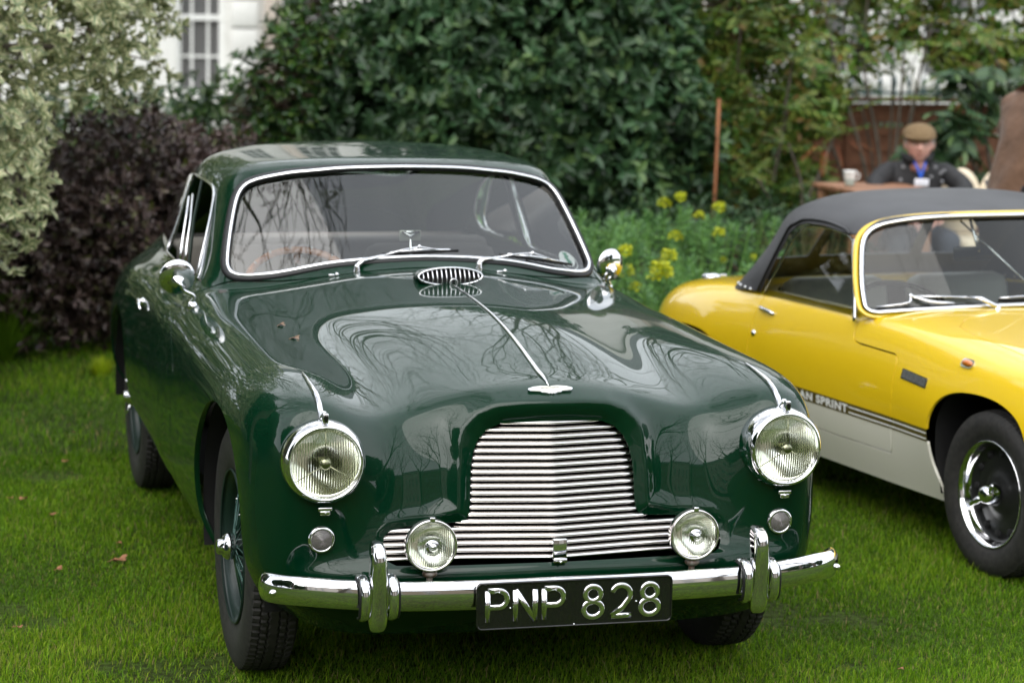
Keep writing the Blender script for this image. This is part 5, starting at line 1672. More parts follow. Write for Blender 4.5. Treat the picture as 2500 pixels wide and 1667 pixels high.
# ------------------------------------------------------------------ white stucco terrace beyond the garden
M_stucco = mat('stucco', (.74, .73, .70), rough=.8, noise=(1.5, (.66, .65, .62), 5))
M_stucco2 = mat('stucco_cream', (.62, .54, .47), rough=.8, noise=(2.5, (.55, .47, .41), 5))
M_sash = mat('sash_paint', (.78, .78, .76), rough=.5)
M_pane = mat('dark_window_pane', (.13, .13, .13), rough=.06, coat=.5)
M_slate = mat('slate_roof', (.09, .09, .10), rough=.8)
M_brick = mat('brick_upper', (.30, .24, .17), rough=.9, noise=(9, (.22, .17, .12), 6))
def house(name, label, x0, x1, y, wins, zt=3.2, hgt=11.5, m=M_stucco, face=-1, um=None, depth=7, roof=True):
    h = thing(name, label, 'house', ((x0+x1)/2, y, 0))
    X0, X1 = -(x1-x0)/2, (x1-x0)/2
    f = face
    xs = sorted(wins)
    # wall pieces around the openings, floor by floor
    b = MB(); d = .3
    def wallbox(a0, a1, z0, z1): b.box(((a0+a1)/2, -f*d/2, (z0+z1)/2), (a1-a0, d, z1-z0))
    rows_ = {}
    for (cx, w, z0, z1) in wins: rows_.setdefault((z0, z1), []).append((cx, w))
    cur = 0
    for (z0, z1), L_ in sorted(rows_.items()):
        wallbox(X0, X1, cur, z0)
        a = X0
        for cx, w in sorted(L_):
            wallbox(a, cx-w/2, z0, z1); a = cx+w/2
        wallbox(a, X1, z0, z1); cur = z1
    wallbox(X0, X1, cur, hgt)
    b.box((0, -f*(depth/2+.31), hgt/2-.02), (X1-X0-.02, depth-.01, hgt-.04))
    b.build('wall', m, h)
    for (cx, w, z0, z1) in wins:
        wz = thing_part('window', h, (cx, 0, 0))
        b = MB(); b.box((0, -f*.17, (z0+z1)/2), (w, .02, z1-z0)); b.build('pane', M_pane, wz)
        b = MB()
        for q in (-w/2+.035, w/2-.035): b.box((q, -f*.13, (z0+z1)/2), (.07, .06, z1-z0))
        for q in (z0+.04, z1-.035, (z0+z1)/2): b.box((0, -f*.127, q), (w, .06, .07))
        b.build('frame', M_sash, wz)
        for q in (-w/6, w/6): MB().box((q, -f*.14, (z0+z1)/2), (.028, .04, z1-z0)).build('glazing_bar', M_sash, wz)
        for q in ((z0*3+z1)/4, (z0+3*z1)/4): MB().box((0, -f*.141, q), (w, .04, .028)).build('glazing_bar', M_sash, wz)
        MB().box((0, f*.05, z0-.05), (w+.24, .22, .10), bev=.01).build('sill', m, wz)
    b = MB(); b.box((0, f*.10, hgt-.25), (X1-X0+.1, .35, .5)); b.box((0, f*.06, zt), (X1-X0, .22, .22)); b.build('cornice', m, h)
    if roof:
        b = MB(); b.add([(X0, 0, hgt), (X1, 0, hgt), (X1, -f*depth, hgt), (X0, -f*depth, hgt), (X0, -f*depth/2, hgt+2.2), (X1, -f*depth/2, hgt+2.2)], [(0, 1, 5, 4), (2, 3, 4, 5), (0, 4, 3), (1, 2, 5)], None, False)
        rf = b.build('roof', M_slate, h)
        b = MB(); b.box((X0+.6, -f*depth/2, hgt+2.3), (.9, 1.2, 2.2)); b.build('chimney', m if um is None else um, h)
    return h
def thing_part(name, parent, loc):
    o = bpy.data.objects.new(name, None); link(o, parent); o.location = loc; return o
house('stucco_house', 'white stucco house with barred sash window seen left of the dark bush', -3.5, 5.2, 24.0, [(1.62, .62, .45, 2.4), (3.0, .8, .45, 2.4), (-1.5, 1.0, .45, 2.4), (1.62, .8, 3.9, 5.9), (3.0, .8, 3.9, 5.9), (-1.5, 1.0, 3.9, 5.9)], hgt=7.5)
h1 = bpy.data.objects['stucco_house']
for k in range(20): MB().box((2.16, -.03, .40+k*.36), (.34, .08, .335), bev=.012).build('quoin', M_stucco, h1)
MB().box((2.52, -.05, 3.6), (.20, .12, 7.0), bev=.02).build('pilaster', M_stucco2, h1)
house('stucco_house', 'cream rendered house front behind the middle of the dark bush', 5.2, 9.2, 24.3, [(-.9, 1.0, .5, 2.4), (.9, 1.0, .5, 2.4)], m=M_stucco2, hgt=7.0)
house('stucco_house', 'white stucco house with low dark windows seen through shrubs above the fence', 9.2, 18.5, 23.6, [(-2.9, 1.1, .75, 2.5), (-1.1, 1.2, .75, 2.5), (3.1, 1.1, .75, 2.5)], hgt=7.5)

# ------------------------------------------------------------------ garden stake, table, mug, padded chair
b = MB(); b.tube([(0, 0, 0), (.012, 0, .7), (.02, 0, 1.235)], .011, 8); o = b.build('wooden_stake', mat('stake_wood', (.34, .13, .055), rough=.8, noise=(20, (.25, .10, .045), 4)), None)
o.location = (3.56, 8.0, 0); props(o, 'thin orange-brown wooden stake standing upright by the dark bush', 'stake')
tb = thing('garden_table', 'small brown wooden table with the mug on it, beside the seated man', 'table', (4.21, 6.95, 0), .05)
M_tab = mat('table_wood', (.30, .15, .085), rough=.5, noise=(5, (.22, .11, .06), 5))
for k in range(5): MB().box((0, -.28+k*.125, .752), (.56, .115, .028), bev=.004).build('slat', M_tab, tb)
for a in (-.24, .24):
    for c_ in (-.24, .20): MB().box((a, c_, .37), (.05, .05, .735), bev=.004).build('leg', M_tab, tb)
MB().box((0, -.31, .70), (.50, .02, .07)).build('apron', M_tab, tb)
mg = thing('mug', 'white mug with a pale green lower half and a handle, on the table edge', 'mug', (4.045, 6.93, .766))
M_mug = mat('mug_white', (.72, .72, .70), rough=.25, coat=.5); M_mug2 = mat('mug_green', (.36, .42, .38), rough=.25, coat=.5)
MB().lathe([(0, .002), (.026, .002), (.030, .012), (.034, .045)], 24).build('mug_base', M_mug2, mg)
MB().lathe([(.034, .045), (.041, .088), (.043, .094), (.039, .094), (.036, .06), (0, .02)], 24).build('mug_body', M_mug, mg)
MB().tube([(.038, 0, .078), (.062, 0, .074), (.064, 0, .050), (.036, 0, .036)], .005, 8).build('handle', M_mug, mg)
ch = thing('padded_chair', 'cream padded chair back between the seated man and the brown coat', 'chair', (4.98, 7.05, 0), -.1)
M_cream = mat('cream_cloth', (.66, .56, .42), rough=.8)
for q in (-.13, .12): MB().sphere((q, .02, .63), (.145, .07, .235), 20, 12).build('cushion', M_cream, ch)
MB().box((0, -.2, .42), (.5, .5, .07), bev=.03).build('seat', M_cream, ch)
for a in (-.22, .22):
    for c_ in (-.4, .03): MB().tube([(a, c_, 0), (a, c_, .40)], .016, 8).build('leg', M_tab, ch)

# ------------------------------------------------------------------ bare and weeping trees (most stand outside the picture and show in paint and glass)
def bare_tree(name, label, loc, hgt, seed, r0=.22, twig=.012, levels=6, spread=.62, m=None, willow=False, group=None, cat='tree'):
    t = thing(name, label, cat, loc, 0, group)
    r = random.Random(seed)
    tr = MB(); br = MB(); tips = []
    def grow(p, d, ln, rad, lv):
        pts = [p.copy()]; rr = [rad]
        n = 3 if lv > 2 else 4
        for i in range(n):
            d = (d+Vector((r.uniform(-1, 1), r.uniform(-1, 1), r.uniform(-.5, .9)))*(.10 if lv == 0 else .22)).normalized()
            p = p+d*(ln/n); pts.append(p.copy()); rr.append(rad*(1-.38*(i+1)/n))
        (tr if lv == 0 else br).tube(pts, rr, 8 if lv < 2 else (4 if lv < 4 else 3), caps=False)
        if lv >= levels: tips.append((p, d)); return
        k = 3 if lv < 2 else r.choice((2, 2, 3))
        for q in range(k):
            a = r.uniform(0, 2*math.pi); s = r.uniform(.55, 1.15)*spread
            ax = Vector((math.cos(a), math.sin(a), r.uniform(-.15, .45)))
            nd = (d+ax*s).normalized()
            grow(p, nd, ln*r.uniform(.66, .86), rr[-1]*r.uniform(.62, .8) if k > 1 else rr[-1], lv+1)
        if lv > 0 and lv < levels-1:
            mid = pts[len(pts)//2]; a = r.uniform(0, 6.28)
            grow(mid.copy(), (d*.4+Vector((math.cos(a), math.sin(a), .3))).normalized(), ln*.6, rr[1]*.5, lv+2)
    grow(Vector((0, 0, -.05)), Vector((r.uniform(-.1, .1), r.uniform(-.1, .1), 1)), hgt*.26, r0, 0)
    tr.build('trunk', m or M_bark, t); br.build('crown', m or M_bark, t)
    return t, tips
for i, (x, y, h, s, lb) in enumerate(((-6.5, -12.5, 15, 3, 'tall bare plane tree across the lawn, behind the photographer to the left'), (2.6, -14.5, 16, 8, 'tall bare tree behind the photographer, nearly opposite the grille'),
        (9.5, -9.5, 14, 12, 'tall bare tree behind the photographer to the right'), (-2.2, 13.0, 14, 23, 'bare tree behind the purple shrub, taller than the houses'), (7.0, 16.5, 15, 31, 'bare tree rising behind the dark bush'), (-15, -20, 16, 41, 'bare tree far across the lawn on the left'), (-2.2, -10.8, 14, 105, 'bare tree close behind the photographer, left of the middle'), (6.0, -11.5, 15, 109, 'bare tree close behind the photographer, right of the middle'), (-5.4, -4.6, 15, 117, 'bare tree left of the photographer whose branches reach over the lawn'), (6.2, -4.4, 15, 123, 'bare tree right of the photographer whose branches reach over the lawn'), (15, 13, 14, 44, 'bare tree to the right of the white house'),
        (3.4, 12.6, 14, 52, 'slender bare tree close behind the dark bush'), (-.9, 11.4, 13, 91, 'bare tree close behind the variegated and purple shrubs'), (-5.2, 11.0, 14, 95, 'bare tree behind the variegated shrub'), (10.5, 13.0, 14, 57, 'bare tree behind the fence on the right'), (5.4, 19.5, 16, 63, 'bare tree directly before the cream house'), (16, -19, 16, 67, 'bare tree far across the lawn on the right'), (-10, 8, 15, 71, 'bare tree standing well left of the shrubs'))):
    bare_tree('bare_tree', lb, (x, y, 0), h, s, levels=7, group=None)
# rooted left of the cars, its long thin shoots hang high over the green car
wt, tips = bare_tree('weeping_tree', 'weeping tree left of the lawn whose thin shoots hang above the green car', (-3.4, 2.6, 0), 15, 77, r0=.18, levels=5, spread=.75)
b = MB(); r_ = random.Random(5)
tp = [q for q in tips]
for (p, d) in tp:
    for _ in range(6):
        q = p+Vector((r_.uniform(-.5, .5), r_.uniform(-.5, .5), r_.uniform(-.2, .2))); ln = r_.uniform(1.2, 3.0)
        sw_ = Vector((r_.uniform(-.3, .3), r_.uniform(-.3, .3), 0))
        b.tube([p, q, q+sw_*.5+Vector((0, 0, -ln*.5)), q+sw_+Vector((0, 0, -ln))], [.010, .009, .008, .006], 3, caps=False)
b.build('hanging_shoots', M_bark, wt)['kind'] = 'stuff'

# houses across the square, behind the photographer
for k, (x0, x1, hh, mm, lb) in enumerate(((-46, -26, 12.5, M_brick, 'brick terrace house far across the square on the left'), (-26, -8, 13.5, M_stucco2, 'cream house far across the square, left of centre'), (-8, 9, 12.5, M_brick, 'brick house far across the square, opposite the grille'), (9, 27, 13.8, M_stucco2, 'cream house far across the square, right of centre'), (27, 47, 12.5, M_brick, 'brick terrace house far across the square on the right'))):
    w_ = x1-x0
    house('terrace_house', lb, x0, x1, -47, [(-w_/2+2.2+q*3.4, 1.2, z, z+2.1) for z in (.9, 4.4, 7.8) for q in range(int((w_-2)/3.4))], hgt=hh, m=mm, face=1, zt=3.8)

# ================================================================== SHRUBS
def leaf_mesh(P, D, U, Ln, Wd, fold=.25, droop=.15, shape='oval'):
    """P base points, D directions, U up-ish normals -> leaves of two folded halves, 6 verts + rib attribute"""
    n = len(P)
    D = D/np.linalg.norm(D, axis=1)[:, None]
    S = np.cross(D, U); S /= np.linalg.norm(S, axis=1)[:, None]+1e-9
    Nn = np.cross(S, D)
    Ln = Ln[:, None]; Wd = Wd[:, None]
    a, b = (.30, .70) if shape == 'oval' else (.38, .80)
    wa, wb = (.46, .44) if shape == 'oval' else (.34, .50)
    V = np.empty((n, 6, 3), np.float32)
    V[:, 0] = P
    V[:, 1] = P+D*Ln*a-S*Wd*wa+Nn*Wd*fold
    V[:, 2] = P+D*Ln*b-S*Wd*wb+Nn*(Wd*fold-Ln*droop*.4)
    V[:, 3] = P+D*Ln-Nn*Ln*droop
    V[:, 4] = P+D*Ln*b+S*Wd*wb+Nn*(Wd*fold-Ln*droop*.4)
    V[:, 5] = P+D*Ln*a+S*Wd*wa+Nn*Wd*fold
    i = np.arange(n)*6
    F = np.concatenate([np.stack([i, i+1, i+2, i+3], 1), np.stack([i, i+3, i+4, i+5], 1)])
    return V.reshape(-1, 3), F
def unit(n, r=rng):
    v = r.normal(0, 1, (n, 3)); return v/np.linalg.norm(v, axis=1)[:, None]
def blob_tips(blobs, n, inner=.62, bump=.22, seed=1, clip=None, r=rng):
    """points in the outer shell of lumpy ellipsoids, with outward directions"""
    vol = np.array([(b[3]*b[4]+b[4]*b[5]+b[3]*b[5]) for b in blobs]); k = r.choice(len(blobs), n, p=vol/vol.sum())
    B = np.array(blobs)[k]; d = unit(n, r)
    lump = 1+bump*noise2(d[:, 0]*2.3+B[:, 0]*3+d[:, 2], d[:, 1]*2.3+B[:, 1]*2-d[:, 2]*1.7, seed, 3, 1.6)
    s = (inner**3+(1-inner**3)*r.uniform(0, 1, n))**(1/3)
    P = B[:, :3]+d*B[:, 3:6]*(lump*s)[:, None]
    N_ = d/B[:, 3:6]; N_ /= np.linalg.norm(N_, axis=1)[:, None]
    ok = P[:, 2] > .03
    if clip is not None: ok &= clip(P)
    return P[ok], N_[ok]
def whorls(P, N, k, ln, wd, open_=.9, up=.25, jit=.35, r=rng, spread=0.0):
    n = len(P); A = N+np.array([0, 0, up]); A += r.normal(0, jit, (n, 3)); A /= np.linalg.norm(A, axis=1)[:, None]
    B1 = np.cross(A, unit(n, r)); B1 /= np.linalg.norm(B1, axis=1)[:, None]; B2 = np.cross(A, B1)
    PP, DD, UU = [], [], []
    for j in range(k):
        th = 2*math.pi*j/k+r.uniform(-.5, .5, n); o = open_*r.uniform(.6, 1.25, n)
        rad = B1*np.cos(th)[:, None]+B2*np.sin(th)[:, None]
        D = A*np.cos(o)[:, None]+rad*np.sin(o)[:, None]
        U = A*np.sin(o)[:, None]-rad*np.cos(o)[:, None]
        PP.append(P-A*(ln*spread*r.uniform(0, 1, n))[:, None]); DD.append(D); UU.append(U+r.normal(0, .15, (n, 3)))
    PP = np.concatenate(PP); DD = np.concatenate(DD); UU = np.concatenate(UU)
    return PP, DD, UU, ln*r.uniform(.6, 1.2, len(PP)), wd*r.uniform(.7, 1.15, len(PP))
def rib_attr(o):
    n = len(o.data.vertices)
    a = o.data.attributes.new('edge', 'FLOAT', 'POINT'); v = np.tile(np.array([.1, 1, 1, .5, 1, 1], np.float32), n//6); a.data.foreach_set('value', v)
def stems(parent, pairs, r0=.012, m=None, name='stem'):
    for a, b_ in pairs:
        a, b_ = Vector(a), Vector(b_); mid = (a+b_)/2+Vector((rnd.uniform(-.06, .06), rnd.uniform(-.06, .06), .05))
        MB().tube(spline([a, mid, b_], 7), list(np.linspace(r0, r0*.4, 7)), 6).build(name, m or M_bark, parent)

# materials
def varieg_mat():
    m = bpy.data.materials.new('variegated_leaf'); m.use_nodes = True; nt = m.node_tree; nt.nodes.clear(); lk = nt.links.new
    out = nt.nodes.new('ShaderNodeOutputMaterial'); pb = nt.nodes.new('ShaderNodeBsdfPrincipled'); tr = nt.nodes.new('ShaderNodeBsdfTranslucent')
    mx = nt.nodes.new('ShaderNodeMixShader'); mx.inputs['Fac'].default_value = .25
    at = nt.nodes.new('ShaderNodeAttribute'); at.attribute_name = 'edge'; geo = nt.nodes.new('ShaderNodeNewGeometry')
    r1 = nt.nodes.new('ShaderNodeValToRGB'); r1.color_ramp.elements[0].color = (.12, .18, .085, 1); r1.color_ramp.elements[1].color = (.26, .31, .14, 1)
    r2 = nt.nodes.new('ShaderNodeValToRGB'); r2.color_ramp.elements[0].color = (.62, .60, .34, 1); r2.color_ramp.elements[1].color = (.78, .74, .48, 1)
    st = nt.nodes.new('ShaderNodeValToRGB'); st.color_ramp.elements[0].position = .62; st.color_ramp.elements[1].position = .74
    mc = nt.nodes.new('ShaderNodeMixRGB')
    lk(geo.outputs['Random Per Island'], r1.inputs['Fac']); lk(geo.outputs['Random Per Island'], r2.inputs['Fac']); lk(at.outputs['Fac'], st.inputs['Fac'])
    lk(st.outputs['Color'], mc.inputs['Fac']); lk(r1.outputs['Color'], mc.inputs['Color1']); lk(r2.outputs['Color'], mc.inputs['Color2'])
    lk(mc.outputs['Color'], pb.inputs['Base Color']); lk(mc.outputs['Color'], tr.inputs['Color'])
    pb.inputs['Roughness'].default_value = .38
    lk(pb.outputs['BSDF'], mx.inputs[1]); lk(tr.outputs['BSDF'], mx.inputs[2]); lk(mx.outputs['Shader'], out.inputs['Surface']); return m
M_var = varieg_mat()
M_purple = leafmat('purple_leaf', [(.026, .015, .014), (.062, .038, .034), (.12, .080, .072), (.042, .028, .020), (.17, .12, .11), (.075, .090, .016)], rough=.36, trans=.12, spec=.45)
M_dgreen = leafmat('evergreen_leaf', [(.018, .045, .018), (.032, .078, .030), (.055, .115, .042), (.026, .065, .028), (.095, .160, .045)], rough=.40, trans=.15, spec=.38)
M_holly = leafmat('glossy_leaf', [(.015, .045, .012), (.030, .085, .022), (.055, .12, .020), (.10, .16, .03)], rough=.28, trans=.2, spec=.6)
M_mah = leafmat('pinnate_leaf', [(.035, .095, .018), (.075, .17, .025), (.14, .22, .03), (.22, .25, .045), (.07, .15, .025), (.24, .14, .04)], rough=.38, trans=.25)
M_red = leafmat('red_leaf', [(.35, .05, .02), (.42, .12, .04), (.30, .16, .03)], rough=.4, trans=.3)
M_euph = leafmat('spurge_leaf', [(.075, .18, .055), (.12, .26, .075), (.19, .36, .08), (.10, .19, .10)], rough=.5, trans=.25)
M_euph_y = leafmat('spurge_flower', [(.42, .47, .01), (.55, .56, .015), (.35, .42, .02)], rough=.5, trans=.3)
M_twig = mat('twig', (.10, .065, .045), rough=.9)

# variegated shrub, hanging over from the left
va = thing('variegated_shrub', 'large cream-edged variegated shrub filling the upper left corner', 'shrub', (-1.7, 4.9, 0))
VB = [(-1.18, 4.45, .95, .32, .42, .40), (-.95, 4.75, 1.72, .50, .55, .42), (-1.30, 4.5, 1.30, .45, .5, .50), (-.62, 5.1, 1.62, .42, .5, .36), (-1.75, 4.6, 1.9, .7, .7, .9), (-1.55, 4.5, .95, .35, .45, .40), (-.9, 5.1, 2.35, .9, .8, .6), (-2.3, 4.2, 1.2, .8, .9, 1.1), (-1.9, 5.4, 3.0, 1.0, .9, 1.0), (-.52, 5.25, 2.15, .45, .5, .45)]
def vclip(P):
    zmin = np.interp(P[:, 0], [-1.5, -1.08, -.95, -.82, -.70, -.50, -.30, -.1], [.30, .60, .86, 1.0, 1.14, 1.24, 1.36, 1.6])+.05*noise2(P[:, 0]*6, P[:, 1]*3, 71, 3, 1.5)
    return (P[:, 2] > zmin) & (P[:, 0] < -.18-.25*np.clip(1.75-P[:, 2], 0, 1))
P, N_ = blob_tips(VB, 6400, .55, .25, 3, vclip)
PP, DD, UU, L_, W_ = whorls(P, N_, 5, .060, .027, open_=1.05, up=-.05, jit=.40, spread=.35)
# split the 300 leaves that show largest (nearest the camera, facing it) from the mass
cv = np.array(CAM); di = np.linalg.norm(PP-cv, axis=1); vis_ = (PP[:, 0] > -1.5) & (PP[:, 2] < 2.0)
front_s = (PP[:, 1]+.25*PP[:, 0]); order = np.argsort(np.where(vis_, front_s, 99)); pick = order[:900:3][:300]
mask = np.ones(len(PP), bool); mask[pick] = False
off = np.array([-1.7, 4.9, 0])
V, F = leaf_mesh((PP-off)[mask], DD[mask], UU[mask], L_[mask], W_[mask], .12, .18)
o = mobj('foliage', V, F, M_var, va, smooth=False); rib_attr(o); o['kind'] = 'stuff'
Vl, Fl = leaf_mesh(np.zeros((1, 3)), np.array([[0, 1., 0]]), np.array([[0, 0, 1.]]), np.array([1.]), np.array([.46]), .12, .18)
me_leaf = new_mesh('leaf', Vl, Fl, M_var, smooth=False)
a = me_leaf.attributes.new('edge', 'FLOAT', 'POINT'); a.data.foreach_set('value', np.array([.1, 1, 1, .5, 1, 1], np.float32))
for i in pick:
    d = Vector(DD[i]).normalized(); u = Vector(UU[i]); s = d.cross(u).normalized(); nn = s.cross(d)
    M = Matrix.Identity(4)
    for q in range(3):
        M[q][0] = s[q]*L_[i]; M[q][1] = d[q]*L_[i]; M[q][2] = nn[q]*L_[i]; M[q][3] = (PP[i]-off)[q]
    lf = bpy.data.objects.new('leaf', me_leaf); link(lf, va); lf.matrix_basis = M
stems(va, [((-.3, .2, 0), (.3, 0, 1.3)), ((-.2, .1, 0), (.7, -.1, 1.6)), ((-.3, 0, 0), (-.2, -.2, 1.5)), ((.6, -.1, 1.6), (1.1, .2, 1.5)), ((.3, 0, 1.2), (.35, -.3, .8)), ((-.1, .3, 0), (.9, .4, 2.2))], .022)
b = MB()
for i in rnd.sample(range(len(P)), 260):
    p = Vector(P[i]-off); q = Vector(N_[i]); b.tube([p-q*.22-Vector((0, 0, .03)), p-q*.1, p], [.004, .003, .0018], 4, caps=False)
b.build('twigs', M_twig, va)['kind'] = 'stuff'

def shrub(name, label, cat, blobs, n, k, ln, wd, m, inner=.6, bump=.22, seed=1, clip=None, stem_pairs=None, open_=.9, up=.3, jit=.4, shape='oval', spread=.8, fold=.18, core=None, group=None, sm=None, sr=.02):
    c = blobs[0]; root = thing(name, label, cat, (c[0], c[1], 0), 0, group); off = np.array([c[0], c[1], 0])
    P, N_ = blob_tips(blobs, n, inner, bump, seed, clip)
    A = whorls(P, N_, k, ln, wd, open_, up, jit, spread=spread)
    V, F = leaf_mesh(A[0]-off, A[1], A[2], A[3], A[4], fold, .15, shape)
    o = mobj('foliage', V, F, m, root, smooth=False); o['kind'] = 'stuff'
    sp = stem_pairs or [((0, 0, 0), (b_[0]-c[0], b_[1]-c[1], b_[2])) for b_ in blobs]
    stems(root, sp, sr, sm)
    b = MB()
    for i in rnd.sample(range(len(P)), min(len(P), 220)):
        p = Vector(P[i]-off); q = Vector(N_[i]); b.tube([p-q*.3, p-q*.1, p], [.005, .004, .002], 3, caps=False)
    b.build('twigs', M_twig, root)['kind'] = 'stuff'
    return root, P
# purple shrub
shrub('purple_shrub', 'round dark purple-leaved shrub behind the rear wing of the green car', 'shrub', [(-.35, 6.15, .62, .78, .62, .66), (-.95, 6.0, .50, .60, .5, .52), (-1.5, 5.9, .45, .5, .5, .5), (.15, 6.3, .55, .5, .5, .62)], 8200, 6, .056, .020, M_purple, .45, .22, 9, None, open_=.85, up=.15, jit=.5, sr=.018)
# big dark evergreen
shrub('evergreen_bush', 'tall dense dark green evergreen bush behind the green car', 'bush', [(2.35, 8.6, 1.15, 1.15, .9, 1.15), (1.35, 8.4, .75, .72, .6, .80), (3.05, 8.5, .80, .70, .6, .90), (2.45, 8.9, 2.15, 1.0, .7, .75), (2.5, 9.0, 3.2, 1.5, .8, .8), (1.55, 8.75, 1.45, .45, .4, .42), (3.2, 8.9, 1.55, .55, .5, .55)], 8600, 7, .105, .044, M_dgreen, .50, .42, 14, None, open_=.95, up=.35, jit=.45, sr=.035)
# bright leafy bush low in the left gap
shrub('laurel_bush', 'low bright green bush with yellow flecks in the gap above the purple shrub', 'bush', [(.55, 9.6, .68, .9, .6, .62), (-.5, 9.4, .62, .7, .6, .58)], 2200, 5, .075, .032, M_holly, .6, .25, 17, None, sr=.02)
shrub('sprig_bush', 'thin upright sprigs of green leaves standing against the white house', 'bush', [(.80, 8.1, 1.35, .22, .25, .55), (.62, 8.2, 1.15, .18, .2, .42), (1.0, 8.2, 1.65, .25, .25, .45)], 620, 5, .06, .028, M_holly, .3, .3, 19, None, sr=.010)

# winter shrub with pinnate leaves before the fence: bare canes with tufts of fronds
def frond_mesh(npair=6, ln=.34, lw=.075, ww=.028):
    P = []; D = []; U = []; Ls = []; Ws = []
    for i in range(npair):
        t = (i+1)/(npair+.5); y = ln*t; z = -.10*ln*t*t
        for s in (-1, 1):
            P.append((0, y, z)); D.append((s*1.0, .45, -.18)); U.append((0, .1, 1)); Ls.append(lw*(1-.25*abs(t-.5))); Ws.append(ww)
    P.append((0, ln, -.10*ln)); D.append((0, 1, -.3)); U.append((0, 0, 1)); Ls.append(lw); Ws.append(ww)
    V, F = leaf_mesh(np.array(P), np.array(D, float), np.array(U, float), np.array(Ls), np.array(Ws), .12, .12)
    b = MB(); b.tube([(0, 0, 0), (0, ln*.5, -.025*ln), (0, ln, -.10*ln)], [.004, .003, .002], 3, caps=False)
    V2 = np.concatenate([V, b.V[0]]); F2 = [tuple(f) for f in F]+[tuple(q+len(V) for q in f) for f in b.F]
    return V2, F2
FRV, FRF = frond_mesh()
me_fr = [new_mesh('leaf', FRV, FRF, mm, smooth=False) for mm in (M_mah, M_holly, M_red)]
me_fr2 = new_mesh('leaf', *frond_mesh(4, .16, .11, .034), M_dgreen, smooth=False)
def place(me, parent, p, d, s, name='leaf', rollv=0):
    d = Vector(d).normalized(); q = d.to_track_quat('Y', 'Z'); o = bpy.data.objects.new(name, me); link(o, parent)
    o.location = p; o.rotation_euler = (q @ Matrix.Rotation(rollv, 3, 'Y').to_quaternion()).to_euler(); o.scale = (s, s, s); return o
def cane_shrub(name, label, loc, canes, per, s0, mats_, seed, spreadz=.0, red=0.0, fan=1.0):
    root = thing(name, label, 'shrub', loc); r = random.Random(seed)
    for (dx, dy, h) in canes:
        pts = spline([(r.uniform(-.1, .1), r.uniform(-.1, .1), 0), (dx*.3+r.uniform(-.05, .05), dy*.3, h*.35), (dx*.65+r.uniform(-.08, .08), dy*.65, h*.7), (dx, dy, h)], 12)
        MB().tube(pts, list(np.linspace(.017, .007, 12)), 6, caps=False).build('cane', M_bark, root)
        for k in range(per):
            t = r.choice((.45, .6, .7, .8, .9, 1, 1, 1)) if k > per*.5 else 1
            p = Vector(pts[min(11, int(t*11))]); a = r.uniform(0, 6.28)
            d = Vector((math.cos(a), math.sin(a), r.uniform(-.25, .65)))
            mm = me_fr[2] if r.random() < red else me_fr[0 if r.random() < mats_ else 1]
            place(mm, root, p, d, s0*r.uniform(.7, 1.15), 'leaf', r.uniform(-.4, .4))
    return root
cane_shrub('winter_shrub', 'leggy shrub with feathery green leaves on bare stems, left of the seated man', (4.15, 8.9, 0), [(-.75, -.2, 1.1), (-.55, .1, 1.6), (-.25, -.3, .75), (-.1, 0, 1.75), (.25, -.1, 1.5), (.1, -.4, 1.15), (-.9, -.1, 1.75), (-.35, -.4, .50), (.05, -.45, .62), (-.7, -.35, .62)], 22, 1.0, .65, 5, red=.0)
cane_shrub('winter_shrub', 'feathery shrub with a few red and orange leaves beside the seated man', (4.35, 8.2, 0), [(-.25, -.1, .95), (.0, -.1, .80), (.12, 0, 1.0), (-.45, 0, .75)], 9, .6, .8, 8, red=0)
for (px_, py_, pz_, d_, s_) in ((4.22, 7.75, .93, (-.2, -.2, -.9), .42), (4.30, 7.75, .96, (.3, -.2, -.9), .40), (4.38, 7.75, .99, (.7, -.2, -.5), .38), (4.16, 7.75, .96, (-.7, -.1, -.5), .36), (4.46, 7.8, .97, (.9, -.1, -.3), .34)):
    place(me_fr[2], bpy.data.objects['winter_shrub.001'], (px_-4.35, py_-8.2, pz_), d_, s_)
cane_shrub('winter_shrub', 'tall leggy shrub with bare canes against the white wall, above the seated man', (5.2, 9.1, 0), [(-.5, 0, 1.9), (-.1, .1, 2.0), (.35, 0, 1.75), (.1, -.1, 1.6), (-.75, .1, 1.55)], 9, .85, .9, 11)
cane_shrub('winter_shrub', 'yellow-green feathery shrub with orange leaves in the upper right corner', (6.35, 8.7, 0), [(-.6, 0, 1.65), (-.2, .1, 1.85), (.3, 0, 1.7), (.0, -.2, 1.35), (.5, 0, 1.4), (.7, 0, 1.9)], 16, .85, .95, 14, red=.04)
cane_shrub('winter_shrub', 'leafy climber between the dark bush and the white wall at the top edge', (4.0, 9.4, 0), [(-.4, 0, 1.9), (0, 0, 2.05), (.35, .1, 1.9), (-.7, .1, 1.6)], 15, 1.0, .9, 18)
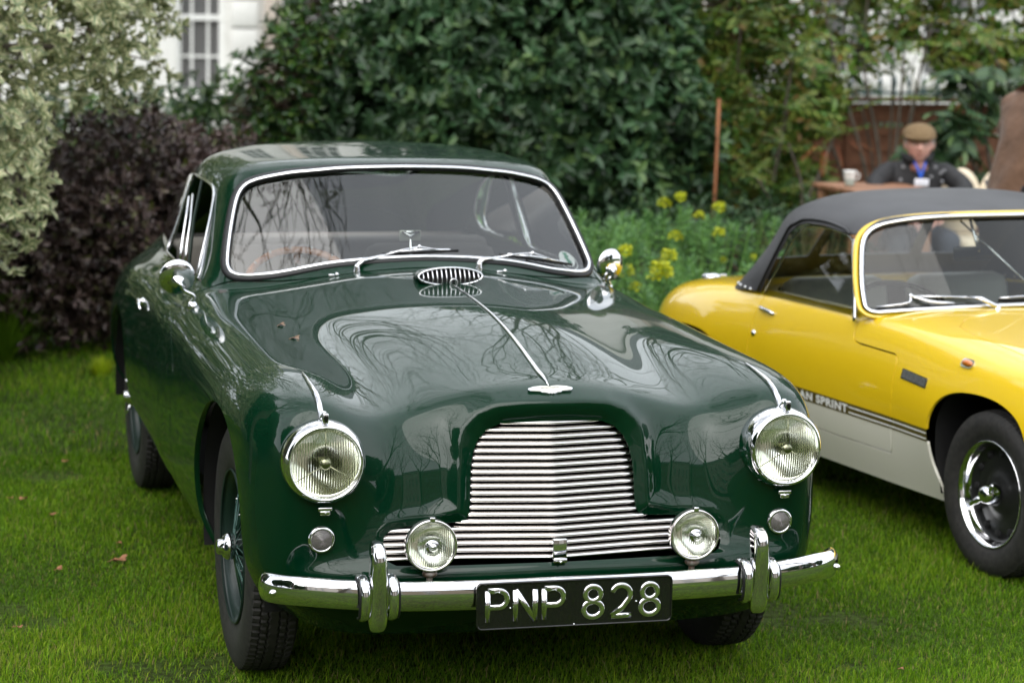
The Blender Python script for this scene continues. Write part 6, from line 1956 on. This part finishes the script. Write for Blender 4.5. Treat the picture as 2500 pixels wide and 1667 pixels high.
for nm, bl, n_, sd_ in (('loose yellow-green foliage beside the dark bush at the top edge', [(4.05, 9.25, 1.80, .55, .25, .45), (3.75, 9.2, 1.35, .38, .25, .40), (4.5, 9.3, 1.55, .45, .2, .40)], 560, 51), ('thin airy foliage against the white house wall, top centre right', [(5.35, 9.35, 2.0, .8, .2, .40), (5.0, 9.3, 1.5, .45, .2, .30), (5.6, 9.3, 1.6, .4, .2, .3)], 260, 52),
        ('olive and orange tinted foliage in the top right corner', [(6.6, 9.0, 1.75, .62, .3, .42), (6.1, 9.1, 2.05, .5, .3, .25), (5.9, 9.0, 1.45, .4, .3, .3)], 480, 53), ('green leafy mass in front of the fence, left of the man', [(4.05, 8.9, .78, .48, .25, .42), (4.45, 8.8, .45, .35, .25, .32), (3.8, 8.9, 1.2, .3, .2, .3), (4.6, 9.0, 1.15, .3, .2, .28)], 850, 54)):
    shrub('winter_shrub', nm, 'shrub', bl, n_, 5, .115, .036, M_mah, .25, .35, sd_, None, open_=1.15, up=-.15, jit=.6, spread=.5, fold=.1, sr=.012)
# drooping evergreen right of the man's head
dr = thing('drooping_evergreen', 'evergreen with drooping long leaves hanging right of the flat cap', 'shrub', (5.75, 8.3, 0)); r = random.Random(4)
for (dx, dy, h) in ((-.55, -.2, 1.15), (-.3, 0, 1.45), (0, 0, 1.3), (.35, 0, 1.5), (-.6, 0, .95), (.1, -.2, .85), (.45, -.1, 1.0), (-.35, -.25, .72)):
    pts = spline([(0, 0, 0), (dx*.3, dy*.3, h*.5), (dx*.8, dy*.8, h*.95), (dx, dy, h*.92)], 10); MB().tube(pts, list(np.linspace(.018, .006, 10)), 6, caps=False).build('cane', M_bark, dr)
    for k in range(26):
        p = Vector(pts[r.choice((6, 7, 8, 9, 9))])+Vector((r.uniform(-.12, .12), r.uniform(-.12, .12), r.uniform(-.08, .08))); a = r.uniform(0, 6.28)
        place(me_fr2, dr, p, (math.cos(a), math.sin(a), r.uniform(-.9, .1)), r.uniform(.8, 1.25), 'leaf', r.uniform(-.4, .4))
# low dark plants at the foot of the fence and behind the spurge
shrub('dark_groundcover_shrub', 'low dark shrub with reddish stems behind the yellow-flowered spurge', 'shrub', [(3.2, 7.3, .32, .65, .5, .42), (3.9, 7.5, .30, .6, .5, .36), (2.6, 6.9, .28, .5, .45, .36)], 2600, 6, .045, .016, M_dgreen, .5, .25, 27, None, sr=.012)

# spurge: upright stems with whorled narrow leaves, some with acid-yellow heads
def rosette(n=34, h=.16, ln=.062, wd=.0085, top=True):
    r = np.random.default_rng(3); t = r.uniform(0, 1, n)**.8; th = np.arange(n)*2.4
    el = np.interp(t, [0, .7, 1], [-.25, .35, 1.1])
    P = np.stack([0*t, 0*t, -h*(1-t)], 1); D = np.stack([np.cos(th)*np.cos(el), np.sin(th)*np.cos(el), np.sin(el)], 1)
    return leaf_mesh(P, D, np.tile([0, 0, 1.], (n, 1)), ln*np.interp(t, [0, .6, 1], [.9, 1, .6]), np.full(n, wd), .1, .1)
me_ro = new_mesh('rosette', *rosette(60, .17), M_euph, smooth=False)
def flower_head():
    r = np.random.default_rng(8); n = 90; d = unit(n, r); d[:, 2] = np.abs(d[:, 2])*.9-.2
    P = d*np.array([.034, .034, .042])*r.uniform(.5, 1, n)[:, None]
    D = d+r.normal(0, .5, (n, 3)); return leaf_mesh(P, D, np.tile([0, 0, 1.], (n, 1))+r.normal(0, .2, (n, 3)), np.full(n, .014), np.full(n, .013), .1, .1)
me_fh = new_mesh('flower_head', *flower_head(), M_euph_y, smooth=False)
def spurge(label, loc, st, seed):
    root = thing('spurge_plant', label, 'plant', (loc[0], loc[1], 0), 0, None); r = random.Random(seed)
    for (x, y, z, fl) in st:
        bx, by = loc[0]*.7+x*.3, loc[1]*.7+y*.3
        pts = spline([(bx-loc[0], by-loc[1], 0), ((bx*.3+x*.7)-loc[0], (by*.3+y*.7)-loc[1], z*.5), (x-loc[0], y-loc[1], z)], 6)
        MB().tube(pts, [.005]*6, 5, caps=False).build('stem', M_euph, root)
        q = place(me_ro, root, pts[-1], (r.uniform(-.2, .2), 1, r.uniform(-.2, .2)), r.uniform(.9, 1.25), 'rosette'); q.rotation_euler = (r.uniform(-.25, .25), r.uniform(-.25, .25), r.uniform(0, 6))
        if fl:
            q = place(me_fh, root, Vector(pts[-1])+Vector((0, 0, .045)), (0, 1, 0), fl, 'flower_head'); q.rotation_euler = (0, 0, r.uniform(0, 6))
import itertools
r = random.Random(21)
def scatter(cx, cy, rx, ry, n, zf):
    out = []
    for _ in range(n):
        a = r.uniform(0, 6.28); q = math.sqrt(r.random()); x, y = cx+rx*q*math.cos(a), cy+ry*q*math.sin(a); out.append((x, y, zf(x, y)*r.uniform(.82, 1.06), 0))
    return out
zf = lambda x, y: .60+.22*min(1, max(0, (y-3.9)/1.2))
HA = [(2.277, 5.2, .78, 1.1), (2.364, 5.2, .81, 1.05), (2.578, 5.2, .755, 1.15), (2.468, 5.2, .715, .9)]
HB = [(2.24, 4.9, .640, 1.1), (2.47, 4.9, .655, 1.0), (2.66, 4.9, .53, .7), (2.50, 4.9, .52, .6)]
HC = [(1.684, 4.0, .67, 1.15), (1.72, 4.1, .56, 1.3), (1.74, 4.0, .50, 1.0), (1.86, 4.0, .565, 1.9), (1.93, 4.1, .63, 1.3)]
spurge('spurge plant with the four highest acid-yellow flower heads, at the back of the clump', (2.45, 5.35), HA+scatter(2.4, 5.3, .55, .35, 26, lambda x, y: .74), 1)
spurge('spurge plant with small yellow heads right behind the yellow tail and soft top', (2.5, 4.8), HB+scatter(2.35, 4.75, .50, .35, 26, lambda x, y: .60), 2)
spurge('spurge plant with large low yellow flower heads just behind the yellow tail', (1.85, 4.2), HC+scatter(1.85, 4.25, .38, .35, 30, lambda x, y: .54), 3)
spurge('leafy spurge plant without flowers beside the windscreen of the green car', (1.55, 5.2), scatter(1.6, 5.2, .55, .45, 46, lambda x, y: .74), 4)
spurge('leafy spurge plant without flowers, low beside the right wing mirror', (1.25, 4.4), scatter(1.3, 4.4, .42, .45, 34, lambda x, y: .54), 6)
# dry ornamental grass tuft and the acid green tuft at the hedge foot
M_straw = leafmat('straw_blade', [(.26, .16, .06), (.34, .24, .10), (.16, .18, .05)], rough=.6, trans=.2)
def tuft(name, label, loc, n, h, sp, m, w=.006, cat='grass tuft'):
    r = rng; a = r.uniform(0, 6.28, n); o = np.clip(r.normal(.5, .35, n), .02, 1.4)*sp; D = np.stack([np.cos(a)*np.sin(o), np.sin(a)*np.sin(o), np.cos(o)], 1)
    P = np.stack([np.cos(a)*.04*r.uniform(0, 1, n), np.sin(a)*.04*r.uniform(0, 1, n), 0*a], 1); L_ = h*r.uniform(.6, 1.1, n)
    V = np.empty((n, 6, 3), np.float32); S = np.stack([-np.sin(a), np.cos(a), 0*a], 1)*w/2
    for i, t in enumerate((0, .5, 1)):
        c_ = P+D*(L_*t)[:, None]; c_[:, 2] -= (L_*.35*t*t*np.sin(o)); V[:, 2*i] = c_-S*(1-.8*t); V[:, 2*i+1] = c_+S*(1-.8*t)
    b = np.arange(n)*6; F = np.concatenate([np.stack([b, b+1, b+3, b+2], 1), np.stack([b+2, b+3, b+5, b+4], 1)])
    o_ = mobj(name, V.reshape(-1, 3), F, m, None, smooth=False); o_.location = loc
    return props(o_, label, cat)
tuft('dry_grass_tuft', 'straw-coloured arching grass tuft right behind the soft top', (3.05, 5.0, 0), 420, .85, 1.3, M_straw)
tuft('dry_grass_tuft', 'short bronze grass tuft between the spurge and the soft top', (2.75, 4.3, 0), 300, .62, 1.25, M_straw)
tuft('bright_tuft', 'small acid-green tuft at the foot of the purple shrub', (-.62, 5.15, 0), 260, .105, .8, leafmat('acid_blade', [(.30, .42, .01), (.42, .50, .02)], rough=.5, trans=.35), .007)
tuft('bright_tuft', 'green tuft coloured as if sunlit, seen under the purple shrub at the far left', (-1.05, 5.75, 0), 500, .42, .8, leafmat('painted_lit_blade', [(.10, .22, .01), (.18, .30, .02)], rough=.5, trans=.35), .012)  # the lit look is put into the blade colour

# evergreens round the lawn outside the picture (they show in the paint)
for nm, bl, n_, sd_ in (('tall round evergreen oak left of the lawn, outside the picture', [(-9.5, -3.5, 4.2, 2.8, 2.8, 3.0), (-10.5, -1.5, 3.2, 2.2, 2.4, 2.6), (-8.6, -5.2, 3.0, 2.0, 2.0, 2.4)], 5200, 81),
        ('rounded evergreen behind the photographer on the left, outside the picture', [(-13, -13, 3.2, 3.0, 2.4, 3.0), (-10, -15, 2.6, 2.4, 2.0, 2.4)], 3600, 82),
        ('tall evergreen left of the variegated shrub, outside the picture', [(-5.6, 6.6, 2.8, 1.9, 1.8, 2.6), (-5.0, 8.6, 3.4, 1.7, 1.7, 3.0), (-6.8, 4.4, 2.6, 1.9, 1.9, 2.4)], 4200, 84),
        ('tall evergreen behind the fence on the right, outside the picture', [(9.5, 11.5, 3.6, 2.0, 1.5, 2.6), (12.5, 10, 3.0, 2.4, 2, 2.8)], 3000, 85),
        ('evergreen shrubbery behind the photographer on the right, outside the picture', [(13, -12, 2.8, 3.4, 2.2, 2.6), (17, -9, 3.2, 2.6, 2.6, 3.0)], 3600, 83)):
    shrub('evergreen_tree', nm, 'tree', bl, n_, 6, .30, .13, M_dgreen, .6, .3, sd_, None, open_=1.0, sr=.12)

# ================================================================== PEOPLE
def skin_fig(name, nodes, edges, m, parent, root, sub=2, squash=None, quad=None):
    names = list(nodes); me = bpy.data.meshes.new(name)
    me.from_pydata([nodes[k][0] for k in names], [(names.index(a), names.index(b)) for a, b in edges], [])
    o = bpy.data.objects.new(name, me); COL.objects.link(o)
    md = o.modifiers.new('s', 'SKIN'); md.use_smooth_shade = True; md.branch_smoothing = .6
    for i, k in enumerate(names):
        v = me.skin_vertices[0].data[i]; r = nodes[k][1]; v.radius = r if isinstance(r, tuple) else (r, r); v.use_root = (k == root)
    s = o.modifiers.new('u', 'SUBSURF'); s.levels = sub; s.render_levels = sub
    dg = bpy.context.evaluated_depsgraph_get(); dg.update()
    me2 = bpy.data.meshes.new_from_object(o.evaluated_get(dg)); me2.name = name
    bpy.data.objects.remove(o)
    me2.materials.clear(); me2.materials.append(m)
    me2.polygons.foreach_set('use_smooth', np.ones(len(me2.polygons), bool))
    return link(bpy.data.objects.new(name, me2), parent)
M_skin = mat('skin', (.68, .40, .33), rough=.5, sss=.08, noise=(18, (.74, .40, .34), 4))
M_black_cloth = mat('jacket_black', (.016, .016, .018), rough=.75, noise=(25, (.026, .026, .028), 5), bump=(70, .5, .006))
M_cap = mat('tweed', (.20, .135, .070), rough=.95, noise=(120, (.13, .085, .042), 3), bump=(220, .5, .002))
M_cord = mat('brown_corduroy', (.095, .050, .029), rough=.9, noise=(9, (.13, .070, .042), 5), bump=(8, .5, .05), sheen=.15)
M_trouser = mat('trousers', (.05, .055, .07), rough=.9)
M_hair = mat('grey_hair', (.35, .33, .31), rough=.8)
M_shoe = mat('shoe', (.02, .015, .012), rough=.4)
def head_mesh(M):
    """face towards local -y; centre of the skull at the origin, head about .23 tall"""
    u, v = 40, 30; V = []
    def g(x, z, cx, cz, sx, sz): return math.exp(-((x-cx)/sx)**2-((z-cz)/sz)**2)
    for i in range(v+1):
        t = math.pi*i/v
        for j in range(u):
            a = 2*math.pi*j/u
            x = .077*math.sin(t)*math.sin(a); y = -.098*math.sin(t)*math.cos(a); z = .118*math.cos(t)
            if z < 0: k = 1-.30*(-z/.118)**1.5; x *= k; y *= (1-.18*(-z/.118)) if y > 0 else 1-.06*(-z/.118)
            if y < -.02:
                f = min(1, (-y-.02)/.05)
                y -= f*(.026*g(x, z, 0, -.022, .013, .018)+.016*g(x, z, 0, .0, .010, .026)+.008*g(x, z, 0, .035, .055, .012)-.010*g(x, z, .030, .014, .016, .012)-.010*g(x, z, -.030, .014, .016, .012)
                        +.007*g(x, z, 0, -.055, .024, .010)-.004*g(x, z, 0, -.060, .022, .004)+.010*g(x, z, 0, -.094, .022, .016)+.006*g(x, z, .045, -.02, .02, .02)+.006*g(x, z, -.045, -.02, .02, .02))
            V.append((x, y, z))
    F = [(i*u+j, i*u+(j+1) % u, (i+1)*u+(j+1) % u, (i+1)*u+j) for i in range(v) for j in range(u)]
    b = MB(); b.add(V, F, M)
    for s in (-1, 1):
        b.sphere((s*.079, .008, -.008), (.010, .020, .032), 10, 8, M)
    b.tube([M @ Vector((0, .01, -.06)), M @ Vector((0, .025, -.15))], [.058, .064], 14)
    return b
def face_bits(M, parent, glasses=False):
    for s in (-1, 1):
        e = MB().sphere((s*.030, -.079, .013), .0115, 10, 8, M).build('eye', mat('eye_white', (.6, .58, .55), rough=.2) if 'eye_white' not in MATS else MATS['eye_white'], parent)
        MB().sphere((s*.030, -.0885, .012), .005, 8, 6, M).build('iris', M_black, e)
        MB().tube([M @ Vector((s*.014, -.101, .030)), M @ Vector((s*.030, -.101, .034)), M @ Vector((s*.046, -.092, .029))], [.003, .0045, .003], 6).build('eyebrow', M_hair, parent)
    MB().tube([M @ Vector((-.022, -.094, -.061)), M @ Vector((0, -.100, -.060)), M @ Vector((.022, -.094, -.061))], [.002, .0035, .002], 6).build('mouth', mat('lip', (.30, .09, .075), rough=.5) if 'lip' not in MATS else MATS['lip'], parent)
    if glasses:
        b = MB()
        for s in (-1, 1):
            b.tube([M @ Vector((s*.031+.021*math.cos(a), -.107+.004*abs(math.cos(a)), .010+.015*math.sin(a))) for a in np.linspace(0, 6.28, 21)[:-1]], .0014, 5, closed=True)
            b.tube([M @ Vector((s*.052, -.104, .014)), M @ Vector((s*.080, -.02, .012))], .0014, 5)
        b.tube([M @ Vector((-.010, -.109, .014)), M @ Vector((.010, -.109, .014))], .0014, 5); b.build('spectacles', M_black, parent)
def hand_nodes(pref, wrist, dirv, side, r=.011, curl=.35):
    """palm and five unequal bent fingers"""
    w = Vector(wrist); d = Vector(dirv).normalized(); s = Vector(side).normalized(); n = d.cross(s).normalized(); nodes = {}; edges = []
    nodes[pref+'w'] = (tuple(w), .024); nodes[pref+'p'] = (tuple(w+d*.05), (.030, .016)); edges.append((pref+'w', pref+'p'))
    for k, (o, L_) in enumerate(((-.027, .060), (-.009, .074), (.009, .070), (.027, .054))):
        b0 = w+d*.088+s*o; m1 = b0+d*L_*.5-n*L_*curl*.3; m2 = m1+d*L_*.42-n*L_*curl
        for q, (p, rr) in enumerate(((b0, r), (m1, r*.9), (m2, r*.75))): nodes[f'{pref}f{k}{q}'] = (tuple(p), rr)
        edges += [(pref+'p', f'{pref}f{k}0'), (f'{pref}f{k}0', f'{pref}f{k}1'), (f'{pref}f{k}1', f'{pref}f{k}2')]
    t0 = w+d*.03-s*.036; t1 = t0+d*.035-s*.022; t2 = t1+d*.028-s*.004-n*.01
    for q, (p, rr) in enumerate(((t0, r*1.15), (t1, r), (t2, r*.8))): nodes[f'{pref}t{q}'] = (tuple(p), rr)
    edges += [(pref+'p', pref+'t0'), (pref+'t0', pref+'t1'), (pref+'t1', pref+'t2')]
    return nodes, edges
# ---- seated man
mx_, my_ = 4.60, 7.22
man = thing('person', 'seated man in a tan flat cap and black jacket with a blue lanyard, looking down', 'person', (mx_, my_, 0), R(-14))
B = {'pel': ((0, .05, .42), (.12, .09)), 'bel': ((0, .0, .58), (.12, .09)), 'che': ((0, -.04, .74), (.12, .085)), 'nb': ((0, -.075, .86), (.055, .055)), 'nk': ((0, -.10, .93), .050),
     'hl': ((.10, -.05, .40), .088), 'kl': ((.16, -.44, .44), .062), 'al': ((.17, -.42, .09), .042), 'fl': ((.18, -.55, .04), .036),
     'hr': ((-.10, -.05, .40), .088), 'kr': ((-.16, -.44, .44), .062), 'ar': ((-.17, -.42, .09), .042), 'fr': ((-.18, -.55, .04), .036),
     'sl': ((.155, -.05, .84), .042), 'el': ((.29, -.20, .745), .036), 'sr': ((-.155, -.05, .84), .042), 'er': ((-.29, -.20, .745), .036)}
E_ = [('pel', 'bel'), ('bel', 'che'), ('che', 'nb'), ('nb', 'nk'), ('pel', 'hl'), ('hl', 'kl'), ('kl', 'al'), ('al', 'fl'), ('pel', 'hr'), ('hr', 'kr'), ('kr', 'ar'), ('ar', 'fr'), ('che', 'sl'), ('sl', 'el'), ('che', 'sr'), ('sr', 'er')]
for pf, wr, dr_, sd_ in (('L', (.11, -.35, .59), (-.6, -.35, -.5), (-.5, .7, 0)), ('R', (-.11, -.35, .59), (.6, -.35, -.5), (.5, .7, 0))):
    n_, e_ = hand_nodes(pf, wr, dr_, sd_, .009, .25); B.update(n_); E_ += e_
E_ += [('el', 'Lw'), ('er', 'Rw')]
skin_fig('body', B, E_, M_skin, man, 'pel')
J = {'w': ((0, .05, .42), (.195, .155)), 'b': ((0, 0, .58), (.195, .15)), 'c': ((0, -.04, .74), (.205, .15)), 'n': ((0, -.07, .87), (.135, .11)), 'k': ((0, -.075, .935), (.092, .085)),
     'sl': ((.165, -.05, .850), .080), 'ul': ((.225, -.11, .80), .072), 'el': ((.295, -.20, .745), .068), 'fl': ((.22, -.29, .68), .056), 'wl': ((.12, -.34, .60), .046),
     'sr': ((-.165, -.05, .850), .080), 'ur': ((-.225, -.11, .80), .072), 'er': ((-.295, -.20, .745), .068), 'fr': ((-.22, -.29, .68), .056), 'wr': ((-.12, -.34, .60), .046)}
skin_fig('jacket', J, [('w', 'b'), ('b', 'c'), ('c', 'n'), ('n', 'k'), ('c', 'sl'), ('sl', 'ul'), ('ul', 'el'), ('el', 'fl'), ('fl', 'wl'), ('c', 'sr'), ('sr', 'ur'), ('ur', 'er'), ('er', 'fr'), ('fr', 'wr')], M_black_cloth, man, 'w')
b = MB()
for s in (-1, 1):
    V = []; F = []
    for i, a in enumerate(np.linspace(.35, 3.0, 12)):
        for h_, o_ in ((0, .0), (.062, .018), (.066, .030), (.0, .020)): V.append((s*(.070+o_)*math.sin(a), -.075-(.085+o_)*math.cos(a), .895+h_*(1-.35*abs(math.cos(a)))))
    for i in range(11):
        for j in range(4): F.append((i*4+j, i*4+(j+1) % 4, (i+1)*4+(j+1) % 4, (i+1)*4+j))
    b.add(V, F)
b.build('collar', M_black_cloth, man)
T_ = {'p': ((0, .05, .41), (.16, .12)), 'hl': ((.10, -.05, .41), .10), 'kl': ((.16, -.44, .45), .078), 'al': ((.17, -.42, .10), .06), 'hr': ((-.10, -.05, .41), .10), 'kr': ((-.16, -.44, .45), .078), 'ar': ((-.17, -.42, .10), .06)}
skin_fig('trousers', T_, [('p', 'hl'), ('hl', 'kl'), ('kl', 'al'), ('p', 'hr'), ('hr', 'kr'), ('kr', 'ar')], M_trouser, man, 'p')
HM = Matrix.Translation((.0, -.125, 1.015)) @ Matrix.Rotation(R(-8), 4, 'Z') @ Matrix.Rotation(R(2), 4, 'X') @ Matrix.Scale(1.07, 4)
hd = head_mesh(HM).build('head', M_skin, man)
face_bits(HM, hd, True)
b = MB()
for s in (-1, 1): b.sphere((s*.066, .020, .015), (.022, .055, .050), 12, 8, HM)
b.sphere((0, .062, -.01), (.062, .048, .07), 14, 10, HM); b.build('hair', M_hair, hd)
b = MB(); V = []; u, v = 36, 12
for i in range(v+1):
    t = i/v*math.pi*.56
    for j in range(u):
        a = 2*math.pi*j/u; x = .098*math.sin(t)*math.sin(a); y = -.112*math.sin(t)*math.cos(a)-.006; z = .052+.066*math.cos(t)
        if y < 0: z -= .022*(y/.118)**2; y *= 1.12
        x *= 1+.05*math.sin(3*a); V.append((x, y, z))
F = [(i*u+j, i*u+(j+1) % u, (i+1)*u+(j+1) % u, (i+1)*u+j) for i in range(v) for j in range(u)]
b.add(V, F, HM)
pk = [(.088*math.sin(a), -.075-.066*math.cos(a), .050-.012*math.cos(a)) for a in np.linspace(-1.35, 1.35, 15)]
inn_ = [(.085*math.sin(a), -.07-.03*math.cos(a), .054) for a in np.linspace(-1.35, 1.35, 15)]
b.add(inn_+pk, [(i, i+1, 16+i, 15+i) for i in range(14)], HM); b.add([(p[0], p[1], p[2]-.008) for p in inn_+pk], [(i, 15+i, 16+i, i+1) for i in range(14)], HM)
b.tube([HM @ Vector(p) for p in pk], .006, 6); b.tube([HM @ Vector((.084*math.sin(a), -.088*math.cos(a)+.004, .044)) for a in np.linspace(0, 6.28, 33)[:-1]], .010, 8, closed=True)
b.build('flat_cap', M_cap, man)
b = MB()
for s in (-1, 1): b.tube([(s*.040, -.160, .915), (s*.020, -.205, .870), (s*.005, -.215, .825), (0, -.222, .805)], .0065, 6, flat=(1.1, .25), up=Vector((0, -1, .2)))
ly = b.build('lanyard', mat('blue_ribbon', (.003, .08, .50), rough=.5), man)
MB().box((.004, -.235, .782), (.088, .004, .045), bev=.003).build('name_badge', mat('badge_white', (.72, .72, .78), rough=.3, coat=.6), ly)
for i, (x, y, z) in enumerate(((-.10, -.155, .87), (.10, -.155, .87), (-.115, -.17, .79), (.07, -.19, .815), (.135, -.155, .835), (.145, -.160, .785), (.155, -.15, .85))):
    MB().lathe([(0, .004), (.009, .004), (.011, 0)], 12, frame(Vector((x, y-.004, z)), (x, -1, .2))).build('button', mat('snap', (.20, .20, .21), rough=.3, metal=.6) if 'snap' not in MATS else MATS['snap'], man)
for s in (-1, 1): MB().sphere((s*.18, -.50, .045), (.05, .13, .045), 14, 8).build('shoe', M_shoe, man)
sc_ = thing('garden_chair', 'low chair under the seated man, hidden behind the soft top', 'chair', (mx_, my_+.05, 0), R(-14))
MB().box((0, .0, .27), (.46, .44, .04), bev=.01).build('seat', M_tab, sc_)
MB().box((0, .27, .50), (.44, .03, .22), bev=.01).build('backrest', M_tab, sc_)
for a in (-.2, .2):
    for c_ in (-.19, .24): MB().box((a, c_, .14 if c_ < 0 else .3), (.035, .035, .28 if c_ < 0 else .6)).build('leg', M_tab, sc_)
# ---- standing person in the brown coat
st_ = thing('person', 'standing person in a brown corduroy coat, cut off by the right edge', 'person', (4.27, 5.05, 0), R(98))
B = {'pel': ((0, 0, .95), (.12, .09)), 'bel': ((0, 0, 1.10), (.11, .09)), 'che': ((0, 0, 1.28), (.12, .085)), 'nb': ((0, -.03, 1.41), (.055, .055)), 'nk': ((0, -.10, 1.51), .052),
     'hl': ((.09, 0, .90), .088), 'kl': ((.11, -.02, .50), .058), 'al': ((.12, .02, .09), .040), 'fl': ((.13, -.13, .04), .034),
     'hr': ((-.09, 0, .90), .088), 'kr': ((-.10, -.02, .50), .058), 'ar': ((-.11, .02, .09), .040), 'fr': ((-.12, -.13, .04), .034),
     'sl': ((.18, -.02, 1.37), .042), 'el': ((.28, -.05, 1.10), .038), 'sr': ((-.18, -.02, 1.37), .042), 'er': ((-.28, -.05, 1.10), .038)}
E_ = [('pel', 'bel'), ('bel', 'che'), ('che', 'nb'), ('nb', 'nk'), ('pel', 'hl'), ('hl', 'kl'), ('kl', 'al'), ('al', 'fl'), ('pel', 'hr'), ('hr', 'kr'), ('kr', 'ar'), ('ar', 'fr'), ('che', 'sl'), ('sl', 'el'), ('che', 'sr'), ('sr', 'er')]
for pf, wr, dr_, sd_ in (('L', (.165, -.29, 1.12), (-.5, -1, .1), (1, -.4, 0)), ('R', (-.165, -.29, 1.12), (.5, -1, .1), (-1, -.4, 0))):
    n_, e_ = hand_nodes(pf, wr, dr_, sd_, .009, .4); B.update(n_); E_ += e_
E_ += [('el', 'Lw'), ('er', 'Rw')]
skin_fig('body', B, E_, M_skin, st_, 'pel')
J = {'h': ((0, .05, .66), (.25, .22)), 'w': ((0, .035, .92), (.225, .19)), 'b': ((0, .02, 1.10), (.20, .17)), 'c': ((0, -.01, 1.26), (.20, .155)), 'n': ((0, -.07, 1.41), (.13, .12)), 'k': ((0, -.07, 1.47), (.085, .08)),
     'sl': ((.19, -.02, 1.38), .095), 'ul': ((.245, -.05, 1.25), .082), 'el': ((.285, -.05, 1.10), .075), 'fl': ((.24, -.16, 1.10), .066), 'wl': ((.175, -.27, 1.12), .056),
     'sr': ((-.205, -.06, 1.38), .088), 'ur': ((-.260, -.02, 1.24), .078), 'er': ((-.30, .05, 1.10), .072), 'fr': ((-.25, -.09, 1.10), .064), 'wr': ((-.175, -.27, 1.12), .056)}
coat = skin_fig('coat', J, [('h', 'w'), ('w', 'b'), ('b', 'c'), ('c', 'n'), ('n', 'k'), ('c', 'sl'), ('sl', 'ul'), ('ul', 'el'), ('el', 'fl'), ('fl', 'wl'), ('c', 'sr'), ('sr', 'ur'), ('ur', 'er'), ('er', 'fr'), ('fr', 'wr')], M_cord, st_, 'h', 3)
# cloth folds: ripple the coat along its surface
cn = len(coat.data.vertices); co = np.empty(cn*3); coat.data.vertices.foreach_get('co', co); co = co.reshape(-1, 3)
no = np.array([v.normal[:] for v in coat.data.vertices])
fo = .013*np.sin(co[:, 0]*31+co[:, 2]*9+2*np.sin(co[:, 2]*7))*np.clip(1.6-co[:, 2], .2, 1)+.007*np.sin(co[:, 2]*52+co[:, 0]*25+co[:, 1]*18)*(np.abs(co[:, 0]) > .2)
co += no*fo[:, None]; coat.data.vertices.foreach_set('co', co.ravel()); coat.data.update()
T_ = {'p': ((0, 0, .92), (.16, .12)), 'hl': ((.095, 0, .86), .11), 'kl': ((.11, -.02, .50), .082), 'al': ((.12, .02, .08), .068), 'hr': ((-.095, 0, .86), .11), 'kr': ((-.11, -.02, .50), .082), 'ar': ((-.12, .02, .08), .068)}
skin_fig('trousers', T_, [('p', 'hl'), ('hl', 'kl'), ('kl', 'al'), ('p', 'hr'), ('hr', 'kr'), ('kr', 'ar')], M_trouser, st_, 'p')
HM = Matrix.Translation((.0, -.15, 1.62))
hd = head_mesh(HM).build('head', M_skin, st_); face_bits(HM, hd)
b = MB(); b.sphere((0, .012, .030), (.083, .098, .098), 20, 14, HM); b.sphere((0, .05, -.01), (.068, .058, .08), 16, 10, HM); b.build('hair', M_hair, hd)
for s in (-1, 1): MB().sphere((s*.125, -.06, .045), (.05, .14, .045), 14, 8).build('shoe', M_shoe, st_)
